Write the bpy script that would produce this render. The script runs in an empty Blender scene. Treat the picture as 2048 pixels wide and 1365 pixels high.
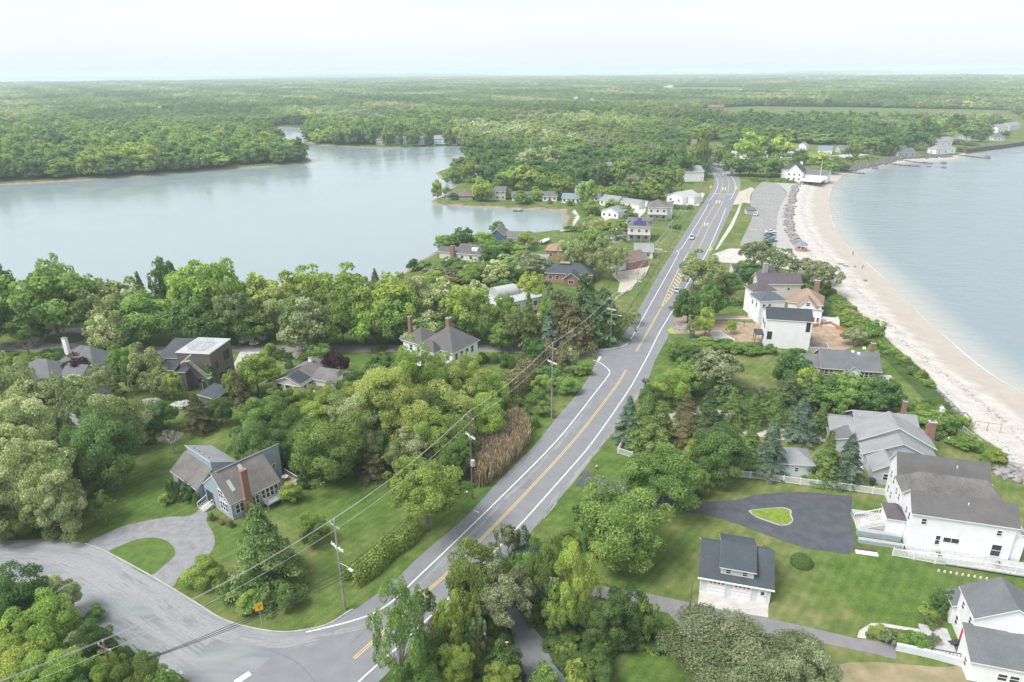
import bpy, bmesh, math, random
import numpy as np
from mathutils import Vector, Matrix
from mathutils.geometry import tessellate_polygon

# ------------------------------------------------------------------ camera, sky, sun, exposure
SC = bpy.context.scene
COL = SC.collection
F = 1365.33; PITCH = math.radians(21.47); ROLL = math.radians(0.42); H = 66.0
cp, sp = math.cos(PITCH), math.sin(PITCH); cr, sr = math.cos(ROLL), math.sin(ROLL)
cam = bpy.data.cameras.new('camera'); camo = bpy.data.objects.new('camera', cam); COL.objects.link(camo)
cam.sensor_width = 36; cam.lens = 24; cam.clip_start = 1; cam.clip_end = 90000
camo.location = (0, 0, H)
camo.rotation_mode = 'QUATERNION'
camo.rotation_quaternion = (Matrix.Rotation(math.pi/2-PITCH, 3, 'X') @ Matrix.Rotation(-ROLL, 3, 'Z')).to_quaternion()
SC.camera = camo
SUN_EL, SUN_AZ = math.radians(55), math.radians(-115)      # azimuth clockwise from +Y (the view direction)
w = bpy.data.worlds.new("World"); SC.world = w; w.use_nodes = True
nt = w.node_tree; nt.nodes.clear()
def N(nt, t, **kw):
    n = nt.nodes.new(t)
    for k, v in kw.items():
        if k.startswith('i_'):
            k = k[2:]; n.inputs[int(k) if k.isdigit() else k.replace('_', ' ')].default_value = v
        else: setattr(n, k, v)
    return n
sky = N(nt, 'ShaderNodeTexSky', sky_type='NISHITA', sun_disc=False, sun_elevation=SUN_EL, sun_rotation=SUN_AZ,
        air_density=1.0, dust_density=3.0, ozone_density=1.5)
tc = N(nt, 'ShaderNodeTexCoord')
mp = N(nt, 'ShaderNodeMapping'); mp.inputs['Scale'].default_value = (1.2, 1.2, 7)
nz = N(nt, 'ShaderNodeTexNoise', i_Scale=1.6, i_Detail=4, i_Roughness=.5)
rp = N(nt, 'ShaderNodeValToRGB'); rp.color_ramp.elements[0].position = .3; rp.color_ramp.elements[1].position = .7
rp.color_ramp.elements[0].color = (3.95, 4.2, 4.5, 1); rp.color_ramp.elements[1].color = (4.5, 4.6, 4.75, 1)
mx = N(nt, 'ShaderNodeMix', data_type='RGBA'); mx.inputs[0].default_value = .86
bg = N(nt, 'ShaderNodeBackground', i_Strength=0.1)
ow = N(nt, 'ShaderNodeOutputWorld')
L = nt.links.new
L(tc.outputs['Generated'], mp.inputs[0]); L(mp.outputs[0], nz.inputs['Vector']); L(nz.outputs[0], rp.inputs[0])
L(sky.outputs[0], mx.inputs[6]); L(rp.outputs[0], mx.inputs[7]); L(mx.outputs[2], bg.inputs[0]); L(bg.outputs[0], ow.inputs[0])
sl = bpy.data.lights.new('sun', 'SUN'); slo = bpy.data.objects.new('sun', sl); COL.objects.link(slo)
sl.energy = 2.0; sl.angle = math.radians(28); sl.color = (1, .975, .94)
sd = Vector((math.sin(SUN_AZ)*math.cos(SUN_EL), math.cos(SUN_AZ)*math.cos(SUN_EL), math.sin(SUN_EL)))
slo.rotation_euler = sd.to_track_quat('Z', 'Y').to_euler(); slo.location = (0, 0, 300)
SC.view_settings.view_transform = 'Standard'; SC.view_settings.look = 'None'; SC.view_settings.gamma = 1
SC.view_settings.exposure = 1.27
SC.cycles.max_bounces = 6; SC.cycles.diffuse_bounces = 3; SC.cycles.glossy_bounces = 2; SC.cycles.transmission_bounces = 3
SC.cycles.transparent_max_bounces = 4; SC.cycles.volume_bounces = 1

# ------------------------------------------------------------------ where the photograph's points stand on the ground
def ray(px, py):
    u = (px-1024)/F; v = -(py-682.5)/F
    u, v = u*cr+v*sr, -u*sr+v*cr
    return (u, cp+v*sp, -sp+v*cp)
def G(px, py, z=0.0):
    d = ray(px, py); t = (z-H)/d[2]
    return (d[0]*t, d[1]*t)
def Zat(px, py, Y):
    d = ray(px, py); return H+d[2]*Y/d[1]
def proj(x, y, z=0):
    b = y*cp-(z-H)*sp; c = y*sp+(z-H)*cp
    u, v = x/b, c/b
    u, v = u*cr-v*sr, u*sr+v*cr
    return 1024+u*F, 682.5-v*F
def GP(pts, z=0.0): return [G(p[0], p[1], z) for p in pts]

# ------------------------------------------------------------------ object helpers
def tag(o, label=None, cat=None, group=None, kind=None):
    if label: o['label'] = label
    if cat: o['category'] = cat
    if group: o['group'] = group
    if kind: o['kind'] = kind
    return o
def empty(name, loc, rz=0, label=None, cat=None, group=None):
    o = bpy.data.objects.new(name, None); COL.objects.link(o); o.location = loc; o.rotation_euler = (0, 0, rz)
    o.empty_display_size = .5
    return tag(o, label, cat, group)
def link(name, me, parent=None):
    o = bpy.data.objects.new(name, me); COL.objects.link(o)
    if parent: o.parent = parent
    return o
class MB:
    def __init__(s): s.v = []; s.f = []; s.m = []
    def add(s, vs, fs, m=0):
        b = len(s.v); s.v += vs; s.f += [tuple(i+b for i in f) for f in fs]; s.m += [m]*len(fs); return s
    def box(s, x0, x1, y0, y1, z0, z1, m=0):
        vs = [(x, y, z) for z in (z0, z1) for y in (y0, y1) for x in (x0, x1)]
        return s.add(vs, [(0, 2, 3, 1), (4, 5, 7, 6), (0, 1, 5, 4), (2, 6, 7, 3), (0, 4, 6, 2), (1, 3, 7, 5)], m)
    def prism(s, P, z0, z1, m=0, mt=None):
        n = len(P)
        s.add([(x, y, z0) for x, y in P]+[(x, y, z1) for x, y in P], [(i, (i+1) % n, n+(i+1) % n, n+i) for i in range(n)], m)
        s.add([(x, y, z1) for x, y in P], [tuple(range(n))], m if mt is None else mt)
        s.add([(x, y, z0) for x, y in P], [tuple(range(n-1, -1, -1))], m); return s
    def extr(s, prof, a0, a1, axis, m=0):      # profile in (t,z), extruded along axis
        n = len(prof)
        f = (lambda a, t, z: (a, t, z)) if axis == 'x' else (lambda a, t, z: (t, a, z))
        s.add([f(a0, t, z) for t, z in prof]+[f(a1, t, z) for t, z in prof],
              [(i, (i+1) % n, n+(i+1) % n, n+i) for i in range(n)]+[tuple(range(n-1, -1, -1)), tuple(range(n, 2*n))], m); return s
    def slab(s, P, t, m=0, ms=1):
        n = len(P)
        s.add([(x, y, z) for x, y, z in P], [tuple(range(n))], m)
        s.add([(x, y, z) for x, y, z in P]+[(x, y, z-t) for x, y, z in P], [(i, (i+1) % n, n+(i+1) % n, n+i) for i in range(n)]+[tuple(range(2*n-1, n-1, -1))], ms); return s
    def tube(s, p, q, r0, r1=None, n=6, m=0, cap=True):
        r1 = r0 if r1 is None else r1
        p = Vector(p); q = Vector(q); d = (q-p).normalized()
        a = d.orthogonal().normalized(); b = d.cross(a)
        vs = []
        for c, r in ((p, r0), (q, r1)):
            vs += [tuple(c+(a*math.cos(2*math.pi*i/n)+b*math.sin(2*math.pi*i/n))*r) for i in range(n)]
        fs = [(i, (i+1) % n, n+(i+1) % n, n+i) for i in range(n)]
        if cap: fs += [tuple(range(n-1, -1, -1)), tuple(range(n, 2*n))]
        return s.add(vs, fs, m)
    def path(s, P, r, n=5, m=0):
        for p, q in zip(P, P[1:]): s.tube(p, q, r, r, n, m, False)
        return s
    def mesh(s, name, mats):
        me = bpy.data.meshes.new(name); me.from_pydata([tuple(v) for v in s.v], [], s.f)
        for m in (mats if isinstance(mats, (list, tuple)) else [mats]): me.materials.append(m)
        me.polygons.foreach_set('material_index', s.m); me.update()
        return me
    def build(s, name, mats, parent=None): return link(name, s.mesh(name, mats), parent)
def np_mesh(name, V, Q, mats, midx=None, attrs=()):
    me = bpy.data.meshes.new(name); n = len(Q); k = Q.shape[1]
    me.vertices.add(len(V)); me.vertices.foreach_set('co', V.astype(np.float32).ravel())
    me.loops.add(n*k); me.loops.foreach_set('vertex_index', Q.astype(np.int32).ravel())
    me.polygons.add(n); me.polygons.foreach_set('loop_start', np.arange(0, n*k, k, dtype=np.int32))
    me.polygons.foreach_set('loop_total', np.full(n, k, dtype=np.int32))
    for m in mats: me.materials.append(m)
    if midx is not None: me.polygons.foreach_set('material_index', midx.astype(np.int32))
    for nm, dom, arr in attrs:
        a = me.attributes.new(nm, 'FLOAT', dom); a.data.foreach_set('value', arr.astype(np.float32))
    me.update(calc_edges=True); return me

# ------------------------------------------------------------------ materials
MATS = {}
def base_mat(name):
    m = bpy.data.materials.new(name); m.use_nodes = True; t = m.node_tree
    return m, t, t.nodes['Principled BSDF']
def mat(name, c, rough=.8, c2=None, sc=1.0, detail=3, bump=0, metal=0, spec=.3, streak=None, lo=.35, hi=.65):
    if name in MATS: return MATS[name]
    m, t, b = base_mat(name)
    b.inputs['Roughness'].default_value = rough; b.inputs['Metallic'].default_value = metal
    b.inputs['Specular IOR Level'].default_value = spec
    if c2 is None: c2 = tuple(x*.86 for x in c)
    g = N(t, 'ShaderNodeNewGeometry'); nzz = N(t, 'ShaderNodeTexNoise', i_Scale=sc, i_Detail=detail, i_Roughness=.6)
    src = g.outputs['Position']
    if streak:
        mpp = N(t, 'ShaderNodeMapping'); mpp.inputs['Scale'].default_value = streak; t.links.new(src, mpp.inputs[0]); src = mpp.outputs[0]
    t.links.new(src, nzz.inputs['Vector'])
    r = N(t, 'ShaderNodeValToRGB'); r.color_ramp.elements[0].position = lo; r.color_ramp.elements[1].position = hi
    r.color_ramp.elements[0].color = (*c2, 1); r.color_ramp.elements[1].color = (*c, 1)
    t.links.new(nzz.outputs[0], r.inputs[0]); t.links.new(r.outputs[0], b.inputs['Base Color'])
    if bump:
        bp = N(t, 'ShaderNodeBump', i_Strength=bump, i_Distance=.05); t.links.new(nzz.outputs[0], bp.inputs['Height']); t.links.new(bp.outputs[0], b.inputs['Normal'])
    MATS[name] = m; return m
def roofmat(name, c, var=.8):          # shingles: speckle, courses and weather blotches
    if name in MATS: return MATS[name]
    m, t, b = base_mat(name); b.inputs['Roughness'].default_value = .85; b.inputs['Specular IOR Level'].default_value = .25
    g = N(t, 'ShaderNodeNewGeometry')
    n1 = N(t, 'ShaderNodeTexNoise', i_Scale=7, i_Detail=2); n2 = N(t, 'ShaderNodeTexNoise', i_Scale=.35, i_Detail=5, i_Roughness=.65)
    t.links.new(g.outputs['Position'], n1.inputs['Vector']); t.links.new(g.outputs['Position'], n2.inputs['Vector'])
    a = N(t, 'ShaderNodeMath', operation='MULTIPLY_ADD', i_1=.55, i_2=0.0); t.links.new(n1.outputs[0], a.inputs[0])
    s = N(t, 'ShaderNodeMath', operation='MULTIPLY_ADD', i_1=.6); t.links.new(n2.outputs[0], s.inputs[0]); t.links.new(a.outputs[0], s.inputs[2])
    r = N(t, 'ShaderNodeValToRGB'); r.color_ramp.elements[0].position = .42; r.color_ramp.elements[1].position = .74
    r.color_ramp.elements[0].color = (*[x*var for x in c], 1); r.color_ramp.elements[1].color = (*[min(1, x*1.18) for x in c], 1)
    t.links.new(s.outputs[0], r.inputs[0]); t.links.new(r.outputs[0], b.inputs['Base Color'])
    MATS[name] = m; return m
def siding(name, c, axis=2, freq=3.5, amt=.9):   # clapboard: a shadow line under each board
    if name in MATS: return MATS[name]
    m, t, b = base_mat(name); b.inputs['Roughness'].default_value = .65; b.inputs['Specular IOR Level'].default_value = .3
    g = N(t, 'ShaderNodeNewGeometry'); sx = N(t, 'ShaderNodeSeparateXYZ'); t.links.new(g.outputs['Position'], sx.inputs[0])
    k = N(t, 'ShaderNodeMath', operation='MULTIPLY', i_1=freq)
    if axis == 2: t.links.new(sx.outputs[2], k.inputs[0])
    else:
        ad = N(t, 'ShaderNodeMath', operation='ADD'); t.links.new(sx.outputs[0], ad.inputs[0]); t.links.new(sx.outputs[1], ad.inputs[1]); t.links.new(ad.outputs[0], k.inputs[0])
    fr = N(t, 'ShaderNodeMath', operation='FRACT'); t.links.new(k.outputs[0], fr.inputs[0])
    gt = N(t, 'ShaderNodeMath', operation='GREATER_THAN', i_1=.86); t.links.new(fr.outputs[0], gt.inputs[0])
    n2 = N(t, 'ShaderNodeTexNoise', i_Scale=.8, i_Detail=4); t.links.new(g.outputs['Position'], n2.inputs['Vector'])
    r = N(t, 'ShaderNodeValToRGB'); r.color_ramp.elements[0].position = .35; r.color_ramp.elements[1].position = .65
    r.color_ramp.elements[0].color = (*[x*.9 for x in c], 1); r.color_ramp.elements[1].color = (*c, 1)
    t.links.new(n2.outputs[0], r.inputs[0])
    mxx = N(t, 'ShaderNodeMix', data_type='RGBA'); mxx.inputs[7].default_value = (*[x*amt for x in c], 1)
    t.links.new(gt.outputs[0], mxx.inputs[0]); t.links.new(r.outputs[0], mxx.inputs[6]); t.links.new(mxx.outputs[2], b.inputs['Base Color'])
    MATS[name] = m; return m
def glassmat():
    if 'glass' in MATS: return MATS['glass']
    m, t, b = base_mat('window_glass'); b.inputs['Base Color'].default_value = (.03, .04, .05, 1); b.inputs['Roughness'].default_value = .08
    b.inputs['Specular IOR Level'].default_value = .6
    MATS['glass'] = m; return m
def leafmat(name, c1, c2, c3, hue=.016, val=.17, tr=.5, patch=.08, p3=.8):
    m, t, b = base_mat(name); t.nodes.remove(b)
    at = N(t, 'ShaderNodeAttribute', attribute_name='t')
    r = N(t, 'ShaderNodeValToRGB'); e = r.color_ramp.elements
    e[0].position = .12; e[0].color = (*c1, 1); e[1].position = .55; e[1].color = (*c2, 1); q = e.new(p3); q.color = (*c3, 1)
    t.links.new(at.outputs['Fac'], r.inputs[0])
    oi = N(t, 'ShaderNodeObjectInfo')
    n1 = N(t, 'ShaderNodeTexNoise', i_Scale=.012, i_Detail=3, i_Roughness=.6); t.links.new(oi.outputs['Location'], n1.inputs['Vector'])
    mh = N(t, 'ShaderNodeMath', operation='MULTIPLY_ADD', i_1=hue*2, i_2=.493-hue); t.links.new(oi.outputs['Random'], mh.inputs[0])
    mh2 = N(t, 'ShaderNodeMath', operation='MULTIPLY_ADD', i_1=-patch*.5, i_2=patch*.25); t.links.new(n1.outputs[0], mh2.inputs[0])
    ha = N(t, 'ShaderNodeMath', operation='ADD'); t.links.new(mh.outputs[0], ha.inputs[0]); t.links.new(mh2.outputs[0], ha.inputs[1])
    rv = N(t, 'ShaderNodeMath', operation='MULTIPLY', i_1=7.31); t.links.new(oi.outputs['Random'], rv.inputs[0])
    rf = N(t, 'ShaderNodeMath', operation='FRACT'); t.links.new(rv.outputs[0], rf.inputs[0])
    mv = N(t, 'ShaderNodeMath', operation='MULTIPLY_ADD', i_1=val*2, i_2=1.1-val); t.links.new(rf.outputs[0], mv.inputs[0])
    n3 = N(t, 'ShaderNodeTexNoise', i_Scale=.006, i_Detail=4, i_Roughness=.7); t.links.new(oi.outputs['Location'], n3.inputs['Vector'])
    pv_ = N(t, 'ShaderNodeMath', operation='MULTIPLY_ADD', i_1=1.5, i_2=-.75); t.links.new(n3.outputs[0], pv_.inputs[0]); av = N(t, 'ShaderNodeMath', operation='ADD'); t.links.new(pv_.outputs[0], av.inputs[0]); t.links.new(mv.outputs[0], av.inputs[1]); mv = av
    hs = N(t, 'ShaderNodeHueSaturation', i_Saturation=.88); t.links.new(ha.outputs[0], hs.inputs['Hue']); t.links.new(mv.outputs[0], hs.inputs['Value']); t.links.new(r.outputs[0], hs.inputs['Color'])
    d = N(t, 'ShaderNodeBsdfDiffuse'); tl = N(t, 'ShaderNodeBsdfTranslucent'); ms = N(t, 'ShaderNodeMixShader'); ms.inputs[0].default_value = tr
    t.links.new(hs.outputs[0], d.inputs[0]); t.links.new(hs.outputs[0], tl.inputs[0]); t.links.new(d.outputs[0], ms.inputs[1]); t.links.new(tl.outputs[0], ms.inputs[2])
    t.links.new(ms.outputs[0], t.nodes['Material Output'].inputs[0]); m.use_backface_culling = False
    MATS[name] = m; return m
leafmat('oak', (0.085, 0.165, 0.03), (0.165, 0.30, 0.052), (0.28, 0.44, 0.085))
leafmat('dark', (0.05, 0.115, 0.028), (0.10, 0.215, 0.048), (0.18, 0.315, 0.075))
leafmat('lime', (0.14, 0.245, 0.03), (0.25, 0.39, 0.052), (0.41, 0.54, 0.09))
leafmat('yellow', (0.16, 0.24, 0.035), (0.31, 0.43, 0.075), (0.52, 0.6, 0.15))
leafmat('locust', (0.12, 0.20, 0.04), (0.27, 0.39, 0.095), (0.60, 0.66, 0.36), p3=.8)
leafmat('white', (0.075, 0.150, 0.037), (0.500, 0.562, 0.450), (0.800, 0.800, 0.800), p3=.6)
leafmat('thin', (0.12, 0.18, 0.055), (0.235, 0.32, 0.105), (0.38, 0.46, 0.18))
leafmat('pine', (0.04, 0.085, 0.03), (0.085, 0.155, 0.05), (0.16, 0.24, 0.075), tr=.2)
leafmat('spruce', (0.05, 0.115, 0.025), (0.12, 0.215, 0.045), (0.23, 0.32, 0.08), tr=.2)
leafmat('blue', (0.035, 0.075, 0.045), (0.09, 0.155, 0.095), (0.19, 0.275, 0.185), hue=.01, tr=.1)
leafmat('brown', (0.07, 0.075, 0.03), (0.155, 0.16, 0.06), (0.26, 0.23, 0.1), hue=.01, tr=.2)
leafmat('plum', (0.030, 0.012, 0.021), (0.075, 0.030, 0.045), (0.135, 0.060, 0.075), hue=.01, patch=0)
leafmat('grey', (0.10, 0.145, 0.055), (0.205, 0.265, 0.105), (0.40, 0.44, 0.25), hue=.012)
leafmat('hedge', (0.045, 0.120, 0.022), (0.120, 0.270, 0.045), (0.255, 0.450, 0.075), hue=.01)
leafmat('reed', (0.20, 0.165, 0.085), (0.40, 0.33, 0.18), (0.58, 0.5, 0.30), hue=.008, val=.1)
BARK = mat('bark', (.2, .17, .14), .9, (.09, .075, .06), 3)
BARKG = mat('grey_bark', (.36, .34, .31), .9, (.2, .19, .17), 3)

# ------------------------------------------------------------------ shorelines and terrain height
BAY = [(-900, 380), (0, 370), (60, 367), (170, 361), (300, 352), (420, 342), (520, 335), (600, 328), (624, 323), (606, 305), (575, 285), (540, 270), (500, 262), (430, 258),
       (430, 254), (540, 255), (596, 258), (607, 270), (612, 286), (640, 291), (713, 295), (785, 297), (853, 292), (942, 289), (950, 297), (935, 311), (915, 325), (893, 338), (870, 346), (884, 360), (921, 368), (905, 374), (891, 382), (884, 394),
       (862, 402), (867, 410), (942, 415), (1038, 419), (1123, 422), (1130, 438), (1122, 460), (1055, 467), (976, 468), (949, 472), (900, 492), (873, 503), (853, 515), (822, 532), (812, 545), (780, 562), (700, 575), (500, 585), (300, 590), (0, 595), (-900, 640)]
SEA = [(2700, 1350), (2450, 1110), (2250, 935), (2130, 848), (2048, 788), (1987, 752), (1939, 716), (1902, 684), (1865, 652), (1829, 618), (1792, 579), (1755, 545), (1719, 513), (1685, 479), (1669, 452), (1663, 437), (1657, 401), (1663, 376), (1687, 350),
       (1700, 346), (1719, 340), (1758, 334), (1775, 328), (1820, 325), (1878, 321), (1909, 319), (1929, 310), (1990, 301), (2048, 292), (2300, 270), (2600, 255), (3200, 240)]
WZ = -1.5
BAYW = np.array(GP(BAY, WZ)); SEAW = np.array(GP(SEA, WZ)+[(3500, 900), (3500, 20)])
BEACH = [(2700, 1350), (2450, 1110), (2400, 930), (2200, 850), (2070, 770), (2000, 730), (1950, 690), (1880, 640), (1850, 610), (1815, 575), (1780, 540), (1740, 505), (1710, 475), (1695, 450), (1690, 430), (1685, 401), (1690, 376), (1705, 352), (1700, 343), (1672, 340), (1640, 362), (1600, 360),
         (1592, 372), (1580, 410), (1575, 440), (1582, 470), (1590, 500), (1520, 503), (1460, 500), (1425, 512), (1440, 528), (1540, 535), (1600, 548), (1653, 562), (1670, 589), (1694, 602), (1719, 630), (1760, 669), (1792, 699), (1853, 750), (1878, 785), (1917, 825), (1941, 840), (1950, 873), (2004, 908), (2015, 930), (2048, 946), (2120, 1000), (2250, 1090), (2400, 1250)]
BEACHW = np.array(GP(BEACH, -.6))
BEACH2W = np.array(GP([(1690, 341), (1740, 334), (1768, 322), (1850, 317), (1900, 312), (1929, 305), (1940, 314), (1910, 324), (1760, 338), (1700, 352)], -.8))
SUBBEACHW = np.array(GP([(1108, 418), (1150, 420), (1160, 436), (1140, 462), (1120, 464), (1112, 440)], -.2))
def sdf(P, poly):       # negative inside
    x, y = P[:, 0], P[:, 1]; d2 = np.full(len(P), 1e18); ins = np.zeros(len(P), bool)
    n = len(poly)
    for i in range(n):
        a = poly[i]; b = poly[(i+1) % n]; e = b-a; wx, wy = x-a[0], y-a[1]
        t = np.clip((wx*e[0]+wy*e[1])/(e@e+1e-12), 0, 1)
        d2 = np.minimum(d2, (wx-t*e[0])**2+(wy-t*e[1])**2)
        if abs(e[1]) > 1e-12:
            c = (a[1] > y) != (b[1] > y); ins ^= c & (x < a[0]+(y-a[1])*e[0]/e[1])
    d = np.sqrt(d2); return np.where(ins, -d, d)
def farcut(P):
    r = np.hypot(P[:, 0], P[:, 1]); b = P[:, 0]/np.maximum(P[:, 1], 1)
    cut = np.interp(b, [-.9, -.36, -.30, .42, .47, 1.2], [6300, 7300, 10500, 11500, 7300, 7000])
    return cut-r
def gz(P):
    P = np.asarray(P, float)
    db, ds, df = sdf(P, BAYW), sdf(P, SEAW), farcut(P)
    zb = np.where(db > 0, np.minimum(db/6*1.5, 1.5)-1.5, WZ+db*.3)
    t = np.clip(ds/20, 0, 1)
    zs = np.where(ds > 0, -1.5+1.5*(t*t*(3-2*t)*.6+t*.4), WZ+ds*.08)
    zf = np.where(df > 0, 0, np.maximum(df*.05, -6))
    z = np.minimum(np.minimum(zb, zs), zf)
    return np.maximum(z, -6), db, ds
def gz1(x, y): return float(gz(np.array([[x, y]]))[0][0])
def polar(n_ang, d0, ratio, dmax, amax=56):
    th = np.radians(np.linspace(-amax, amax, n_ang)); nr = int(math.log(dmax/d0)/math.log(ratio))+1
    rr = d0*ratio**np.arange(nr)
    R, T = np.meshgrid(rr, th, indexing='ij')
    P = np.stack([R.ravel()*np.sin(T.ravel()), R.ravel()*np.cos(T.ravel())], 1)
    i = np.arange(nr-1)[:, None]*n_ang+np.arange(n_ang-1)[None, :]; i = i.ravel()
    return P, np.stack([i, i+1, i+n_ang+1, i+n_ang], 1)

def ground_mat():
    m, t, b = base_mat('ground'); b.inputs['Roughness'].default_value = .95; b.inputs['Specular IOR Level'].default_value = .1
    lk = t.links.new; g = N(t, 'ShaderNodeNewGeometry'); pos = g.outputs['Position']
    def noise(s, d=4, r=.6, src=pos):
        n = N(t, 'ShaderNodeTexNoise', i_Scale=s, i_Detail=d, i_Roughness=r); lk(src, n.inputs['Vector']); return n.outputs[0]
    def ramp(src, stops):
        r = N(t, 'ShaderNodeValToRGB'); e = r.color_ramp.elements
        e[0].position, e[0].color = stops[0][0], (*stops[0][1], 1); e[1].position, e[1].color = stops[-1][0], (*stops[-1][1], 1)
        for p, c in stops[1:-1]: q = e.new(p); q.color = (*c, 1)
        lk(src, r.inputs[0]); return r.outputs[0]
    def mixc(f, a, b_):
        x = N(t, 'ShaderNodeMix', data_type='RGBA'); lk(f, x.inputs[0]); lk(a, x.inputs[6]); lk(b_, x.inputs[7]); return x.outputs[2]
    def ma(op, a, b_=None, c=None):
        x = N(t, 'ShaderNodeMath', operation=op)
        for i, v in enumerate((a, b_, c)):
            if v is None: continue
            if hasattr(v, 'node'): lk(v, x.inputs[i])
            else: x.inputs[i].default_value = v
        return x.outputs[0]
    def att(n):
        a = N(t, 'ShaderNodeAttribute', attribute_name=n); return a.outputs['Fac']
    def sm(src, lo, hi):
        x = N(t, 'ShaderNodeMapRange', interpolation_type='SMOOTHSTEP'); lk(src, x.inputs[0]); x.inputs[1].default_value = lo; x.inputs[2].default_value = hi; return x.outputs[0]
    n_big, n_mid, n_fine = noise(.045, 5, .62), noise(.35, 5, .65), noise(3.5, 3, .7)
    grass = ramp(ma('MULTIPLY_ADD', n_fine, .45, ma('MULTIPLY_ADD', n_mid, .55, 0.0)), [(.35, (.04, .08, .017)), (.5, (.082, .138, .03)), (.64, (.14, .186, .05))])
    dry = ramp(n_mid, [(.38, (.11, .14, .045)), (.55, (.17, .175, .07)), (.72, (.27, .21, .11))])
    sx_ = N(t, 'ShaderNodeSeparateXYZ'); lk(pos, sx_.inputs[0])
    bias = ma('MULTIPLY', sm(sx_.outputs[0], 0.0, 40.0), .07)
    grass = mixc(ma('MULTIPLY', sm(ma('ADD', n_big, bias), .46, .68), .8), grass, dry)
    wild = ramp(ma('MULTIPLY_ADD', n_fine, .5, ma('MULTIPLY_ADD', n_mid, .5, 0.0)), [(.35, (.028, .05, .018)), (.5, (.05, .09, .025)), (.68, (.1, .13, .05))])
    mpw = N(t, 'ShaderNodeMapping'); mpw.inputs['Rotation'].default_value = (0, 0, .7); lk(pos, mpw.inputs[0])
    wv = N(t, 'ShaderNodeTexWave', i_Scale=.23, i_Distortion=1.2, i_Detail=2.0); wv.inputs['Detail Scale'].default_value = .3; lk(mpw.outputs[0], wv.inputs[0])
    hsv = N(t, 'ShaderNodeHueSaturation'); lk(ma('MULTIPLY_ADD', wv.outputs['Fac'], .13, .93), hsv.inputs['Value']); lk(grass, hsv.inputs['Color']); grass = hsv.outputs[0]
    weed = sm(noise(1.1, 6, .8), .60, .70); hsw = N(t, 'ShaderNodeHueSaturation', i_Value=.72, i_Saturation=1.05); lk(grass, hsw.inputs['Color']); grass = mixc(ma('MULTIPLY', weed, .7), grass, hsw.outputs[0])
    col = mixc(sm(att('wild'), .4, .6), grass, wild)
    sand = ramp(ma('MULTIPLY_ADD', n_fine, .35, ma('MULTIPLY_ADD', n_mid, .65, 0.0)), [(.36, (.36, .335, .30)), (.5, (.445, .42, .385)), (.66, (.50, .48, .45))])
    wet = ramp(n_mid, [(.3, (.35, .315, .27)), (.7, (.395, .36, .315))])
    wob = ma('MULTIPLY', ma('SUBTRACT', n_mid, .5), 7.0)
    sand = mixc(sm(ma('ADD', att('dsea'), wob), 11.0, 6.5), sand, wet)
    # weed wrack: broken dark specks in bands that follow the tide line
    mpn = noise(1.3, 4, .75); band = noise(.11, 2, .5)
    d1 = ma('ABSOLUTE', ma('SUBTRACT', ma('ADD', att('dsea'), ma('MULTIPLY', band, 5.0)), 15.5))
    d2 = ma('ABSOLUTE', ma('SUBTRACT', ma('ADD', att('dsea'), ma('MULTIPLY', band, 6.0)), 22.5))
    wr = ma('MULTIPLY', ma('MAXIMUM', sm(d1, 2.2, .2), sm(d2, 2.5, .2)), sm(mpn, .53, .61))
    wc = N(t, 'ShaderNodeRGB'); wc.outputs[0].default_value = (.16, .13, .11, 1)
    sand = mixc(ma('MULTIPLY', wr, .9), sand, wc.outputs[0])
    col = mixc(sm(ma('ADD', att('beach'), ma('MULTIPLY', ma('SUBTRACT', noise(.7, 4, .7), .5), 2.5)), .35, -.35), col, sand)
    # bay rim: marsh then a strip of wet sand
    rim = ma('ADD', att('dbay'), ma('MULTIPLY', ma('SUBTRACT', noise(.12, 4, .6), .5), 6.0))
    marsh = ramp(n_mid, [(.35, (.08, .105, .035)), (.65, (.15, .16, .07))]); rs = ramp(n_mid, [(.3, (.17, .135, .095)), (.7, (.32, .26, .19))])
    col = mixc(sm(rim, 6.0, 4.5), col, marsh); col = mixc(sm(rim, 2.6, 1.6), col, rs)
    lk(col, b.inputs['Base Color'])
    bp = N(t, 'ShaderNodeBump', i_Strength=.35, i_Distance=.08); lk(n_fine, bp.inputs['Height']); lk(bp.outputs[0], b.inputs['Normal'])
    return m
# woods where the soil under the trees is leaf litter and ivy rather than lawn (pixel outlines)
WILD = [[(-300, 1100), (0, 1160), (70, 1180), (150, 1240), (230, 1290), (330, 1345), (380, 1400), (380, 1700), (-400, 1700)],
        [(720, 1365), (800, 1290), (900, 1180), (960, 1120), (1050, 1080), (1120, 1090), (1230, 1180), (1290, 1230), (1370, 1275), (1370, 1310), (1250, 1300), (1220, 1365), (1210, 1600), (700, 1600)],
        [(460, 900), (480, 790), (700, 770), (760, 690), (830, 740), (960, 760), (1060, 800), (1060, 840), (980, 960), (900, 1010), (800, 960), (720, 945), (560, 950)],
        [(-300, 750), (130, 700), (330, 850), (330, 890), (180, 890), (140, 960), (150, 1050), (-300, 1100)],
        [(-900, 600), (800, 580), (1050, 560), (1190, 600), (1200, 680), (1140, 700), (960, 690), (620, 660), (330, 660), (0, 640), (-900, 700)],
        [(1300, 800), (1350, 770), (1560, 778), (1620, 745), (1790, 765), (1800, 820), (1660, 855), (1500, 830), (1360, 805)],
        [(1660, 590), (1600, 560), (1640, 640), (1700, 660), (1770, 720), (1850, 800), (1900, 850), (1950, 870), (1878, 783), (1792, 697), (1719, 626)]]
WILDW = [np.array(GP(p)) for p in WILD]
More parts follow.
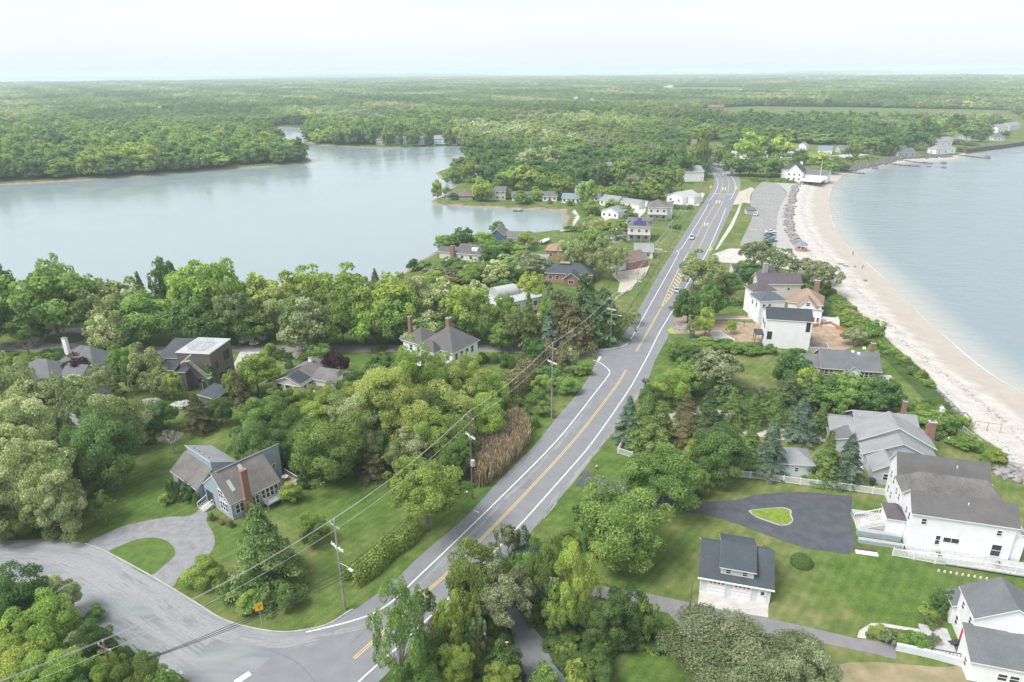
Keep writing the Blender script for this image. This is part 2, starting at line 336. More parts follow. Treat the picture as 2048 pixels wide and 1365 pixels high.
FORESTPX = [(-3000, 366), (0, 366), (300, 351), (520, 334), (623, 323), (625, 290), (945, 288), (930, 322), (905, 335), (950, 352), (990, 374), (1130, 380), (1250, 374), (1335, 362), (1385, 370), (1412, 345), (1392, 310), (1400, 285),
            (1480, 284), (1590, 286), (1760, 296), (1860, 282), (1960, 268), (1985, 252), (2060, 240), (2300, 236), (3600, 232)]
def infor(P):
    px = []; 
    for x, y in P:
        a, b_ = proj(x, y); px.append((a, b_))
    px = np.array(px); lim = np.interp(px[:, 0], [p[0] for p in FORESTPX], [p[1] for p in FORESTPX])
    return px[:, 1] < lim
FIELDS = [np.array(GP(p)) for p in ([(1402, 218), (1500, 213), (1700, 215), (2020, 221), (2060, 246), (1900, 250), (1700, 249), (1560, 250), (1400, 241)],
          [(1300, 181), (1330, 175), (1490, 175), (1490, 190), (1290, 190)], [(700, 245.5), (705, 244), (712, 245.5), (706, 247)])]
P, Q = polar(620, 28, 1.0068, 16500)
z, db, ds = gz(P)
wild = np.zeros(len(P))
for wp in WILDW: wild = np.maximum(wild, np.clip(.5-sdf(P, wp)/3, 0, 1))
far = np.hypot(P[:, 0], P[:, 1]) > 250
fi = np.zeros(len(P)); fi[far] = infor(P[far])
for fp in FIELDS[:2]: fi[sdf(P, fp) < 0] = 0
wild = np.maximum(wild, fi)
bs = np.minimum(np.minimum(sdf(P, BEACHW), sdf(P, BEACH2W)), sdf(P, SUBBEACHW))
me = np_mesh('ground', np.column_stack([P, z]), Q, [ground_mat()], None,
             [('dbay', 'POINT', np.clip(db, -50, 50)), ('dsea', 'POINT', np.clip(ds, -50, 60)), ('beach', 'POINT', np.clip(bs, -20, 20)), ('wild', 'POINT', wild)])
for p in me.polygons: pass
me.polygons.foreach_set('use_smooth', np.ones(len(me.polygons), bool))
gr = link('ground', me); tag(gr, 'lawns, rough ground and sandy beach of the shore', kind='structure')

def water_mat():
    m, t, b = base_mat('water'); lk = t.links.new
    b.inputs['IOR'].default_value = 1.33; b.inputs['Specular IOR Level'].default_value = .5
    g = N(t, 'ShaderNodeNewGeometry')
    a = N(t, 'ShaderNodeAttribute', attribute_name='dsea').outputs['Fac']; s = N(t, 'ShaderNodeAttribute', attribute_name='sea').outputs['Fac']
    mr = N(t, 'ShaderNodeMapRange'); lk(a, mr.inputs[0]); mr.inputs[1].default_value = -14; mr.inputs[2].default_value = 0; mr.interpolation_type = 'SMOOTHSTEP'
    c1 = N(t, 'ShaderNodeMix', data_type='RGBA'); c1.inputs[6].default_value = (.23, .285, .295, 1); c1.inputs[7].default_value = (.185, .235, .255, 1); lk(s, c1.inputs[0])
    c2 = N(t, 'ShaderNodeMix', data_type='RGBA'); c2.inputs[7].default_value = (.33, .34, .31, 1); lk(mr.outputs[0], c2.inputs[0]); lk(c1.outputs[2], c2.inputs[6])
    lk(c2.outputs[2], b.inputs['Base Color'])
    mpp = N(t, 'ShaderNodeMapping'); mpp.inputs['Rotation'].default_value = (0, 0, math.radians(25)); mpp.inputs['Scale'].default_value = (.3, 1.0, 1); lk(g.outputs['Position'], mpp.inputs[0])
    n1 = N(t, 'ShaderNodeTexNoise', i_Scale=.32, i_Detail=5, i_Roughness=.66); lk(mpp.outputs[0], n1.inputs['Vector'])
    n2 = N(t, 'ShaderNodeTexNoise', i_Scale=.05, i_Detail=3); lk(g.outputs['Position'], n2.inputs['Vector'])
    rr = N(t, 'ShaderNodeMapRange'); lk(n2.outputs[0], rr.inputs[0]); rr.inputs[1].default_value = .35; rr.inputs[2].default_value = .65; rr.inputs[3].default_value = .12; rr.inputs[4].default_value = .2
    lk(rr.outputs[0], b.inputs['Roughness'])
    st = N(t, 'ShaderNodeMath', operation='MULTIPLY_ADD', i_1=.9, i_2=.06); lk(s, st.inputs[0])
    bp = N(t, 'ShaderNodeBump', i_Distance=.6); lk(st.outputs[0], bp.inputs['Strength']); lk(n1.outputs[0], bp.inputs['Height']); lk(bp.outputs[0], b.inputs['Normal'])
    return m
P, Q = polar(400, 40, 1.011, 48000)
_, db, ds = gz(P); sea = (P[:, 0] > P[:, 1]*.2).astype(float)
ds2 = sdf(P, SEAW)
me = np_mesh('water', np.column_stack([P, np.full(len(P), WZ)]), Q, [water_mat()], None, [('dsea', 'POINT', np.where(sea > 0, np.clip(ds2, -60, 10), -60)), ('sea', 'POINT', sea)])
me.polygons.foreach_set('use_smooth', np.ones(len(me.polygons), bool))
wo = link('water', me); tag(wo, 'pale calm bay and rippled sound either side of the causeway', kind='structure')

# ------------------------------------------------------------------ sheets: roads, drives, sand lots, markings
def smooth(pts, n=5, closed=True):
    out = []; m = len(pts); rng = range(m) if closed else range(m-1)
    gp = lambda i: pts[i % m] if closed else pts[max(0, min(m-1, i))]
    for i in rng:
        p0, p1, p2, p3 = gp(i-1), gp(i), gp(i+1), gp(i+2)
        for k in range(n):
            t = k/n
            out.append(tuple(.5*((2*p1[j])+(-p0[j]+p2[j])*t+(2*p0[j]-5*p1[j]+4*p2[j]-p3[j])*t*t+(-p0[j]+3*p1[j]-3*p2[j]+p3[j])*t**3) for j in (0, 1)))
    if not closed: out.append(tuple(pts[-1][:2]))
    return out
def sheet(name, pts, z, m, label=None, sm=0, world=False, kind='structure', t=0):
    W = pts if world else GP(pts)
    if sm: W = smooth(W, sm)
    tri = tessellate_polygon([[Vector((x, y, 0)) for x, y in W]])
    mb = MB(); mb.add([(x, y, z) for x, y in W], [tuple(f) for f in tri])
    for i, f in enumerate(mb.f):
        a, b_, c = [mb.v[k] for k in f]
        if (b_[0]-a[0])*(c[1]-a[1])-(b_[1]-a[1])*(c[0]-a[0]) < 0: mb.f[i] = f[::-1]
    if t:
        n = len(W); mb.add([(x, y, z) for x, y in W]+[(x, y, z-t) for x, y in W], [(i, (i+1) % n, n+(i+1) % n, n+i) for i in range(n)])
    o = mb.build(name, m); tag(o, label, kind=kind); return o
def offset(W, d):
    out = []
    for i in range(len(W)):
        a = Vector(W[max(0, i-1)]); b_ = Vector(W[min(len(W)-1, i+1)]); e = (b_-a).normalized(); out.append((W[i][0]-e.y*d, W[i][1]+e.x*d))
    return out
def strip(mb, W, wd, z, m=0, h=0):
    a = offset(W, wd/2); b_ = offset(W, -wd/2)
    for i in range(len(W)-1):
        q = [a[i], b_[i], b_[i+1], a[i+1]]
        if h: mb.prism(q, z-.02, z+h, m)
        else: mb.add([(x, y, z) for x, y in q], [(0, 1, 2, 3)], m)
def dense(W, step=2.0):
    out = [W[0]]
    for a, b_ in zip(W, W[1:]):
        n = max(1, int(math.dist(a, b_)/step))
        out += [(a[0]+(b_[0]-a[0])*k/n, a[1]+(b_[1]-a[1])*k/n) for k in range(1, n+1)]
    return out
ASPH = mat('asphalt', (.21, .218, .228), .9, (.172, .178, .188), .5, 6, .1, lo=.3, hi=.7)
ASPHL = mat('old_asphalt', (0.264, 0.277, 0.284), .92, (0.178, 0.188, 0.198), .35, 6, .1, streak=(.35, 1.3, 1), lo=.35, hi=.68)
DRIVE = mat('drive_asphalt', (0.255, 0.255, 0.264), .92, (0.178, 0.183, 0.191), .9, 6, .2)
BLACK = mat('sealed_asphalt', (.088, .093, .105), .85, (.06, .064, .074), .6, 6, .1)
LANE = mat('lane_asphalt', (0.212, 0.204, 0.204), .9, (0.170, 0.166, 0.170), .7, 5)
PAINTW = mat('white_paint', (.8, .8, .8), .6, (.6, .6, .6), 2.5, 4)
PAINTY = mat('yellow_paint', (.68, .48, .15), .6, (.55, .4, .17), 2.5, 4)
CONC = mat('concrete', (0.396, 0.389, 0.367), .85, (0.302, 0.295, 0.281), 1.0, 5)
CONCL = mat('pale_concrete', (0.490, 0.475, 0.446), .85, (0.374, 0.360, 0.331), .8, 5)
DIRT = mat('dirt', (0.384, 0.288, 0.200), .95, (0.240, 0.176, 0.120), .5, 6, .4)
SANDM = mat('loose_sand', (0.465, 0.420, 0.352), .95, (0.360, 0.323, 0.270), .6, 5, .2)
MULCH = mat('mulch', (0.126, 0.090, 0.068), .95, (0.072, 0.054, 0.041), 2, 4)
LOT = mat('lot_asphalt', (0.264, 0.257, 0.247), .92, (0.211, 0.208, 0.205), .25, 6, .1)
GRAV = mat('gravel', (0.374, 0.367, 0.353), .95, (0.295, 0.288, 0.277), .5, 6, .2)

side = [(-500, 1110), (-100, 1092), (0, 1083), (60, 1080), (110, 1079), (170, 1088), (217, 1107), (300, 1152), (343, 1177), (400, 1212), (440, 1237), (475, 1250), (530, 1262), (580, 1265), (640, 1255), (670, 1242), (702, 1221)]
left_n = [(1192, 723), (1205, 716), (1165, 712), (1120, 708), (1120, 696), (1177, 700), (1215, 697), (1237, 684), (1249, 664), (1264, 643), (1280, 615), (1300, 580), (1322, 541), (1346, 503), (1371, 464), (1388, 436), (1405, 410), (1420, 386), (1427, 374), (1429, 360), (1424, 345), (1412, 327), (1402, 313), (1395, 303), (1390, 291)]
main_l = [(720, 1213), (790, 1160), (845, 1108), (933, 1033), (1000, 960), (1070, 890), (1110, 840), (1150, 794), (1180, 752)]
right_e = [(1414, 291), (1440, 303), (1450, 315), (1463, 335), (1474, 345), (1481, 362), (1481, 378), (1470, 400), (1463, 418), (1447, 453), (1425, 500), (1388, 560), (1361, 613), (1346, 645), (1337, 673), (1310, 722), (1295, 763), (1286, 780), (1264, 817), (1235, 858), (1195, 903), (1171, 936), (1144, 970), (1115, 1000), (1061, 1066), (960, 1165), (850, 1272), (750, 1372), (620, 1520), (480, 1700)]
side_b = [(100, 1700), (300, 1480), (390, 1372), (354, 1347), (317, 1320), (281, 1298), (220, 1262), (181, 1240), (142, 1213), (100, 1190), (50, 1168), (0, 1160), (-150, 1160), (-500, 1175)]
road_side = [(-500, 1110)]+side[1:]+[(690, 1300), (640, 1420), (480, 1700)]+side_b
W1 = smooth(GP(side+main_l), 4, False)+GP(left_n)+GP(right_e)+GP(side_b)
sheet('road', W1, .03, ASPH, 'grey two lane road curving through the causeway with a side street', world=True)
# worn, paler concrete-coloured surface of the side street
sheet('side_street', smooth(GP(side), 4, False)+GP([(640, 1268), (560, 1300), (470, 1380), (400, 1460), (330, 1600)])+GP(side_b[1:]), .036, ASPHL, 'pale worn side street joining the main road', world=True)
rw_ = random.Random(2)
WORN = mat('worn_asphalt', (.285, .295, .295), .95, (.235, .245, .248), 2, 4); wm_ = MB()
def flecks(pts_, w_, per=9):
    W = dense(smooth(GP(pts_), 5, False), .5)
    for _ in range(int(len(W)*per*.5*min(1, w_))):
        a = rw_.randrange(len(W)-3); b_ = min(len(W)-1, a+rw_.randrange(2, 9)); o_ = rw_.gauss(0, w_*.38); q = offset(W[a:b_+1], o_); n = len(q); hw = rw_.uniform(.02, .11); z = .041+.00001*(len(wm_.f) % 900)
        L_ = offset(q, hw); R_ = offset(q, -hw); vs = [(*q[0], z)]+[(*p, z) for p in R_[1:-1]]+[(*q[-1], z)]+[(*p, z) for p in L_[1:-1][::-1]]
        if len(vs) > 2: wm_.add(vs, [tuple(range(len(vs)))])
for pts_, w_ in (([(0, 1113), (80, 1116), (150, 1135), (210, 1170), (270, 1215)], 2.2), ([(60, 1110), (150, 1122), (220, 1152), (290, 1200), (340, 1240), (420, 1290)], 1.5), ([(190, 1183), (260, 1232), (330, 1280), (400, 1330)], .9), ([(140, 1208), (220, 1254), (300, 1305), (370, 1355)], 1.4), ([(330, 1190), (400, 1240), (470, 1275), (560, 1285), (640, 1272)], 1.2), ([(0, 1092), (110, 1092), (200, 1110), (300, 1165), (400, 1225)], .8)):
    flecks(pts_, w_)
for pts_ in ([(612, 1275), (690, 1262), (760, 1235), (900, 1110), (1010, 1000), (1110, 898), (1186, 803)], [(1065, 1062), (1120, 992), (1180, 916), (1240, 842), (1284, 775)]): flecks(pts_, .5, 5)
tag(wm_.build('road_wear', WORN), 'pale worn and sandy streaks on the road surface', kind='structure')
DK = mat('road_patch', (.175, .18, .185), .9, (.15, .155, .16), 1, 4); dm = MB()
for pts_, w_ in (([(1048, 978), (1062, 960)], .8), ([(700, 1290), (790, 1205), (870, 1128)], .18), ([(1000, 1015), (1060, 945), (1130, 868)], .12), ([(540, 1300), (600, 1330), (640, 1380)], .15), ([(900, 1100), (925, 1122), (940, 1150)], .1), ([(1100, 915), (1125, 930), (1150, 945)], .1), ([(1180, 805), (1205, 812), (1235, 822)], .1)): strip(dm, smooth(GP(pts_), 5, False), w_, .04)
tag(dm.build('road_crack', DK), 'dark cracks and tar seams in the road', kind='structure')
gmk = MB(); ymk = MB()
def mark(mb, pts, wd, z=.045, sm=4, dash=None):
    W = smooth(GP(pts), sm, False) if sm else GP(pts)
    if not dash: strip(mb, W, wd, z); return
    W = dense(W, .5); s = 0; on = []
    for i in range(1, len(W)):
        s += math.dist(W[i], W[i-1])
        if s % (dash[0]+dash[1]) < dash[0]: on.append(W[i])
        elif len(on) > 1: strip(mb, on, wd, z); on = []
        else: on = []
Wy = [(1227, 780), (1154, 874), (1044, 995), (942, 1100), (900, 1143), (849, 1188), (800, 1235), (708, 1318)]
for dd in (-.16, .16):
    strip(ymk, offset(smooth(GP(Wy[::-1]+[(1239, 763), (1252, 740)]), 4, False), dd), .13, .045)
    strip(ymk, offset(GP([(1272, 704), (1296, 663), (1322, 617)]), dd), .13, .045)
mark(ymk, [(1322, 617), (1342, 570), (1362, 530), (1377, 505)], .22); mark(ymk, [(1322, 617), (1349, 583), (1368, 550), (1370, 545), (1363, 529)], .22)
for k in range(12):
    t = (k+.6)/12.6; a = (1322+(1357-1322)*t+2, 617+(541-617)*t); b_ = (1322+(1370-1322)*t, 617+(551-617)*t)
    mark(ymk, [a, b_], .45, sm=0)
for a, b_ in (([(1381, 498), (1406, 450), (1427, 414), (1433, 403)], 1), ([(1398, 499), (1418, 456), (1441, 414), (1446, 402)], 1), ([(1441, 386), (1445, 369), (1444, 359), (1434, 345), (1420, 330)], 1), ([(1456, 386), (1458, 366), (1453, 352), (1444, 344), (1432, 330)], 1)):
    mark(ymk, a, .14); 
    W = offset(smooth(GP(a), 4, False), .35); W = dense(W, .5)
    for i in range(0, len(W)-6, 12): strip(ymk, W[i:i+6], .14, .045)
for k in range(5):
    y0 = 388.5+k*2; mark(ymk, [(1437, y0), (1450, y0)], .5, sm=0)
mark(gmk, [(612, 1265), (681, 1249), (725, 1236), (752, 1225), (791, 1198), (845, 1146), (880, 1113), (1012, 985), (1117, 878), (1195, 780), (1213, 757), (1219, 743), (1203, 728), (1186, 721)], .2)
mark(gmk, [(1174, 703), (1227, 697), (1250, 691), (1264, 675), (1300, 611), (1356, 510), (1352, 505)], .2)
mark(gmk, [(1352, 503), (1360, 499), (1370, 487), (1405, 430), (1417, 408)], .2)
mark(gmk, [(1418, 402), (1430, 386), (1436, 368), (1430, 349), (1412, 328)], .2)
mark(gmk, [(650, 1436), (717, 1365), (761, 1325), (803, 1288), (900, 1195), (1032, 1059), (1088, 997), (1142, 936), (1181, 890), (1225, 829), (1258, 780), (1268, 763), (1298, 708), (1317, 669), (1337, 635), (1351, 612), (1380, 560), (1415, 503), (1445, 435), (1451, 417)], .2)
mark(gmk, [(1458, 400), (1464, 395), (1471, 376), (1467, 360), (1455, 344), (1440, 330), (1425, 315)], .2)
mark(gmk, [(471, 1366), (500, 1347)], .75, sm=0); mark(gmk, [(1425, 388), (1468, 389)], .8, sm=0); mark(gmk, [(1196, 722), (1201, 714)], .6, sm=0)
for a, b_ in ((1412, 449), (1448, 378), (1436, 404), (1449, 349)):       # turn arrows of the centre lane
    for dx in (-3.5, 2.5): mark(gmk, [(a+dx, b_+3), (a+dx+1.5, b_-3)], .35, sm=0)
    mark(gmk, [(a-4, b_), (a+4, b_)], .5, sm=0)
mark(gmk, [(948, 1022), (955, 1024), (958, 1027)], .12, sm=0)
ymk.build('road_centre_line', PAINTY); gmk.build('road_edge_line', PAINTW)
for n, l in (('road_centre_line', 'yellow centre lines and hatching painted on the main road'), ('road_edge_line', 'white edge lines, arrows and stop bars painted on the road')): tag(bpy.data.objects[n], l, kind='structure')
kb = MB(); strip(kb, smooth(GP(side[5:]+[(705, 1222)]), 4, False), .22, 0, 0, .13)
tag(kb.build('kerb', CONC), 'concrete kerb along the side street corner', kind='structure')
sheet('driveway', [(176, 1088), (212, 1069), (244, 1054), (293, 1042), (342, 1034), (381, 1032), (402, 1018), (415, 1028), (413, 1044), (425, 1064), (430, 1083), (425, 1100), (413, 1115), (385, 1135), (361, 1149), (342, 1176), (297, 1153), (240, 1122)], .024, DRIVE, 'cracked grey horseshoe driveway in front of the blue house', sm=3)
GRASSM = mat('island_grass', (0.101, 0.162, 0.032), .95, (0.061, 0.112, 0.022), .8, 5, .2)
sheet('lawn_island', [(217, 1107), (239, 1093), (273, 1080), (305, 1076), (330, 1081), (346, 1094), (350, 1110), (330, 1130), (297, 1152), (258, 1130)], .05, GRASSM, 'rounded lawn island inside the horseshoe driveway', sm=3)
sheet('drive_court', [(1400, 1004), (1469, 1001), (1517, 990), (1566, 985), (1615, 985), (1704, 993), (1704, 1062), (1714, 1088), (1700, 1108), (1691, 1109), (1664, 1105), (1615, 1098), (1566, 1083), (1517, 1064), (1469, 1047), (1417, 1032), (1300, 1012), (1225, 992), (1150, 972), (1172, 942), (1225, 963), (1310, 988)], .024, BLACK, 'dark sealed driveway court beside the large white house')
sheet('lane', [(1080, 1150), (1200, 1172), (1298, 1188), (1395, 1209), (1470, 1222), (1534, 1237), (1603, 1252), (1714, 1278), (1791, 1289), (1793, 1320), (1752, 1309), (1653, 1289), (1600, 1277), (1500, 1262), (1420, 1250), (1383, 1271), (1378, 1300), (1360, 1300), (1368, 1262), (1337, 1227), (1278, 1215), (1200, 1196), (1070, 1172)], .024, LANE, 'narrow asphalt lane running past the garage')
sheet('apron', [(1399, 1183), (1395, 1211), (1536, 1236), (1537, 1208)], .03, CONCL, 'pale concrete apron in front of the garage')
sheet('lower_drive', [(940, 1170), (985, 1190), (1003, 1227), (1020, 1264), (1029, 1308), (1044, 1347), (1056, 1380), (1080, 1500), (1200, 1500), (1150, 1380), (1117, 1342), (1098, 1310), (1083, 1276), (1058, 1247), (1034, 1218), (1000, 1170), (975, 1150)], .024, mat('drive2', (0.180, 0.188, 0.195), .9, (0.143, 0.150, 0.158), .6, 5), 'grey asphalt drive curving down under the trees', sm=2)
sheet('parking_lot', [(1524, 364), (1550, 366), (1562, 374), (1572, 386), (1572, 394), (1562, 410), (1555, 430), (1553, 458), (1554, 491), (1530, 497), (1485, 499), (1480, 488), (1503, 440), (1506, 426), (1500, 408), (1503, 391), (1508, 379)], .024, LOT, 'faded asphalt beach parking lot')
sheet('gravel_bank', [(1550, 366), (1592, 368), (1586, 385), (1580, 405), (1574, 430), (1577, 455), (1586, 480), (1594, 495), (1570, 503), (1552, 494), (1551, 458), (1553, 430), (1562, 409), (1573, 392), (1573, 384), (1562, 373)], .018, GRAV, 'grey gravel bank between parking lot and rocks')
lm = MB()
for y0 in (398, 414, 437, 460): 
    for k in range(5): mark(lm, [(1508+k*9-(y0-398)*.1, y0), (1512+k*9-(y0-398)*.1, y0+.3)], .35, .04, 0)
tag(lm.build('parking_line', PAINTW), 'worn white bay lines on the beach parking lot', kind='structure')
sheet('foot_path', [(1482, 402), (1486, 402), (1478, 425), (1465, 455), (1448, 480), (1434, 500), (1430, 500), (1443, 477), (1460, 450), (1473, 424)], .018, CONCL, 'pale footpath beside the road by the parking lot')
sheet('path_verge', [(1466, 380), (1482, 383), (1500, 375), (1508, 379), (1500, 392), (1500, 408), (1488, 405), (1466, 410)], .012, SANDM, 'sandy verge at the lot entrance', sm=2)
sheet('private_road', [(-600, 688), (0, 690), (300, 694), (440, 692), (560, 691), (700, 692), (860, 690), (1000, 690), (1065, 693), (1120, 696), (1120, 708), (1050, 707), (960, 704), (840, 703), (700, 706), (560, 704), (440, 704), (210, 712), (185, 722), (214, 726), (214, 731), (170, 724), (130, 705), (0, 702), (-600, 702)], .02, mat('private_lane', (0.240, 0.224, 0.228), .9, (0.192, 0.180, 0.184), .6, 5), 'narrow private road running left behind the houses')
sheet('turning_circle', [(70, 690), (80, 672), (110, 662), (150, 656), (182, 657), (190, 670), (186, 690)], .016, LOT, 'grey turning circle round the big tree', sm=2)
sheet('circle_grass', [(90, 686), (95, 673), (120, 667), (150, 665), (168, 670), (165, 682), (140, 687)], .03, GRASSM, 'grass island under the big spreading tree', sm=2)
sheet('drive_pad', [(480, 704), (520, 704), (512, 728), (470, 748), (462, 740)], .02, CONCL, 'pale driveway beside the dark modern house')
sheet('gravel_drive', [(590, 704), (606, 704), (590, 722), (568, 728), (566, 722)], .022, SANDM, 'sandy drive to the low ranch house')
sheet('far_lane', [(1286, 400), (1297, 400), (1290, 425), (1262, 450), (1240, 487), (1210, 487), (1238, 455), (1262, 430)], .018, CONCL, 'pale concrete lane behind the solar roof house')
sheet('far_lot', [(1345, 402), (1390, 392), (1402, 385), (1410, 388), (1398, 412), (1345, 410)], .018, CONCL, 'pale yard beside the white roadside building')
sheet('motel_lot', [(1402, 300), (1428, 300), (1460, 318), (1458, 327), (1448, 320), (1425, 308)], .026, CONCL, 'pale forecourt of the long flat roofed motel')
sheet('cove_lane', [(1165, 452), (1198, 436), (1222, 432), (1226, 436), (1200, 446), (1172, 462)], .018, SANDM, 'sandy lane by the small cove')
sheet('coast_road', [(1630, 318), (1660, 311), (1700, 309), (1745, 305), (1748, 309), (1700, 314), (1665, 320)], .018, CONCL, 'pale coast road above the rocks')
sheet('bare_sand', [(1222, 548), (1262, 540), (1300, 533), (1275, 560), (1262, 580), (1235, 585), (1240, 565)], .012, SANDM, 'patch of bare sand by the road fence', sm=2)
sheet('yard_dirt', [(1335, 640), (1380, 630), (1430, 640), (1520, 648), (1528, 655), (1524, 690), (1440, 690), (1400, 668), (1340, 668)], .014, DIRT, 'dug up earth yard of the building site')
sheet('yard_concrete', [(1418, 662), (1440, 660), (1470, 680), (1468, 690), (1430, 684)], .02, CONCL, 'pale slab path on the building site')
sheet('back_dirt', [(1622, 655), (1660, 650), (1700, 664), (1716, 690), (1690, 700), (1625, 702)], .014, DIRT, 'excavated sandy earth behind the white house')
sheet('bottom_dirt', [(1650, 1335), (1760, 1325), (1880, 1335), (2060, 1330), (2100, 1400), (1900, 1420), (1640, 1400)], .014, mat('dry_soil', (0.308, 0.245, 0.161), .95, (0.175, 0.168, 0.077), .35, 6, .3), 'dry worn patch of soil at the lawn edge', sm=2)
sheet('garden_path', [(1714, 1276), (1718, 1262), (1742, 1247), (1765, 1247), (1881, 1266), (1881, 1272), (1760, 1253), (1745, 1255), (1735, 1266), (1732, 1278)], .03, CONCL, 'paved garden path to the white house porch')
sheet('planting_bed', [(1732, 1278), (1736, 1262), (1750, 1254), (1880, 1271), (1895, 1300), (1830, 1296), (1790, 1288)], .02, MULCH, 'mulched planting bed by the porch')
sheet('corner_bed', [(1842, 1222), (1852, 1205), (1905, 1215), (1915, 1238), (1880, 1250), (1862, 1255), (1845, 1240)], .02, MULCH, 'mulched bed at the house corner')
sheet('heart_kerb', [(1497, 1023), (1510, 1020), (1540, 1017), (1568, 1016), (1583, 1022), (1582, 1031), (1587, 1040), (1579, 1050), (1560, 1052), (1538, 1045), (1512, 1035)], .07, CONC, 'stone edging of the teardrop island', sm=2, t=.06)
sheet('heart_island', [(1501, 1024), (1513, 1021), (1540, 1018.5), (1566, 1018), (1580, 1023), (1579, 1031), (1584, 1040), (1577, 1048), (1560, 1050), (1540, 1043), (1514, 1034)], .11, mat('island_plants', (0.208, 0.264, 0.032), .95, (0.112, 0.176, 0.024), 1.2, 5, .5), 'bright groundcover on the teardrop island', sm=2)
sheet('sandy_yard', [(1325, 835), (1360, 812), (1430, 818), (1500, 838), (1600, 858), (1655, 866), (1650, 884), (1560, 880), (1450, 862), (1370, 856)], .018, SANDM, 'pale sandy drive glimpsed between the conifers', sm=2)
sheet('house_bed', [(393, 1024), (410, 1026), (470, 1047), (474, 1052), (456, 1055), (425, 1040), (400, 1030)], .02, MULCH, 'mulch bed along the blue house')

# ------------------------------------------------------------------ trees: crown and trunk meshes
def unit(v): return v/np.maximum(np.linalg.norm(v, axis=1, keepdims=True), 1e-9)
def leaves(C, Nn, size, asp, rng):
    n = len(C); r = rng.normal(size=(n, 3)); T = unit(np.cross(Nn, r)); B = np.cross(Nn, T)
    a = (size*(.65+.7*rng.random(n)))[:, None]; b_ = a*asp
    V = np.stack([C+T*a, C+B*b_, C-T*a, C-B*b_], 1).reshape(-1, 3)
    return V, np.arange(n*4).reshape(n, 4)
def crown_pts(shape, n, rng, S):
    if shape in ('round', 'airy', 'wide', 'bush', 'multi'):
        k = {'round': 95, 'airy': 60, 'wide': 105, 'bush': 40, 'multi': 85}[shape]
        d = unit(rng.normal(size=(k*3, 3)))
        if shape == 'bush': cz, rad, lo, pr = .42, (.38, .38, .44), -.35, (.09, .17)
        elif shape == 'wide': cz, rad, lo, pr = .62, (.41, .41, .3), -.5, (.05, .115)
        elif shape == 'airy': cz, rad, lo, pr = .6, (.41, .41, .36), -.6, (.045, .105)
        elif shape == 'multi': cz, rad, lo, pr = .52, (.38, .38, .43), -.9, (.055, .13)
        else: cz, rad, lo, pr = .55, (.39, .39, .4), -.8, (.06, .13)
        d = d[d[:, 2] > lo][:k]; k = len(d)
        rr = (.55+.5*rng.random(k)**.8); rr[: k//5] *= .45
        ecc = 1+.16*np.sin(np.arctan2(d[:, 1], d[:, 0])*3+rng.random()*6)+.1*np.sin(np.arctan2(d[:, 1], d[:, 0])*2+rng.random()*6)
        c = d*np.array(rad)*(rr*ecc)[:, None]; c[:, 2] += cz
        p = rng.uniform(*pr, k); tp = rng.random(k)
        wgt = p**2; j = rng.choice(k, n, p=wgt/wgt.sum())
        q = unit(rng.normal(size=(n, 3))); out = unit(c[j]-np.array([0, 0, cz-.12]))
        fl = (q*out).sum(1) < -.35; q[fl] *= -1
        q2 = q.copy(); q2[:, 2] *= .8
        C = c[j]+q2*(p[j]*(.72+.42*rng.random(n)**1.0))[:, None]
        Nn = unit(q*.75+out*.35+rng.normal(size=(n, 3))*.5+np.array([0, 0, .15]))
        t = np.clip(.12+.38*tp[j]+.55*rng.random(n), 0, 1)
        C[:, 2] = np.maximum(C[:, 2], .02)
        return C, Nn, t, S, .6, c
    if shape in ('cone', 'fir'):
        nl = 17; lv = np.sort(rng.random(nl)*.03+np.linspace(.07, .95, nl)); nb = 9
        z0 = np.repeat(lv, nb); ang = rng.random(nl*nb)*6.283
        taper = 1.0 if shape == 'cone' else .72
        Rb = .5*(1-z0)**taper*(.74+.4*rng.random(nl*nb))+.02
        wgt = Rb+.03; j = rng.choice(len(z0), n, p=wgt/wgt.sum())
        u = np.sqrt(rng.random(n)); side = rng.normal(size=n)*.05*(1.1-u*.5)
        a = ang[j]; r = Rb[j]*u
        C = np.stack([r*np.cos(a)-side*np.sin(a), r*np.sin(a)+side*np.cos(a), z0[j]-.045*u+.05*(1-u)+rng.normal(size=n)*.008], 1)
        out = np.stack([np.cos(a), np.sin(a), np.full(n, .9)], 1)
        Nn = unit(out*.6+rng.normal(size=(n, 3))*.45); t = np.clip(.15+.4*rng.random(nl*nb)[j]+.15*u+.3*rng.random(n), 0, 1)
        return C, Nn, t, S, .42, np.stack([Rb*.6*np.cos(ang), Rb*.6*np.sin(ang), z0], 1)
    if shape == 'column':
        z = rng.random(n)**.9; a = rng.random(n)*6.283; R = .5*np.sin(np.pi*np.clip(z*.86+.12, 0, 1))**.7*(1+.12*np.sin(a*5+z*9))*(.85+.15*rng.random(n))
        C = np.stack([R*np.cos(a), R*np.sin(a), z], 1); Nn = unit(np.stack([np.cos(a), np.sin(a), np.full(n, .3)], 1)+rng.normal(size=(n, 3))*.4)
        return C, Nn, np.clip(.2+.3*np.sin(a*5+z*25)*.5+.5*rng.random(n), 0, 1), S, .55, C[:4]
    if shape == 'dome':
        z = rng.random(n); a = rng.random(n)*6.283; R = .5*np.sqrt(1-(z*.98)**2.4)*(.93+.07*rng.random(n))
        C = np.stack([R*np.cos(a), R*np.sin(a), z*.98], 1); Nn = unit(C*np.array([1, 1, .6])+rng.normal(size=(n, 3))*.22)
        return C, Nn, np.clip(.15+.7*rng.random(n), 0, 1), S, .6, C[:4]
LOD = {'huge': (60000, .0085), 'near': (24000, .0145), 'mid': (7000, .028), 'far': (2200, .05), 'stuff': (620, .085)}
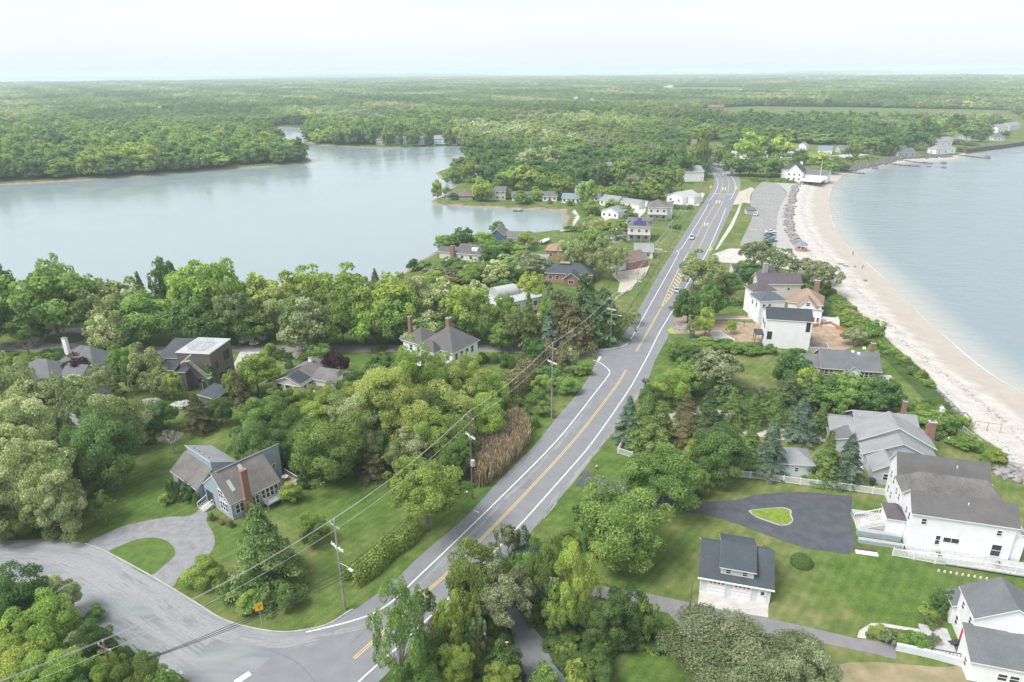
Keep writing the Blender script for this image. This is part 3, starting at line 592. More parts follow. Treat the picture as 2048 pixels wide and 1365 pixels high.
SHAPE = {'oak': 'round', 'dark': 'round', 'lime': 'round', 'yellow': 'multi', 'locust': 'multi', 'white': 'bush', 'thin': 'airy', 'pine': 'fir', 'spruce': 'cone', 'blue': 'fir',
         'brown': 'fir', 'plum': 'bush', 'grey': 'wide', 'arb': 'column', 'bush': 'bush', 'limebush': 'bush', 'darkbush': 'bush', 'ball': 'dome', 'spread': 'wide', 'feather': 'airy'}
LMAT = {'arb': 'lime', 'bush': 'oak', 'limebush': 'lime', 'darkbush': 'dark', 'ball': 'dark', 'spread': 'lime', 'feather': 'oak'}
CM, TM = {}, {}
def crown(kind, lod, var):
    key = (kind, lod, var)
    if key in CM: return CM[key]
    sh = SHAPE[kind]; n, S = LOD[lod]
    rng = np.random.default_rng(hash((sh, lod)) % 1 + sum(map(ord, sh+lod))*7+var*101)
    if sh in ('column', 'dome'): n = int(n*.5)
    if sh == 'airy': n = int(n*.42); S *= .95
    if sh == 'bush': n = int(n*.6); S *= 1.25
    if sh in ('cone', 'fir'): S *= 1.25; n = int(n*.8)
    if kind == 'locust': S *= 1.05
    C, Nn, t, S, asp, pc = crown_pts(sh, n, rng, S)
    q0, q1 = np.percentile(C[:, :2], [1, 99]); kx = 1.0/max(q1-q0, .5); kz = 1/np.percentile(C[:, 2], 99.5); C = C*np.array([kx, kx, kz]); pc = pc*np.array([kx, kx, kz])
    V, Q = leaves(C, Nn, S, asp, rng)
    me = np_mesh('crown', V, Q, [MATS[LMAT.get(kind, kind)]], None, [('t', 'FACE', t)])
    CM[key] = me; TM[key] = pc; return me
TR = {}
def trunk(kind, lod, var):
    key = (kind, lod, var)
    if key in TR: return TR[key]
    crown(kind, lod, var); sh = SHAPE[kind]; pc = TM[key]; rnd = random.Random(var*7+len(kind)); mb = MB()
    if sh in ('cone', 'fir', 'column'): mb.tube((0, 0, -.01), (0, 0, .8), .022, .006, 6)
    elif sh == 'dome': mb.tube((0, 0, -.01), (0, 0, .5), .04, .02, 6)
    else:
        fk = {'bush': .08, 'airy': .26, 'wide': .26, 'multi': .2}.get(sh, .24)
        r0 = {'bush': .02, 'airy': .018, 'wide': .026}.get(sh, .022)
        mid = (rnd.uniform(-.02, .02), rnd.uniform(-.02, .02), fk)
        mb.tube((0, 0, -.02), mid, r0*1.15, r0*.85, 7)
        nb = {'huge': 22, 'near': 16, 'mid': 9, 'far': 5}.get(lod, 4)
        idx = list(range(len(pc))); rnd.shuffle(idx)
        for i in idx[:nb]:
            c = Vector(pc[i]); m = Vector(mid)
            k = m+(c-m)*.5+Vector((rnd.uniform(-.03, .03), rnd.uniform(-.03, .03), .03+rnd.uniform(0, .03)))
            mb.tube(m, k, r0*.5, r0*.32, 5, 0, False); mb.tube(k, c, r0*.32, r0*.1, 5, 0, False)
            for _ in range(2 if lod in ('near', 'huge') else 0):
                e = c+Vector((rnd.uniform(-.09, .09), rnd.uniform(-.09, .09), rnd.uniform(-.02, .1))); mb.tube(k+(c-k)*.5, e, r0*.16, r0*.06, 4, 0, False)
    TR[key] = mb.mesh('trunk', BARKG if kind in ('thin', 'locust', 'grey', 'feather') else BARK); return TR[key]
LOOK = {'oak': ('broad green leafy tree', 'tree'), 'dark': ('dark green dense leafy tree', 'tree'), 'lime': ('bright fresh green leafy tree', 'tree'), 'yellow': ('yellow green tall leafy tree', 'tree'),
        'locust': ('locust tree speckled with pale blossom', 'tree'), 'white': ('white flowering shrub', 'shrub'), 'thin': ('sparse olive green open tree', 'tree'), 'pine': ('dark pine tree', 'tree'),
        'spruce': ('green cone shaped spruce', 'tree'), 'blue': ('blue grey spruce', 'tree'), 'brown': ('brownish green conifer', 'tree'), 'plum': ('deep purple leaved tree', 'tree'), 'grey': ('grey green spreading tree', 'tree'),
        'arb': ('narrow bright green column conifer', 'tree'), 'bush': ('rounded green bush', 'bush'), 'limebush': ('bright green loose bush', 'bush'), 'darkbush': ('dark green bush', 'bush'), 'ball': ('clipped round shrub', 'shrub'),
        'spread': ('wide bright green drooping tree', 'tree'), 'feather': ('soft feathery green tree', 'tree')}
NAME = {'oak': 'leafy_tree', 'dark': 'leafy_tree', 'lime': 'leafy_tree', 'yellow': 'leafy_tree', 'locust': 'blossoming_tree', 'white': 'flowering_shrub', 'thin': 'open_tree', 'pine': 'pine_tree', 'spruce': 'spruce_tree',
        'blue': 'spruce_tree', 'brown': 'conifer_tree', 'plum': 'purple_tree', 'grey': 'spreading_tree', 'arb': 'column_conifer', 'bush': 'garden_bush', 'limebush': 'garden_bush', 'darkbush': 'garden_bush', 'ball': 'clipped_shrub', 'spread': 'leafy_tree', 'feather': 'leafy_tree'}
TREES = []
cnt = [0]
def plant(kind, x, y, wd, ht, z=None, lod=None, px=None):
    r = math.hypot(x, y); lod = lod or ('huge' if r < 130 and wd > 13 else 'near' if r < 140 and wd > 4 else 'mid' if r < 330 else 'far')
    if wd < 4 and r < 140: lod = 'mid'
    cnt[0] += 1; var = cnt[0] % 3
    if z is None: z = gz1(x, y)
    if NAME[kind] in ('garden_bush', 'clipped_shrub', 'flowering_shrub') and lod != 'near': nm = NAME[kind]
    nm = NAME[kind]
    root = empty(nm, (x, y, z-.05), (cnt[0]*2.39996) % 6.283)
    root.scale = (wd, wd, ht)
    link('crown', crown(kind, lod, var), root); 
    if SHAPE[kind] != 'dome' and nm != 'clipped_shrub': link('trunk', trunk(kind, lod, var), root)
    TREES.append((root, kind, px or proj(x, y, 0)))
    return root
def T(kind, px, yt, yb, wpx, ws=1.0):
    # crown outline as an ellipsoid seen from above: fit its height and foot to the outline's top and bottom
    sh = SHAPE[kind]; conic = sh in ('fir', 'cone', 'column')
    X, Y = G(px, yb); wk = .93*(1.2 if conic and sh != 'column' and wpx > 36 and px > 1200 else 1)
    for it in range(3):
        dep = Y*cp+H*sp*.95; th = math.atan2(H-3, math.hypot(X, Y)); S = (yb-yt)*dep/F; wd = wpx*dep/F*wk; a = wd/2; c, s_ = math.cos(th), math.sin(th)
        fc = .5 if sh in ('bush', 'dome') else .58; off = 0
        if conic: h = max(.8, min(S/c*.97, wd*4.5))
        else:
            h = S/c
            for _ in range(12): h = max(.5, (S-math.sqrt((a*s_)**2+((1-fc)*h*c)**2)*1.0)/(fc*c))*.5+h*.5
            e = math.sqrt((a*s_)**2+((1-fc)*h*c)**2)
            if e > fc*h*c:
                b2 = max((.28*a)**2, ((S/2)**2-(a*s_)**2)/c**2); h = math.sqrt(b2)/(1-fc); off = S/2-fc*h*c
            h = max(.6, min(h, wd*2.4+3)); e = math.sqrt((a*s_)**2+((1-fc)*h*c)**2); off = S-(e+fc*h*c)
        yb2 = yb-off*F/dep; X, Y = G(px, yb2)
    d = ray(px, yb2-.5*h*c*F/dep); X = d[0]*Y/d[1]
    return plant(kind, X, Y, wd, h, px=(px, (yt+yb)/2))
HAND = '''
dark -10 540 662 80;dark 12 532 655 60;oak 100 525 682 170;thin 108 512 662 90;lime 62 565 660 90;oak 165 550 672 110;pine 226 540 650 22;thin 215 575 685 110;locust 258 558 665 95;pine 283 545 640 32;dark 331 515 625 56
oak 290 585 688 120;lime 388 532 668 115;lime 442 520 675 110;dark 405 585 692 110;thin 470 565 692 85;yellow 528 548 665 105;thin 565 575 682 95;lime 615 538 655 110;lime 690 535 655 115;oak 728 562 682 90;locust 612 592 706 112;oak 682 590 694 85
lime 775 550 682 120;locust 832 552 672 105;locust 880 558 672 100;lime 745 600 692 100;oak 800 592 690 95;lime 930 568 682 100;oak 950 592 690 70;locust 850 622 692 110;dark 905 622 690 85;spruce 1057 588 702 52;oak 1003 645 702 60
thin 1024 625 702 44;dark 38 605 682 70;oak -40 600 700 90;oak 50 620 690 80;thin 210 615 705 85;locust 213 628 716 72;darkbush 208 672 715 50;plum 154 704 762 56;plum 668 704 754 54;white 503 659 690 56;oak 490 618 690 85;white 470 652 668 30
arb 419 716 776 28;arb 449 698 745 28;arb 345 668 684 12;lime 512 705 785 78;brown 474 745 805 50;arb 538 690 712 16;darkbush 560 698 718 30;darkbush 572 704 722 26;ball 577 718 736 18;darkbush 612 706 728 34;darkbush 640 706 730 28;oak 640 690 730 50
locust 70 752 850 110;thin 25 700 840 90;thin 120 735 850 80;locust 150 745 800 60;thin 195 725 800 60;oak 250 690 775 70;thin 290 690 785 80;dark 275 715 785 50;thin 328 735 800 50;thin 175 760 880 80;brown 60 815 880 90;thin 110 800 890 70
locust 40 785 950 125;locust 70 868 1040 165;locust 112 938 1074 105;locust 12 935 1066 110;locust 235 775 900 115;dark 204 818 972 145;dark 160 900 980 90;oak 20 1010 1080 90;feather 205 984 1042 56;brown 392 788 862 66;dark 318 800 860 70;dark 440 792 850 50;white 290 795 822 60;white 362 800 815 40;white 110 805 835 60;white 130 690 700 20
oak 520 792 885 95;dark 508 842 942 100;oak 565 800 900 85;dark 600 855 935 95;oak 640 862 935 80;oak 656 832 960 150;dark 560 850 935 90;lime 640 792 862 100;locust 715 785 905 120;lime 690 770 850 90;dark 740 850 940 95;yellow 792 728 885 160;lime 838 692 850 110;yellow 885 768 885 140;lime 960 790 875 110
yellow 945 738 835 90;yellow 800 800 905 120;lime 870 825 925 100;yellow 748 742 850 90;lime 975 740 830 90;locust 820 860 950 90;dark 700 900 950 60;thin 790 880 960 80;brown 745 870 955 60;dark 765 760 900 80;dark 850 790 900 80;spread 852 918 1062 158;oak 905 880 960 70;oak 930 860 930 60
spruce 524 1018 1172 160;limebush 400 1112 1180 84;limebush 505 1172 1224 66;bush 575 1162 1218 62;lime 625 1027 1088 66;feather 452 1160 1200 46;darkbush 345 958 1002 26;brown 358 962 1000 22;darkbush 372 964 1004 28;limebush 330 985 1010 30;limebush 580 962 1007 44;darkbush 608 945 978 28;bush 421 1025 1042 16;bush 443 1040 1050 10;darkbush 462 1040 1055 14;darkbush 392 985 1010 16
ball 964 705 726 26;limebush 982 702 722 28;ball 988 706 726 22;darkbush 1012 704 735 24;ball 1008 710 735 18;ball 1024 712 738 18;ball 1040 712 736 18;dark 1070 680 740 50;brown 1095 680 740 50;brown 1128 700 745 40;locust 1142 695 740 30;bush 1148 728 752 40;bush 1170 725 750 30;bush 1120 745 775 50;white 1118 757 775 26;bush 1140 755 790 50;darkbush 1100 730 770 60;bush 1075 775 812 40;bush 1086 800 832 36;darkbush 1073 835 855 16;limebush 1085 748 790 40
brown 1128 595 692 95;pine 1170 550 672 95;pine 1207 578 680 80;brown 1150 608 702 85;blue 1098 618 700 50;thin 1240 622 682 60;lime 1066 545 622 62;thin 1104 568 640 60;locust 955 560 620 60;locust 985 530 572 60;pine 1183 590 690 70;thin 1265 620 650 40
oak 925 520 550 60;dark 905 515 545 50;oak 960 520 560 60;locust 1010 510 560 80;dark 985 495 540 50;grey 1046 505 545 50;dark 923 456 500 54;oak 892 470 505 50;lime 965 463 500 46;oak 995 432 458 34;lime 1050 465 500 40;pine 1022 478 508 36;lime 1035 490 520 40;oak 990 480 520 80;plum 1160 475 505 22;thin 1140 470 535 60;thin 1165 470 550 70;lime 1190 455 500 60;thin 1195 490 560 60;thin 1235 480 550 60;thin 1225 500 560 50;thin 1182 430 480 60;lime 1190 460 500 40
darkbush 825 514 540 30;bush 845 520 540 34;grey 870 535 565 60;brown 900 535 570 70;oak 940 530 570 60;pine 749 530 560 18;grey 1075 510 550 50;darkbush 1010 560 600 60;grey 1080 560 610 50;lime 870 540 575 50
blue 1258 794 884 50;spruce 1292 792 892 70;spruce 1320 805 905 80;brown 1372 824 905 62;spruce 1334 784 822 28;brown 1375 788 845 46;pine 1418 780 852 50;spruce 1466 776 852 52;spruce 1510 790 852 46;spruce 1551 795 850 44;blue 1604 795 882 56;spruce 1644 806 866 40;spruce 1503 850 905 44;blue 1543 842 952 58;spruce 1656 862 962 60;blue 1699 868 968 56;pine 1578 746 822 60;pine 1612 752 822 46;pine 1445 745 792 50
dark 1440 850 958 128;lime 1400 870 945 70;oak 1330 898 1018 160;oak 1395 930 990 60;oak 1246 975 1122 180;oak 1185 1030 1112 60;limebush 1184 967 1002 40;bush 1165 1000 1040 50;bush 1140 1055 1100 60;lime 1345 735 812 80;dark 1300 770 825 50;oak 1372 730 790 60;grey 1435 702 775 105;dark 1588 706 775 80;dark 1640 745 812 95;oak 1700 745 818 95;dark 1758 750 822 80;lime 1612 735 802 60;oak 1670 770 825 80;dark 1730 770 825 80;lime 1630 765 815 50
oak 1352 688 720 45;dark 1380 690 735 60;bush 1410 672 700 55;bush 1443 675 702 55;bush 1468 682 706 44;bush 1500 682 708 60;bush 1540 688 708 30;darkbush 1593 694 712 34;oak 1380 715 760 60;thin 1400 690 725 30
thin 1402 505 590 95;grey 1388 515 580 60;thin 1425 530 600 50;dark 1378 580 650 62;oak 1412 572 650 60;brown 1440 545 585 40;dark 1425 560 640 50;lime 1412 615 672 42;pine 1368 578 622 40;darkbush 1460 545 570 40;dark 1500 520 560 60;grey 1512 482 545 70;thin 1556 494 560 70;grey 1618 518 565 90;grey 1645 528 592 70;darkbush 1530 530 560 40;darkbush 1625 560 595 50;lime 1463 640 668 22;thin 1385 640 680 30;dark 1505 552 590 16;spruce 1513 560 600 18
oak 952 1092 1240 128;grey 1010 1135 1265 125;oak 1055 1110 1220 80;feather 1095 1085 1240 80;blue 1048 1053 1112 46;grey 1016 1050 1112 52;lime 1150 1095 1262 92;lime 1112 1175 1270 56;dark 1250 1178 1285 95;dark 1205 1198 1292 85;oak 1290 1200 1290 50;grey 1508 1240 1440 350;grey 1600 1300 1450 130;feather 800 1190 1400 115;feather 845 1168 1262 60;lime 900 1200 1330 60;dark 868 1262 1362 90;lime 905 1290 1385 90;oak 840 1320 1430 100;lime 950 1195 1290 40;thin 955 1225 1330 40
dark 1010 1290 1365 70;lime 1000 1330 1420 80;brown 870 1230 1300 50;bush 1090 1330 1385 60;dark 1185 1300 1375 90;bush 1210 1240 1300 60;limebush 1160 1320 1380 60;darkbush 1240 1240 1300 70;bush 1300 1230 1275 60;bush 1340 1250 1290 60;dark 985 1200 1270 60
dark 35 1130 1292 130;locust 110 1148 1242 90;lime 92 1190 1332 130;lime 38 1268 1400 140;dark 175 1240 1342 84;lime 222 1305 1400 80;lime 112 1290 1425 120;oak 285 1310 1400 90;dark 160 1330 1430 100;lime -20 1200 1300 110;locust 150 1270 1360 80;oak 330 1330 1420 60;dark -30 1130 1230 90;bush 190 1210 1245 40
ball 1604 1104 1134 46;dark 1886 1177 1225 46;bush 1866 1228 1258 30;limebush 1878 1208 1230 40;ball 1887 1227 1240 12;ball 1902 1228 1240 12;limebush 1760 1250 1275 42;grey 1775 1262 1288 34;bush 1805 1262 1290 40;bush 1840 1262 1298 46;grey 1868 1268 1292 22;limebush 1738 1262 1274 16;bush 1825 1262 1280 30;limebush 1848 1214 1226 22
bush 1878 830 870 60;bush 1850 820 850 60;darkbush 1905 835 862 40;bush 1930 870 900 60;limebush 1995 900 925 40;bush 1975 915 935 30;bush 1750 640 680 40;grey 1708 655 690 50;darkbush 1760 790 800 20
bush 1880 1020 1040 20;bush 1530 1090 1100 10;limebush 1995 1120 1140 10;limebush 1745 690 710 30;darkbush 1560 925 950 18
oak 742 250 290 34;oak 780 254 291 26;oak 826 252 291 30;dark 858 256 290 22;oak 900 250 289 30;oak 770 262 292 16;dark 801 264 292 14;oak 705 250 290 34;oak 675 254 289 30;lime 930 255 289 28;oak 1012 378 398 26;lime 1072 375 402 24;oak 1118 376 400 24;dark 1168 372 396 26;lime 1205 372 398 30;oak 958 380 402 26;thin 975 385 402 22;oak 895 372 388 24;lime 1140 400 412 18;thin 1165 402 420 26;oak 1182 405 430 34;bush 1060 398 406 16;bush 1100 400 408 14;lime 1262 372 398 34;oak 1290 376 400 30;dark 1320 372 396 26;oak 1245 440 470 34;thin 1232 450 485 34;thin 1205 470 512 44;lime 1170 500 545 50;oak 1150 500 540 40;yellow 900 712 830 90;lime 938 708 800 60;oak 868 712 790 60;oak 1042 612 690 66;lime 1005 590 660 60;locust 1075 628 690 36;lime 600 772 830 60;oak 560 775 840 60;lime 660 765 830 70;thin 300 740 800 50;oak 470 740 800 50;lime 345 745 800 40;dark 700 745 820 60;lime 1095 600 680 50;lime 1405 262 345 40;dark 1330 290 350 60;dark 1360 300 360 60;oak 1250 320 372 60;oak 1300 335 378 60;oak 1345 325 385 50;lime 1175 362 408 44;oak 1235 365 400 40;dark 1265 330 385 50;grey 1275 350 395 60;lime 1300 360 400 50;lime 964 355 402 46;lime 874 358 394 28;oak 1043 383 408 36;darkbush 905 386 400 22;thin 1075 388 402 20;lime 1125 350 395 50;oak 1090 345 390 50;dark 1145 335 385 50;lime 1055 330 385 60;lime 1020 335 380 50;oak 1000 350 385 40;lime 940 325 365 40;oak 905 330 362 40;lime 920 315 350 40;locust 1060 300 350 60;locust 1105 295 350 60;dark 1195 330 372 40;oak 1360 378 400 24;oak 1240 405 430 44;darkbush 1262 425 440 30;limebush 1195 440 460 60;lime 1185 400 430 40;oak 1225 400 425 40
oak 1465 310 352 50;dark 1500 315 352 60;oak 1535 315 355 60;lime 1557 320 352 44;oak 1440 285 335 44;lime 1505 268 325 70;lime 1560 275 325 60;thin 1530 280 325 60;dark 1600 300 330 40;lime 1640 305 330 40;dark 1680 320 340 40;bush 1660 322 345 40;pine 1500 272 312 30;dark 1465 272 300 40;dark 1775 270 312 50;dark 1820 255 300 60;dark 1855 240 290 50;bush 1910 278 288 40;bush 1868 290 300 20;bush 1700 290 320 30;oak 1740 280 308 50;oak 1855 268 300 30;lime 1922 290 302 24;dark 1960 262 284 34;oak 1935 250 276 34;lime 1900 262 284 30;oak 1975 250 270 30;dark 2012 262 276 20;oak 1780 285 312 34;thin 1845 285 308 24;bush 1945 284 292 30;oak 1985 232 256 30;oak 1835 240 285 50;dark 1905 232 272 50;oak 1950 236 268 46;lime 1885 240 272 36;oak 1715 275 305 40
'''
for tok in HAND.replace('\n', ';').split(';'):
    tok = tok.split()
    if len(tok) == 5: T(tok[0], *map(float, tok[1:]))
NHAND = len(TREES)

# the mid-distance wood: nearest crowns are trees of their own, the rest is one mass
rng = np.random.default_rng(5)
pts = []; d = 430.0
while d < 11500:
    s = 11.0*max(1, (d/1500)**.8); ws = s; n = int(2*math.radians(46)*d/s)
    a = (np.arange(n)+rng.random(n)*.9)/n*2*math.radians(46)-math.radians(46)
    r = d+rng.random(n)*s
    pts.append(np.stack([r*np.sin(a), r*np.cos(a), np.full(n, s)], 1)); d += s*.92
pts = np.concatenate(pts)


# ------------------------------------------------------------------ houses
FASC = mat('fascia_white', (.8, .8, .8), .6, (.72, .72, .72), 2)
WHITE = siding('white_siding', (.80, .81, .82)); GREYS = siding('grey_siding', (.46, .50, .52)); PALE = siding('pale_grey_siding', (.62, .67, .70)); BEIGE = siding('beige_siding', (.60, .57, .52))
BLUE = siding('blue_siding', (.30, .375, .43), 1, 2.2, .9); NAVY = siding('navy_siding', (.10, .15, .23), 1, 2.5); CHAR = siding('charcoal_shingle', (.12, .12, .13)); WOOD = siding('weathered_wood', (.15, .13, .125), 1, 2.5, .75)
BRICK = mat('brick', (.30, .175, .135), .9, (.21, .115, .09), 6, 3); ORANGE = mat('orange_brick', (.42, .235, .17), .9, (.34, .18, .13), 3, 3); STUCCO = mat('stucco', (.78, .78, .78), .8, (.7, .71, .72), .6, 4)
TRIMW = FASC; GLASS = glassmat()
R_GREY = roofmat('grey_shingle', (.115, .112, .112)); R_LIGHT = roofmat('light_grey_shingle', (.24, .245, .25), .85); R_SLATE = roofmat('slate_shingle', (.062, .074, .086)); R_DARK = roofmat('charcoal_shingle_roof', (.05, .058, .068))
R_MID = roofmat('mid_grey_shingle', (.13, .138, .145)); R_TAN = roofmat('tan_shingle', (.27, .2, .15)); R_MAUVE = roofmat('mauve_shingle', (.1, .088, .095)); R_BROWN = roofmat('brown_shingle', (.17, .125, .11)); R_ORANGE = roofmat('orange_shingle', (.3, .19, .14))
R_WEATH = roofmat('weathered_shingle', (.165, .155, .148), .6); R_WHITE = roofmat('white_membrane', (.36, .37, .37), .9); R_BLUE = roofmat('blue_shingle', (.17, .215, .26)); R_MET = mat('metal_roof', (.1, .12, .14), .45, (.08, .1, .115), 2, 3, metal=.2)
DECK = mat('deck_boards', (.46, .33, .22), .8, (.36, .26, .18), 2, 3); DECKG = mat('grey_deck_boards', (.45, .45, .45), .8, (.34, .34, .34), 2, 3); RED = mat('red_paint', (.6, .06, .07), .5); PV = mat('solar_cells', (.02, .03, .12), .2, (.03, .045, .16), 1.5, spec=.6)
DKM = mat('dark_metal', (.05, .055, .06), .5); GALV = mat('galvanised', (.5, .52, .53), .5)
HOUSES = []
rd_ = random.Random(4)
class House:
    def __init__(s, name, label, A, B=None, z=0, ang=None, W=None, cat='house', group=None, zb=None):
        a = Vector(G(*A, z)); 
        if B is not None: b_ = Vector(G(*B, z)); s.W = (b_-a).length; ang = math.atan2(b_.y-a.y, b_.x-a.x)
        else: s.W = W; ang = math.radians(ang)
        zb = gz1(*a) if zb is None else zb
        s.root = empty(name, (a.x, a.y, 0), ang, label, cat, group); s.a = a; s.ang = ang
        s.walls = {}; s.roofs = {}; s.z = z
        HOUSES.append(s)
    def world(s, x, y): c, n = math.cos(s.ang), math.sin(s.ang); return (s.a.x+x*c-y*n, s.a.y+x*n+y*c)
    def wall(s, m): return s.walls.setdefault(m.name, (MB(), m))[0]
    def roof(s, m): return s.roofs.setdefault(m.name, (MB(), m))[0]
    def wing(s, x0, x1, y0, y1, z1, rt='gx', rh=2, wm=WHITE, rm=R_GREY, ov=.35, t=.16, z0=-.3, found=True):
        W = s.wall(wm); R = s.roof(rm); u = .02
        xm, ym = (x0+x1)/2, (y0+y1)/2
        if rt == 'gx':
            W.extr([(y0, z0), (y1, z0), (y1, z1), (ym, z1+rh), (y0, z1)], x0, x1, 'x'); k = rh/(ym-y0)*ov
            R.slab([(x0-ov, y0-ov, z1-k+t+u), (x1+ov, y0-ov, z1-k+t+u), (x1+ov, ym, z1+rh+t+u), (x0-ov, ym, z1+rh+t+u)], t)
            R.slab([(x0-ov, ym, z1+rh+t+u), (x1+ov, ym, z1+rh+t+u), (x1+ov, y1+ov, z1-k+t+u), (x0-ov, y1+ov, z1-k+t+u)], t)
        elif rt == 'gy':
            W.extr([(x0, z0), (x1, z0), (x1, z1), (xm, z1+rh), (x0, z1)][::-1], y0, y1, 'y'); k = rh/(xm-x0)*ov
            R.slab([(x0-ov, y0-ov, z1-k+t+u), (xm, y0-ov, z1+rh+t+u), (xm, y1+ov, z1+rh+t+u), (x0-ov, y1+ov, z1-k+t+u)], t)
            R.slab([(xm, y0-ov, z1+rh+t+u), (x1+ov, y0-ov, z1-k+t+u), (x1+ov, y1+ov, z1-k+t+u), (xm, y1+ov, z1+rh+t+u)], t)
        elif rt == 'hip':
            W.box(x0, x1, y0, y1, z0, z1)
            X0, X1, Y0, Y1 = x0-ov, x1+ov, y0-ov, y1+ov; dx, dy = X1-X0, Y1-Y0; zz = z1+t+u; zt = zz+rh
            if dx >= dy: p, q = (X0+dy/2, ym, zt), (X1-dy/2, ym, zt)
            else: p, q = (xm, Y0+dx/2, zt), (xm, Y1-dx/2, zt)
            A, B, C, D = (X0, Y0, zz), (X1, Y0, zz), (X1, Y1, zz), (X0, Y1, zz)
            fs = [[A, B, q, p], [B, C, q], [C, D, p, q], [D, A, p]] if dx >= dy else [[A, B, p], [B, C, q, p], [C, D, q], [D, A, p, q]]
            for f in fs: R.add([tuple(v) for v in f], [tuple(range(len(f)))])
            R.box(X0, X1, Y0, Y1, zz-t, zz-.004, 1)
        elif rt == 'flat':
            W.box(x0, x1, y0, y1, z0, z1); R.box(x0-ov, x1+ov, y0-ov, y1+ov, z1+u, z1+u+t, 0); R.box(x0-ov-.04, x1+ov+.04, y0-ov-.04, y1+ov+.04, z1+u-.05, z1+u+t-.03, 1)
        else:      # shed: 'sb' rises to the back, 'sf' falls to the back, 'sr' rises right, 'sl' rises left
            if rt in ('sb', 'sf'):
                za, zc = (z1, z1+rh) if rt == 'sb' else (z1+rh, z1); k = (zc-za)/(y1-y0)*ov
                W.extr([(y0, z0), (y1, z0), (y1, zc), (y0, za)], x0, x1, 'x')
                R.slab([(x0-ov, y0-ov, za-k+t+u), (x1+ov, y0-ov, za-k+t+u), (x1+ov, y1+ov, zc+k+t+u), (x0-ov, y1+ov, zc+k+t+u)], t)
            else:
                za, zc = (z1, z1+rh) if rt == 'sr' else (z1+rh, z1); k = (zc-za)/(x1-x0)*ov
                W.extr([(x0, z0), (x1, z0), (x1, zc), (x0, za)][::-1], y0, y1, 'y')
                R.slab([(x0-ov, y0-ov, za-k+t+u), (x1+ov, y0-ov, zc+k+t+u), (x1+ov, y1+ov, zc+k+t+u), (x0-ov, y1+ov, za-k+t+u)], t)
        return s
    def win(s, f, c, u, z, w_=1.0, h=1.3, n=1, gap=1.6, lab=None, frm=None, mull=True):
        """window on face f ('f' y=c, 'b', 'l' x=c, 'r'), centred at u, sill height z"""
        for i in range(n):
            uu = u+i*gap; mb = MB(); pb = MB(); b = .09
            def bx(m, a0, a1, z0, z1, d0, d1):
                if f == 'f': m.box(a0, a1, c-d1, c-d0, z0, z1)
                elif f == 'b': m.box(a0, a1, c+d0, c+d1, z0, z1)
                elif f == 'r': m.box(c+d0, c+d1, a0, a1, z0, z1)
                else: m.box(c-d1, c-d0, a0, a1, z0, z1)
            bx(mb, uu-w_/2-b, uu-w_/2, z-b, z+h+b, -.02, .07); bx(mb, uu+w_/2, uu+w_/2+b, z-b, z+h+b, -.02, .07)
            bx(mb, uu-w_/2, uu+w_/2, z-b, z, -.02, .07); bx(mb, uu-w_/2, uu+w_/2, z+h, z+h+b, -.02, .07)
            if mull:
                if w_ > 1.5: bx(mb, uu-.03, uu+.03, z, z+h, -.02, .055)
                else: bx(mb, uu-w_/2, uu+w_/2, z+h*.5-.03, z+h*.5+.03, -.02, .055)
            bx(pb, uu-w_/2, uu+w_/2, z, z+h, -.03, .025)
            o = mb.build('window', frm or TRIMW, s.root); pb.build('pane', GLASS, o)
        return s
    def door(s, f, c, u, w_=.95, h=2.05, m=None, z=.15, nm='door'):
        mb = MB(); d = .05
        bx = (lambda a0, a1, z0, z1, d1, mm: mb.box(a0, a1, c-d1, c+.02, z0, z1, mm)) if f == 'f' else ((lambda a0, a1, z0, z1, d1, mm: mb.box(c-.02, c+d1, a0, a1, z0, z1, mm)) if f == 'r' else (lambda a0, a1, z0, z1, d1, mm: mb.box(c-d1, c+.02, a0, a1, z0, z1, mm)))
        bx(u-w_/2-.1, u+w_/2+.1, z, z+h+.1, .04, 0); bx(u-w_/2, u+w_/2, z+.02, z+h, .07, 1)
        o = mb.build(nm, [TRIMW, m or TRIMW], s.root)
        kb_ = MB(); 
        if f == 'f': kb_.box(u+w_*.32, u+w_*.4, c-.12, c-.06, z+.95, z+1.05)
        elif f == 'r': kb_.box(c+.06, c+.12, u+w_*.32, u+w_*.4, z+.95, z+1.05)
        else: kb_.box(c-.12, c-.06, u+w_*.32, u+w_*.4, z+.95, z+1.05)
        kb_.build('handle', DKM, o); return o
    def part(s, nm, mb, mats, lab=None):
        o = mb.build(nm, mats, s.root); 
        if lab: o['label'] = lab
        return o
    def chim(s, x, y, z0, z1, w_=.8, d=.7, m=None):
        mb = MB(); mb.box(x-w_/2, x+w_/2, y-d/2, y+d/2, z0, z1, 0); mb.box(x-w_/2-.06, x+w_/2+.06, y-d/2-.06, y+d/2+.06, z1, z1+.15, 1)
        for k in (-.18, .18): mb.box(x+k-.1, x+k+.1, y-.1, y+.1, z1+.15, z1+.4, 2)
        s.part('chimney', mb, [m or BRICK, CONC, R_BROWN]); return s
    def found(s, x0, x1, y0, y1, h=.35):
        mb = MB(); mb.box(x0-.04, x1+.04, y0-.04, y1+.04, -.4, h); s.part('foundation', mb, CONC); return s
    def rail(s, P, z, h=1.0, m=None, nm='railing', step=.35):
        mb = MB()
        for a, b_ in zip(P, P[1:]):
            a3 = Vector((*a[:2], a[2] if len(a) > 2 else z)); b3 = Vector((*b_[:2], b_[2] if len(b_) > 2 else z)); n = max(1, int((b3-a3).length/step))
            up = Vector((0, 0, 1)); mb.tube(a3+up*h, b3+up*h, .06, n=4); mb.tube(a3+up*.12, b3+up*.12, .035, n=4)
            for k in range(n+1):
                p = a3+(b3-a3)*k/n; r = .055 if k % 5 == 0 else .022; mb.tube(p, p+up*h, r, n=4)
        s.part(nm, mb, m or FASC); return s
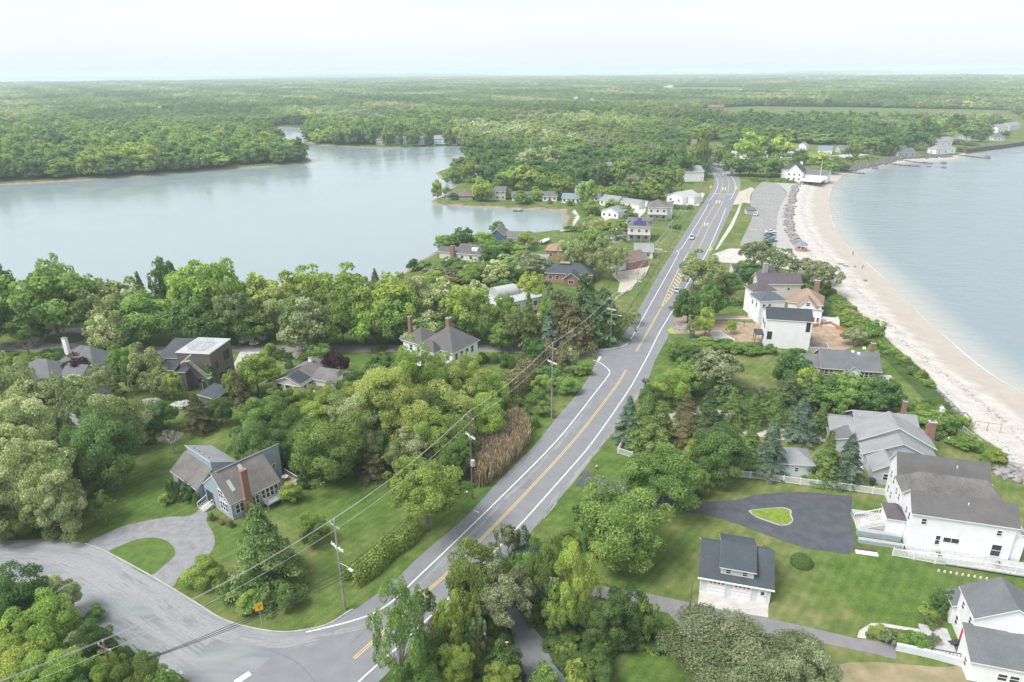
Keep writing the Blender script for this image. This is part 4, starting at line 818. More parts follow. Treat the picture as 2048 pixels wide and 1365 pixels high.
    def done(s):
        for mb, m in s.walls.values(): mb.build('wall', m, s.root)
        for mb, m in s.roofs.values(): mb.build('roof', [m, FASC], s.root)
        return s

# --- the blue-grey contemporary house with the horseshoe drive
h = House('blue_house', 'blue grey contemporary house with brick chimney and horseshoe driveway', (461, 1006), (559, 958), 3.3)
h.wing(0, 8.4, 0, 4.2, 3.2, 'sb', 3.5, BLUE, R_WEATH, .3)
h.wing(.6, 11.8, 4.25, 8.6, 3.2, 'sf', 3.75, BLUE, R_WEATH, .12)
h.wing(-.0, .55, 4.25, 8.6, 3.2, 'sf', 3.4, BLUE, R_WEATH, .1)
h.wing(-1.0, 1.75, 8.9, 17.6, 2.7, 'sr', 2.2, BLUE, R_WEATH, .25)
h.wing(1.9, 6.2, 8.75, 17.0, 4.4, 'sl', 2.0, BLUE, R_LIGHT, .15)
h.found(0, 8.4, 0, 4.2).found(.6, 11.8, 4.3, 8.6)
mb = MB(); mb.box(1.85, 3.35, -.85, .05, -.3, 3.2); mb.box(2.1, 3.15, -.8, -.02, 3.2, 8.0); mb.box(2.05, 3.2, -.85, 0, 8.0, 8.25)
h.part('chimney', mb, BRICK); mb = MB(); mb.box(1.8, 3.4, -.9, .04, -.3, .4); h.part('chimney_base', mb, CONC)
h.win('f', 0, .95, .9, .62, 1.5, 2, .78); h.win('f', 0, 3.75, .9, .55, 1.5, 2, .7); h.win('f', 0, 5.55, 1.1, .6, 1.6, 4, .78)
h.win('l', 0, 1.55, .9, .62, 1.5, 3, .78); h.win('l', 0, 2.5, 3.0, .55, 1.4, 2, .7); h.win('l', 0, 1.7, 2.9, .5, .9); h.win('f', 4.25, 10.4, 3.0, .6, .7)
for x, y in ((1.4, 1.0), (4.2, 2.3)):
    mb = MB(); zz = lambda yy: 3.2+3.5*yy/4.2+.2
    mb.slab([(x-.3, y, zz(y)+.12), (x+.3, y, zz(y)+.12), (x+.3, y+1.6, zz(y+1.6)+.12), (x-.3, y+1.6, zz(y+1.6)+.12)], .14, 0, 0); h.part('skylight', mb, R_WHITE)
mb = MB(); mb.box(8.5, 12.2, -.6, 4.15, .75, .95); [mb.box(x-.07, x+.07, y-.07, y+.07, -.3, .75) for x in (8.7, 12.1) for y in (-.4, 4)]; h.part('deck', mb, DECK)
h.rail([(8.5, -.55), (12.15, -.55), (12.15, 4.1)], .95, 1.0, FASC)
mb = MB(); mb.box(5.0, 7.8, -2.0, -.05, .85, 1.0); [mb.box(x-.06, x+.06, -1.95, -1.83, -.3, .85) for x in (5.1, 7.7)]; h.part('balcony', mb, DECKG)
h.rail([(5.0, -.1), (5.0, -1.95), (7.75, -1.95), (7.75, -.1)], 1.0, .85, DECKG)
mb = MB(); mb.box(-.02, 1.7, 5.6, 7.9, .5, 2.6); h.part('porch_shade_block', mb, DKM)  # solid dark block stands in for the shade inside the entrance porch
mb = MB()
for i in range(4): mb.box(-1.9+i*.42, -1.48+i*.42, 5.7, 7.6, -.2, .12+.14*i)
h.part('steps', mb, CONCL); h.rail([(-1.9, 5.65, .1), (-.2, 5.65, .7)], 0, .9, FASC).rail([(-1.9, 7.65, .1), (-.2, 7.65, .7)], 0, .9, FASC)
mb = MB(); mb.box(-1.05, -1.0, 10.2, 15.6, .0, 2.3); h.part('carport_shade_panel', mb, DKM)  # thin dark panel on the wall imitates the shaded carport interior
for yy in (10.5, 12.2, 13.8, 15.4):
    mb = MB(); mb.tube((2.6, yy, 6), (2.6, yy, 6.35), .12); h.part('roof_vent', mb, DKM)
h.done()

# --- dark modern house with a roof terrace
h = House('modern_house', 'dark weathered wood house with flat roof terrace and outside stairs', (352, 704), (418, 707), 8.8)
W = h.W
h.wing(0, W, 0, 9, 8.6, 'flat', 0, WOOD, R_WHITE, .1); h.wing(-5.5, -.15, 1.5, 8.5, 6.6, 'sb', 1.6, WOOD, R_SLATE, .4); h.wing(-3.2, -.15, -2, 1.3, 5.2, 'sb', .9, WOOD, R_SLATE, .3)
h.wing(-.2, 2.4, -1.8, -.05, 4.6, 'sb', .3, CHAR, R_SLATE, .1)
h.rail([(2.2, 1.2), (2.2, 6), (5.6, 6), (5.6, 1.2), (2.2, 1.2)], 8.8, 1.1, GALV)
mb = MB()
for i in range(14): mb.box(3+i*.28, 3.28+i*.28, -1.1, -.1, 6.8-i*.27, 6.95-i*.27)
mb.box(6.9, W, -1.3, -.08, 3.1, 3.25); mb.box(1.6, 3.0, -1.3, -.08, 6.8, 6.95)
for i in range(9): mb.box(1.9+i*.28, 2.2+i*.28, -2.1, -1.2, 6.9+i*.23, 7.0+i*.23)
h.part('stairs', mb, DECKG); h.rail([(3, -1.15, 6.9), (6.9, -1.15, 3.25), (W, -1.3, 3.25), (W, -.1, 3.25)], 0, 1, GALV)
mb = MB(); mb.box(W-.2, W-.05, -1.3, -1.15, -.2, 3.1); h.part('post', mb, DKM)
h.win('f', 0, 7.2, 3.5, 1.6, 2.1, frm=DKM); h.win('f', 0, 4.4, 1.6, .7, .8, frm=DKM); h.win('r', W, 2, 4.4, .9, 1.6, 1, frm=DKM); h.win('r', W, 5.8, 4.8, .8, 2.1, 2, 1.3, frm=DKM); h.win('r', W, 3.3, 1, 1.2, 1.6, 2, 3, frm=DKM)
h.win('f', -1.8, 1.1, 1.2, .7, 1, frm=DKM); h.door('f', 0, 5.5, 1.2, 2.1, GLASS, -.1); h.done()
# --- low ranch with dark panels
h = House('ranch_house', 'low grey ranch house with black solar panels and covered patio', (547, 761), (601, 770), 2.7)
W = h.W
h.wing(0, W, 0, 11, 2.5, 'gy', 1.5, BEIGE, R_WEATH, .4); h.wing(W+.2, W+7.2, 4, 10, 2.5, 'gx', 1.4, BEIGE, R_WEATH, .3)
mb = MB(); k = 1.5/(W/2)
mb.slab([(.2, .3, 2.5+.2*k+.3), (W/2-.2, .3, 2.5+(W/2-.2)*k+.3), (W/2-.2, 6, 2.5+(W/2-.2)*k+.3), (.2, 6, 2.5+.2*k+.3)], .08, 0, 0)
mb.slab([(W/2+.3, .3, 2.5+(W/2-.3)*k+.3), (W-.3, .3, 2.5+.3*k+.3), (W-.3, 4, 2.5+.3*k+.3), (W/2+.3, 4, 2.5+(W/2-.3)*k+.3)], .08, 0, 0); h.part('solar_panel', mb, R_DARK)
h.win('f', 0, 1.5, .3, 1.5, 1.8, 3, 2.3); h.win('r', W, 1.5, .9, 1, 1.1, 2, 1.7); h.chim(W*.5, 9, 3, 5, .7, .7, FASC)
h.door('r', W, 6.5, .9); mb = MB(); mb.box(-.2, W+.5, -2.2, -.05, .0, .12); h.part('patio', mb, CONCL)
h.done()
# --- white Victorian
h = House('victorian_house', 'white two storey house with steep grey hip roof and brick chimneys', (905, 706), (955, 681), 6.1)
W = h.W
h.wing(0, W, 0, 9.5, 6, 'hip', 4.2, WHITE, R_GREY, .5); h.wing(.5, W-2.4, 9.7, 16, 5.6, 'hip', 2.8, WHITE, R_GREY, .4); h.wing(W+.1, W+2.2, 1.5, 7, 2.8, 'hip', .8, WHITE, R_GREY, .3)
h.wing(-2.4, -.1, 3.5, 7.2, 6.0, 'hip', 2.4, WHITE, R_GREY, .3)
h.chim(W*.55, 5.2, 6, 12, 1.2, 1.0); h.chim(4, 16.6, 5, 10.5, .8, .8)
h.win('f', 0, 1.3, 3.9, .9, 1.5, 4, 2.0); h.win('f', 0, 1.3, .9, .9, 1.6, 4, 2.0); h.win('l', 0, 1.5, 3.9, .9, 1.5, 1); h.win('l', 0, 8.4, 3.9, .8, 1.5, 1); h.win('l', -2.4, 4.5, 3.9, .8, 1.5, 2, 1.6); h.win('l', .5, 11, 3.6, .8, 1.4, 2, 2.4); h.win('l', 0, 1.4, .9, .9, 1.6)
h.door('f', 0, W-.9); h.done()
# --- white boxy building with a barrel vault
h = House('white_building', 'white boxy building with a barrel vaulted roof light behind the trees', (1005, 608), (1088, 591), 6.4)
W = h.W
h.wing(0, W, 0, 9.5, 6.2, 'flat', 0, STUCCO, R_WHITE, .15)
mb = MB(); prof = [(5.0, 6.35)]+[(7.6-2.6*math.cos(math.pi*k/12), 6.9+1.9*math.sin(math.pi*k/12)) for k in range(13)]+[(10.2, 6.35)]
mb.extr(prof, W*.12, W*.62, 'x'); h.part('barrel_vault', mb, R_WHITE)
h.win('r', W, 2, 4, 1.2, 1.2, 3, 2.6); h.win('r', W, 2, 1.2, 1.2, 1.4, 3, 2.6); h.win('f', 0, 2, 4, 1.2, 1.3, 5, 3); h.win('f', 0, 2, 1, 1.2, 1.5, 5, 3); h.done()
# --- slate hip roof house
h = House('slate_house', 'brick house with dark slate hip roofs and a railed roof deck', (1092, 545), (1183, 550), 3.2)
W = h.W
h.wing(0, W, 0, 9, 3, 'hip', 2.6, ORANGE, R_SLATE, .5); h.wing(W*.45, W*.75, -4.5, -.1, 2.9, 'gy', 1.7, BRICK, R_SLATE, .4)
mb = MB(); mb.box(W*.25, W*.5, 3.2, 5.8, 5.6, 5.75); h.part('roof_deck', mb, DECK); h.rail([(W*.25, 3.2), (W*.5, 3.2), (W*.5, 5.8), (W*.25, 5.8), (W*.25, 3.2)], 5.7, 1, DKM)
h.win('f', 0, 1.5, 1, 1.2, 1.2, 3, 2.4); h.win('f', -4.5, W*.6, 1, 1.6, 1.2); h.done()
# --- the garage
h = House('garage', 'white two door garage with blue grey shed dormer and concrete apron', (1399, 1183), (1537, 1208), 0, cat='garage')
W = h.W
h.wing(0, W, 0, 8, 2.75, 'gx', 2.75, PALE, R_SLATE, .4)
h.wall(PALE).box(2.45, 6.65, .45, 7.1, 3.0, 4.45)
R = h.roof(R_SLATE); R.slab([(2.2, .05, 4.5), (6.9, .05, 4.5), (6.9, 4, 5.98), (2.2, 4, 5.98)], .15); R.slab([(2.2, 4, 5.98), (6.9, 4, 5.98), (6.9, 7.55, 4.55), (2.2, 7.55, 4.55)], .15)
for x in (.95, 4.2):
    mb = MB(); mb.box(x-.1, x+2.4, -.06, .02, 0, 2.35); mb.box(x, x+2.3, -.11, -.05, .02, 2.25)
    for k in range(1, 4): mb.box(x, x+2.3, -.112, -.108, .02+k*.56-.03, .02+k*.56+.02, 1)
    o = h.part('garage_door', mb, [FASC, CONC])
    mb = MB(); [mb.box(x+.2+k*.52, x+.52+k*.52, -.135, -.1, 1.88, 2.08) for k in range(4)]; mb.build('pane', GLASS, o)
o = h.door('f', 0, W-.95, .9, 2.0, FASC, .05); h.win('f', -.06, W-.95, 1.25, .45, .6, mull=False)
h.win('f', .45, 3.4, 3.42, .6, .65); h.win('f', .45, 5.5, 3.42, .6, .65)
mb = MB()
for x in (0, W): mb.box(x-.06, x+.06, -.05, .03, 0, 2.9)
mb.box(-.45, W+.45, -.5, -.38, 2.45, 2.6); h.part('trim', mb, FASC); h.done()
# --- large white house
h = House('white_house', 'large white house with three grey roofs and front stairs by the court', (1810, 1094), ang=-16, W=13.2, z=0)
W = 13.2
h.wing(0, W, 0, 5, 6.1, 'gx', 2.1, WHITE, R_GREY, .3); h.wing(-.3, W, 5.1, 9.4, 6.1, 'hip', 2.6, WHITE, R_WEATH, .25); h.wing(0, W-.7, 9.5, 14.5, 6.5, 'gx', 2.7, WHITE, R_GREY, .3)
h.wing(-2.5, -.05, 1.8, 5.6, 3.2, 'hip', 1.2, WHITE, R_MAUVE, .2)
h.win('f', 0, 1.6, 4.4, .6, .9); h.win('f', 0, 3.9, 1.3, .55, 1.5); h.win('f', 0, 5.6, 1.9, 2.0, .8); h.win('f', 0, 11.4, .8, 1.2, 1.9); h.win('f', 0, 11.2, 4.3, .6, .8); h.win('l', 0, 1.2, 4, .7, 1.2, 2, 1.6); h.win('l', 0, 11, 4, .7, 1.4, 2, 1.8); h.win('l', 0, 11, 1.2, .7, 1.4, 2, 1.8); h.win('l', -.3, 6.2, 4, .7, 1.2, 2, 1.6)
mb = MB(); n = 12
for i in range(n): mb.box(-6.2+i*.3, -5.9+i*.3, 2.2, 5.2, -.1, .15+i*.14)
mb.box(-2.6, -.35, 2.2, 5.2, 0, 1.75); h.part('steps', mb, CONCL)
h.rail([(-6.2, 2.2, .1), (-2.6, 2.2, 1.7), (-.4, 2.2, 1.7)], 0, 1); h.rail([(-6.2, 5.2, .1), (-2.6, 5.2, 1.7)], 0, 1)
mb = MB(); mb.box(-6.4, -.4, 1.0, 1.9, 0, .9); mb.box(-6.4, -.4, 5.5, 6.6, 0, 1.0); mb.box(-6.5, -.4, -.8, -.1, 0, .6); h.part('retaining_wall', mb, mat('block', (.36, .39, .41), .9, (.3, .33, .35), 1.5))
mb = MB(); mb.box(W-.0, W+1.6, .4, 4.6, 3.4, 3.6); mb.box(W, W+1.6, .4, .6, 0, 3.4); h.part('balcony', mb, FASC); h.rail([(W, .4), (W+1.6, .4), (W+1.6, 4.6)], 3.6, 1).rail([(W-.6, 9.6), (W+1.4, 9.6), (W+1.4, 14.2)], 3.6, 1)
mb = MB(); mb.box(0, 4, -2.2, -.1, -.2, .1); mb.box(4.4, W+6, -3.2, -.1, .3, .5); h.part('walkway', mb, DECKG)
h.rail([(-.6, -2.6, .0), (4.2, -2.6, .4), (W+6, -3.2, .5)], .5, 1.05); h.rail([(-.6, -1.0, .0), (4, -1.2, .4)], .5, 1.05)
for x, y, z in ((7.2, 1.6, 7.6), (8.2, 11, 8.3), (9, 7.5, 8.2)):
    mb = MB(); mb.tube((x, y, z-.4), (x, y, z+.35), .08); h.part('roof_vent', mb, FASC)
h.done()
# --- white house with the red door
h = House('corner_house', 'white house with red front door and grey roofs in the lower corner', (1939, 1333), ang=60, W=7.0, z=0)
h.wing(0, 8.2, 0, 8.5, 6.2, 'gx', 2.5, WHITE, R_MID, .35); h.wing(-3.2, -.1, .3, 8, 3.0, 'gx', 1.6, WHITE, R_MID, .35) ; h.wing(8.3, 11, .8, 7, 3.2, 'gx', 1.4, WHITE, R_MID, .3)
h.done(); hc = h
# the same house rebuilt in place below
for ch in list(hc.root.children): bpy.data.objects.remove(ch)
HOUSES.pop(); bpy.data.objects.remove(hc.root)
h = House('corner_house', 'white house with red front door and grey roofs in the lower corner', (1953, 1233), (1925.4, 1173.8), 6.0)
# x runs back along the upper eave, y runs to the left in this frame, so rooms lie at negative y
W = h.W
h.wing(0, W, -7.6, 0, 5.8, 'gx', 2.2, WHITE, R_MID, .3); h.wing(-4.0, -.1, -9.0, .9, 2.9, 'sr', 1.5, WHITE, R_MID, .3); h.wing(W+.1, W+2.6, -6, .3, 2.9, 'gx', 1.4, WHITE, R_MID, .3)
h.win('b', 0, 1.0, 3.9, .7, 1.0); h.win('b', 0, 3.6, 3.9, .7, 1.0); h.win('b', 0, 4.2, .9, .7, 1.3); h.win('b', .9, -2.6, .8, .7, 1.1); h.win('b', .3, W+1.3, .9, .7, 1.3)
h.win('l', -4.0, -3.6, .9, .9, .9, 2, 1.2); h.win('l', 0, -4, 3.6, .8, 1)
mb = MB(); mb.box(1.0, 2.2, -.02, .1, .4, 2.5); h.part('door', mb, RED, 'red front door')
mb = MB(); mb.box(-1.5, 3.8, .95, 4.2, -.2, .3); h.part('porch', mb, DECKG); h.rail([(-1.4, 4.1), (-1.4, 1.0)], .3, 1, DKM)
mb = MB(); mb.tube((-2.3, -6.5, 3.6), (-2.3, -6.5, 4.3), .06); h.part('vent_pipe', mb, DKM); h.done()
# --- tall white house with dark roof, seen end on
h = House('tall_white_house', 'tall plain white house with dark charcoal roof beside dug earth', (1534, 638), (1626, 644), 7.7)
W = h.W
h.wing(0, W, 0, 8, 7.6, 'gx', 1.9, STUCCO, R_DARK, .2)
h.win('f', 0, 1.1, 2.4, 1.0, 1.9, frm=DKM); h.win('f', 0, W-.9, 5.0, .8, 2.3, frm=DKM); h.win('l', 0, 2, 4.8, .9, 1.4, 2, 3, frm=DKM)
mb = MB(); mb.box(-2.2, 0-.05, 1, 5, 2.9, 3.1); mb.box(-2.1, -1.95, 1.1, 1.25, 0, 2.9); mb.box(-2.1, -1.95, 4.7, 4.85, 0, 2.9); h.part('porch_roof', mb, R_DARK)
mb = MB(); mb.box(-3.6, -.2, -1.5, .8, 0, .9); h.part('scaffold_deck', mb, DKM)
mb = MB(); [mb.box(*b_) for b_ in ((W+.2, W+5, -.3, 0, -.5, 1.0), (W+.2, W+5, 3.6, 3.9, -.5, 1.0), (W+4.7, W+5, 0, 3.6, -.5, 1.0), (W+.2, W+.5, 0, 3.6, -.5, 1.0))]; h.part('foundation_wall', mb, CONC); h.done()
# --- turret-roofed white house behind it
h = House('hip_roof_house', 'white house with metal hip roofs wedged behind the tall white house', (1521, 602), (1571, 600), 6.8)
W = h.W
h.wing(0, W, 0, 6.5, 6.6, 'hip', 1.7, STUCCO, R_MET, .35); h.wing(1.2, W+.8, 7.2, 12.5, 7.0, 'hip', 2, STUCCO, R_MAUVE, .35); h.win('l', 0, 2, 4.5, .8, 1.2, 2, 2.5)
h.win('f', 0, 1.2, 4.6, .7, 1.1, 2, 1.6); h.done()
h = House('tan_roof_house', 'white beach house with tan cross gable roof and brick chimney', (1577, 603), (1644, 611), 4.0)
W = h.W
h.wing(0, W, 0, 9, 3.8, 'hip', 3.4, STUCCO, R_TAN, .4); h.wing(W*.3, W*.85, -3.0, -.1, 3.7, 'gy', 2.6, STUCCO, R_TAN, .4); h.wing(W*.55, W+.3, -7, -3.1, 3.0, 'sf', 1.6, STUCCO, R_TAN, .3); h.chim(W*.75, 9.2, 3, 8.5, 1.5, 1.0)
h.win('f', -7, W*.7, 1.2, .6, 1.2, 3, 1.1); h.win('f', -3, W*.6, 4.2, .9, .9); h.win('r', W, 2, 1.2, 1, 1.3, 2, 3)
mb = MB(); mb.box(W+.4, W+5.2, -6.5, 1.5, -.3, .35); h.part('terrace', mb, CONCL)
for i in range(5):
    mb = MB(); mb.box(W+1+i*.8, W+1.5+i*.8, -5+i*1.1, -4.4+i*1.1, .35, .75); mb.box(W+1+i*.8, W+1.5+i*.8, -4.45+i*1.1, -4.38+i*1.1, .75, 1.2); tag(link('patio_chair', mb.mesh('patio_chair', FASC)), ['nearest', 'second', 'third', 'fourth', 'farthest'][i]+' white chair on the terrace of the tan roofed house', 'chair', 'white terrace chairs').matrix_world = h.root.matrix_basis
h.done()
h = House('mauve_roof_house', 'cream two storey house with long mauve grey roof above the beach', (1518, 566), (1603, 567), 6)
W = h.W
h.wing(0, W, 0, 7, 5.8, 'gx', 2.2, BEIGE, R_MAUVE, .4); h.wing(2.5, W-4, 7.6, 12.5, 5.6, 'hip', 2.6, BEIGE, R_MAUVE, .4); h.chim(3.6, 7.4, 5, 10, 1.4, 1, CONC); h.win('f', 0, 9, 3.8, .8, .8); h.win('f', 0, 2, 1.2, 1, 1.3, 3, 4); h.win('l', 0, 1.8, 3.6, .9, 1.3, 2, 2.5)
mb = MB(); mb.box(-2, -.05, 1, 6, 2.7, 2.9); h.part('balcony', mb, FASC); h.rail([(-2, 1), (-2, 6)], 2.9, 1); h.done()
# --- brick ranch by the beach
h = House('brick_ranch', 'low brick ranch house with slate grey roof and small white gable', (1645, 733), (1761, 741), 2.9)
W = h.W
h.wing(0, W, 0, 8.4, 2.7, 'gx', 2.7, BRICK, R_MID, .4); h.wing(-3.6, -.1, .8, 6.4, 2.5, 'gx', 1.7, WHITE, R_MID, .35); h.wing(W*.40, W*.62, -1.6, -.05, 2.6, 'gy', 1.4, WHITE, R_MID, .35)
h.win('f', 0, 1.0, 1, .8, 1.1, 2, 1.1); h.win('f', 0, 4.1, 1.3, .8, .7); h.win('f', 0, W*.7, .8, .8, 1.3, 3, .95); h.win('f', -1.6, W*.47, 1, .6, 1.1, 2, .9); h.win('f', .8, -2.9, 1.1, 1.2, .9); h.door('f', .8, -.9)
h.chim(W-.6, 6, 3, 7, .9, .8)
mb = MB(); mb.box(W+.3, W+3.6, -1.5, 3.5, -.3, .4); h.part('terrace', mb, CONCL)
for x, y in ((8.2, 3.6), (9.6, 5), (7, 4)):
    mb = MB(); mb.box(x-.3, x+.3, y-.3, y+.3, 2.7+y*.64, 3.1+y*.64); h.part('skylight', mb, FASC)
h.done()
# --- charcoal ranch
h = House('charcoal_ranch', 'charcoal shingled ranch house with white trimmed windows and pale roof', (1664, 858), (1785, 869), 2.8)
W = h.W
h.wing(0, W*.42, 0, 6.4, 2.6, 'gx', 1.2, CHAR, R_LIGHT, .4); h.wing(W*.42+.1, W+4.5, -.2, 8.2, 2.6, 'gx', 2.5, CHAR, R_LIGHT, .4); h.chim(W+3.6, 7.2, 3, 6.4, .7, .7)
h.win('f', 0, 1.4, 1, .95, 1.2); h.win('f', 0, 4.6, 1.4, .6, .7); h.win('f', -.2, W*.62, 1.2, 1.3, 1.0, 2, 3); h.door('f', 0, W*.38)
mb = MB(); mb.slab([(W*.78, 1.6, 3.75), (W*.78+1.3, 1.6, 3.75), (W*.78+1.3, 3, 4.55), (W*.78, 3, 4.55)], .12, 0, 0); h.part('skylight', mb, GLASS)
mb = MB(); mb.tube((W*.5, 3, 4), (W*.5, 3, 4.9), .08); h.part('vent_pipe', mb, FASC); h.done()
# --- pale grey gabled house
h = House('grey_gable_house', 'pale grey house with stepped gable roofs and brick chimney by the beach', (1750, 938), ang=-14, W=11, z=2.9)
W = 11
h.wing(0, 4.6, 0, 5, 2.7, 'gy', 1.4, GREYS, R_LIGHT, .35); h.wing(-.6, W, 5.2, 8.8, 2.9, 'gy', 2.6, GREYS, R_LIGHT, .4); h.wing(-1.2, W+.6, 9.0, 15.0, 3.3, 'gy', 3.3, GREYS, R_LIGHT, .4); h.chim(W+1.2, 14, 0, 6, 1.3, 1.0)
h.win('f', 0, 1.9, 1, .8, 1.1, 2, 1.15); h.win('l', -.6, 6.4, .9, .9, 1.1, 2, 1.2); h.win('l', -1.2, 10.5, 1, 1, 1.1, 2, 2.4); h.wing(-5, -1.3, 10, 14.4, 2.4, 'sr', .8, GREYS, R_MID, .3)
mb = MB(); mb.box(-3.6, -.7, 3.2, 5.4, 0, .5); h.part('porch', mb, FASC); h.rail([(-3.6, 3.2), (-.7, 3.2)], .5, .9); h.rail([(W+.8, 4.6), (W+3.6, 4.6)], .2, 1.2); h.done()
# --- grey shed behind the white fence
h = House('grey_shed', 'small pale grey shed with hip roof behind the white fence', (1555, 953), (1622, 957), 0, cat='shed')
h.wing(0, h.W, 0, 5, 2.6, 'hip', 1.7, PALE, R_LIGHT, .35); h.win('f', 0, h.W*.53, 1.2, .6, .75); h.done()
h = House('dark_shed', 'little open shed with slate roof beside the dark modern house', (398, 788), (430, 797), 2.3, cat='shed'); h.wing(0, h.W, 0, 4, 2.1, 'sb', .7, WOOD, R_SLATE, .3); h.done()
h = House('tool_shed', 'small cream shed with mauve roof among garden trees', (1466, 552), (1490, 552), 0, cat='shed'); h.wing(0, h.W, 0, 5, 2.2, 'gx', 1.2, BEIGE, R_MAUVE, .3); h.win('f', 0, 1, .9, .7, .8, 2, 1.4); h.done()
# --- grey rambling house on the left and the gable in front
h = House('rambling_house', 'rambling grey roofed house half hidden by trees beside a purple maple', (22, 752), (100, 760), 3.2)
W = h.W
h.wing(0, W, 0, 8, 3, 'hip', 3, GREYS, R_MID, .4); h.wing(5, W+4, 8.2, 15, 3.2, 'hip', 3.4, GREYS, R_MID, .4); h.wing(W+.1, W+5, 3, 8, 3, 'gx', 1.8, GREYS, R_MID, .4); h.wing(3, 8, -4.5, -.1, 2.8, 'gy', 1.8, WHITE, R_MID, .35)
h.win('f', -4.5, 4.8, .9, .7, 1.4, 2, 1.3); h.win('f', 0, 9.8, .9, 1, 1.2, 2, 2); h.chim(4, 12, 4, 8, 1, .8, STUCCO); h.done()
h = House('gabled_annexe', 'white gabled annexe with slate roof among open trees', (118, 822), (152, 828), 3.4)
h.wing(0, h.W, 0, 9, 3.2, 'gy', 2, WHITE, R_SLATE, .3); h.win('f', 0, h.W*.5, 1, 1, 1.2); h.wing(-5.5, -.1, 1, 6, 2.6, 'gx', 1.2, WHITE, R_WHITE, .3); h.done()
# --- beach gazebo
gp_ = G(1601, 503, -.3); g0 = empty('gazebo', (*gp_, gz1(*gp_)), 0, 'small octagonal beach hut with slate roof on the sand', 'gazebo')
mb = MB(); oct_ = lambda r: [(r*math.cos(math.pi*(k+.5)/4), r*math.sin(math.pi*(k+.5)/4)) for k in range(8)]
mb.prism(oct_(2.2), -.2, 1.1); mb.build('base', ORANGE, g0); mb = MB(); [mb.tube((x, y, 1.1), (x, y, 2.6), .09) for x, y in oct_(2.1)]; mb.build('post', FASC, g0)
mb = MB(); o8 = oct_(2.6); mb.add([(x, y, 2.6) for x, y in o8]+[(0, 0, 4.1)], [(i, (i+1) % 8, 8) for i in range(8)]+[tuple(range(7, -1, -1))]); mb.build('roof', R_BLUE, g0)

# --- the further houses: eave pixels, eave height, depth, roof
def gen(nm, lab, A, B, z, dep, rt, rh, wm, rm, nw=2, extra=None, cat='house', group=None, two=False):
    h = House(nm, lab, A, B, z, cat=cat, group=group); W = h.W
    h.wing(0, W, 0, dep, z-.1, rt, rh, wm, rm, .4)
    g_ = W/(nw+.001) if nw else 1
    if nw: h.win('f', 0, g_/2, .9, min(1.2, g_*.5), 1.2, nw, g_)
    if two and nw: h.win('f', 0, g_/2, 3.7, min(1.1, g_*.45), 1.2, nw, g_)
    h.win('r' if proj(*h.a)[0] < 1024 else 'l', W if proj(*h.a)[0] < 1024 else 0, dep*.5, .9, 1.1, 1.2)
    if extra: extra(h, W, dep)
    h.done(); return h
def ex7(h, W, d):
    h.wing(-8, -.1, 1, 6, 2.8, 'gx', 1.3, BEIGE, R_GREY, .4); mb = MB(); mb.box(-2.8, -1.3, -.6, .6, -.3, 5.6); h.part('chimney', mb, BRICK)
    mb = MB(); k = 2.5/(d/2); mb.box(W*.5, W*.72, 1.0, 3.2, 3.4, 4.9); h.part('dormer', mb, FASC); mb = MB(); mb.box(-5, W*.7, -2.5, -.1, -.2, .25); h.part('patio', mb, CONCL)
gen('bay_house', 'beige house with tall brick chimney at the bay edge', (915, 505.5), (968, 509.8), 3.1, 7.5, 'gx', 2.6, BEIGE, R_GREY, 3, ex7)
def ex8(h, W, d): h.wing(W+.1, W+10.5, 1.5, 8.5, 3.4, 'gx', 1.8, PALE, R_WEATH, .4); h.win('f', 1.5, W+2, 1, 1, 1, 3, 2.8)
gen('navy_gable_house', 'navy blue gabled house with pale wing on the cove', (980, 470), (1008, 471), 4.6, 9, 'gy', 2.4, NAVY, R_WEATH, 2, ex8)
gen('orange_house', 'orange brick house with orange roof behind the slate house', (1092, 500.4), (1130, 502), 3.2, 7, 'hip', 2, ORANGE, R_ORANGE, 2)
gen('flat_white_house', 'low white house with flat roof among pale shrubs', (1055, 519), (1088, 521), 3.2, 8, 'flat', 0, WHITE, R_LIGHT, 2)
def pvx(h, W, d):
    z = 6; k = 2.9/((d+.8)/2)
    for x0, x1, y0, y1 in ((W*.22, W*.78, .1, 1.9), (W*.38, W*.58, 2.0, 3.0)):
        mb = MB(); mb.slab([(x0, y0, z+.35+(y0+.4)*k), (x1, y0, z+.35+(y0+.4)*k), (x1, y1, z+.35+(y1+.4)*k), (x0, y1, z+.35+(y1+.4)*k)], .08, 0, 0); h.part('solar_panel', mb, PV)
    h.wing(-.4, W+.4, 5, d+3, z-.2, 'gx', 2.5, BEIGE, R_WEATH, .4)
    for x0, x1 in ((-.5, W*.22), (W*.8, W+.6)):
        mb = MB(); mb.slab([(x0, 5.3, 6.6), (x1, 5.3, 6.6), (x1, 7.8, 8.2), (x0, 7.8, 8.2)], .08, 0, 0); h.part('solar_panel', mb, PV)
    mb = MB(); mb.box(-.3, W+.1, -2.2, -.05, 2.9, 3.1); [mb.box(x, x+.2, -2.2, -2, 0, 2.9) for x in (-.3, W*.3, W*.6, W-.1)]; h.part('balcony', mb, DECKG); h.rail([(-.3, -2.2), (W+.1, -2.2)], 3.1, 1)
gen('solar_house', 'two storey beige house with dark blue solar panels on its roof', (1257, 453), (1301, 454.5), 6, 7, 'hip', 2.9, BEIGE, R_WEATH, 3, pvx, two=True)
def ex11(h, W, d):
    h.wing(W+.1, W+2.5, 3, d+2, 5.6, 'gx', 2, PALE, R_WEATH, .3); mb = MB(); mb.box(-.3, W+.1, -2.2, -.05, 2.9, 3.1); [mb.box(x, x+.2, -2.2, -2, 0, 2.9) for x in (-.3, W*.5, W-.1)]; h.part('balcony', mb, DECKG); h.rail([(-.3, -2.2), (W+.1, -2.2)], 3.1, 1)
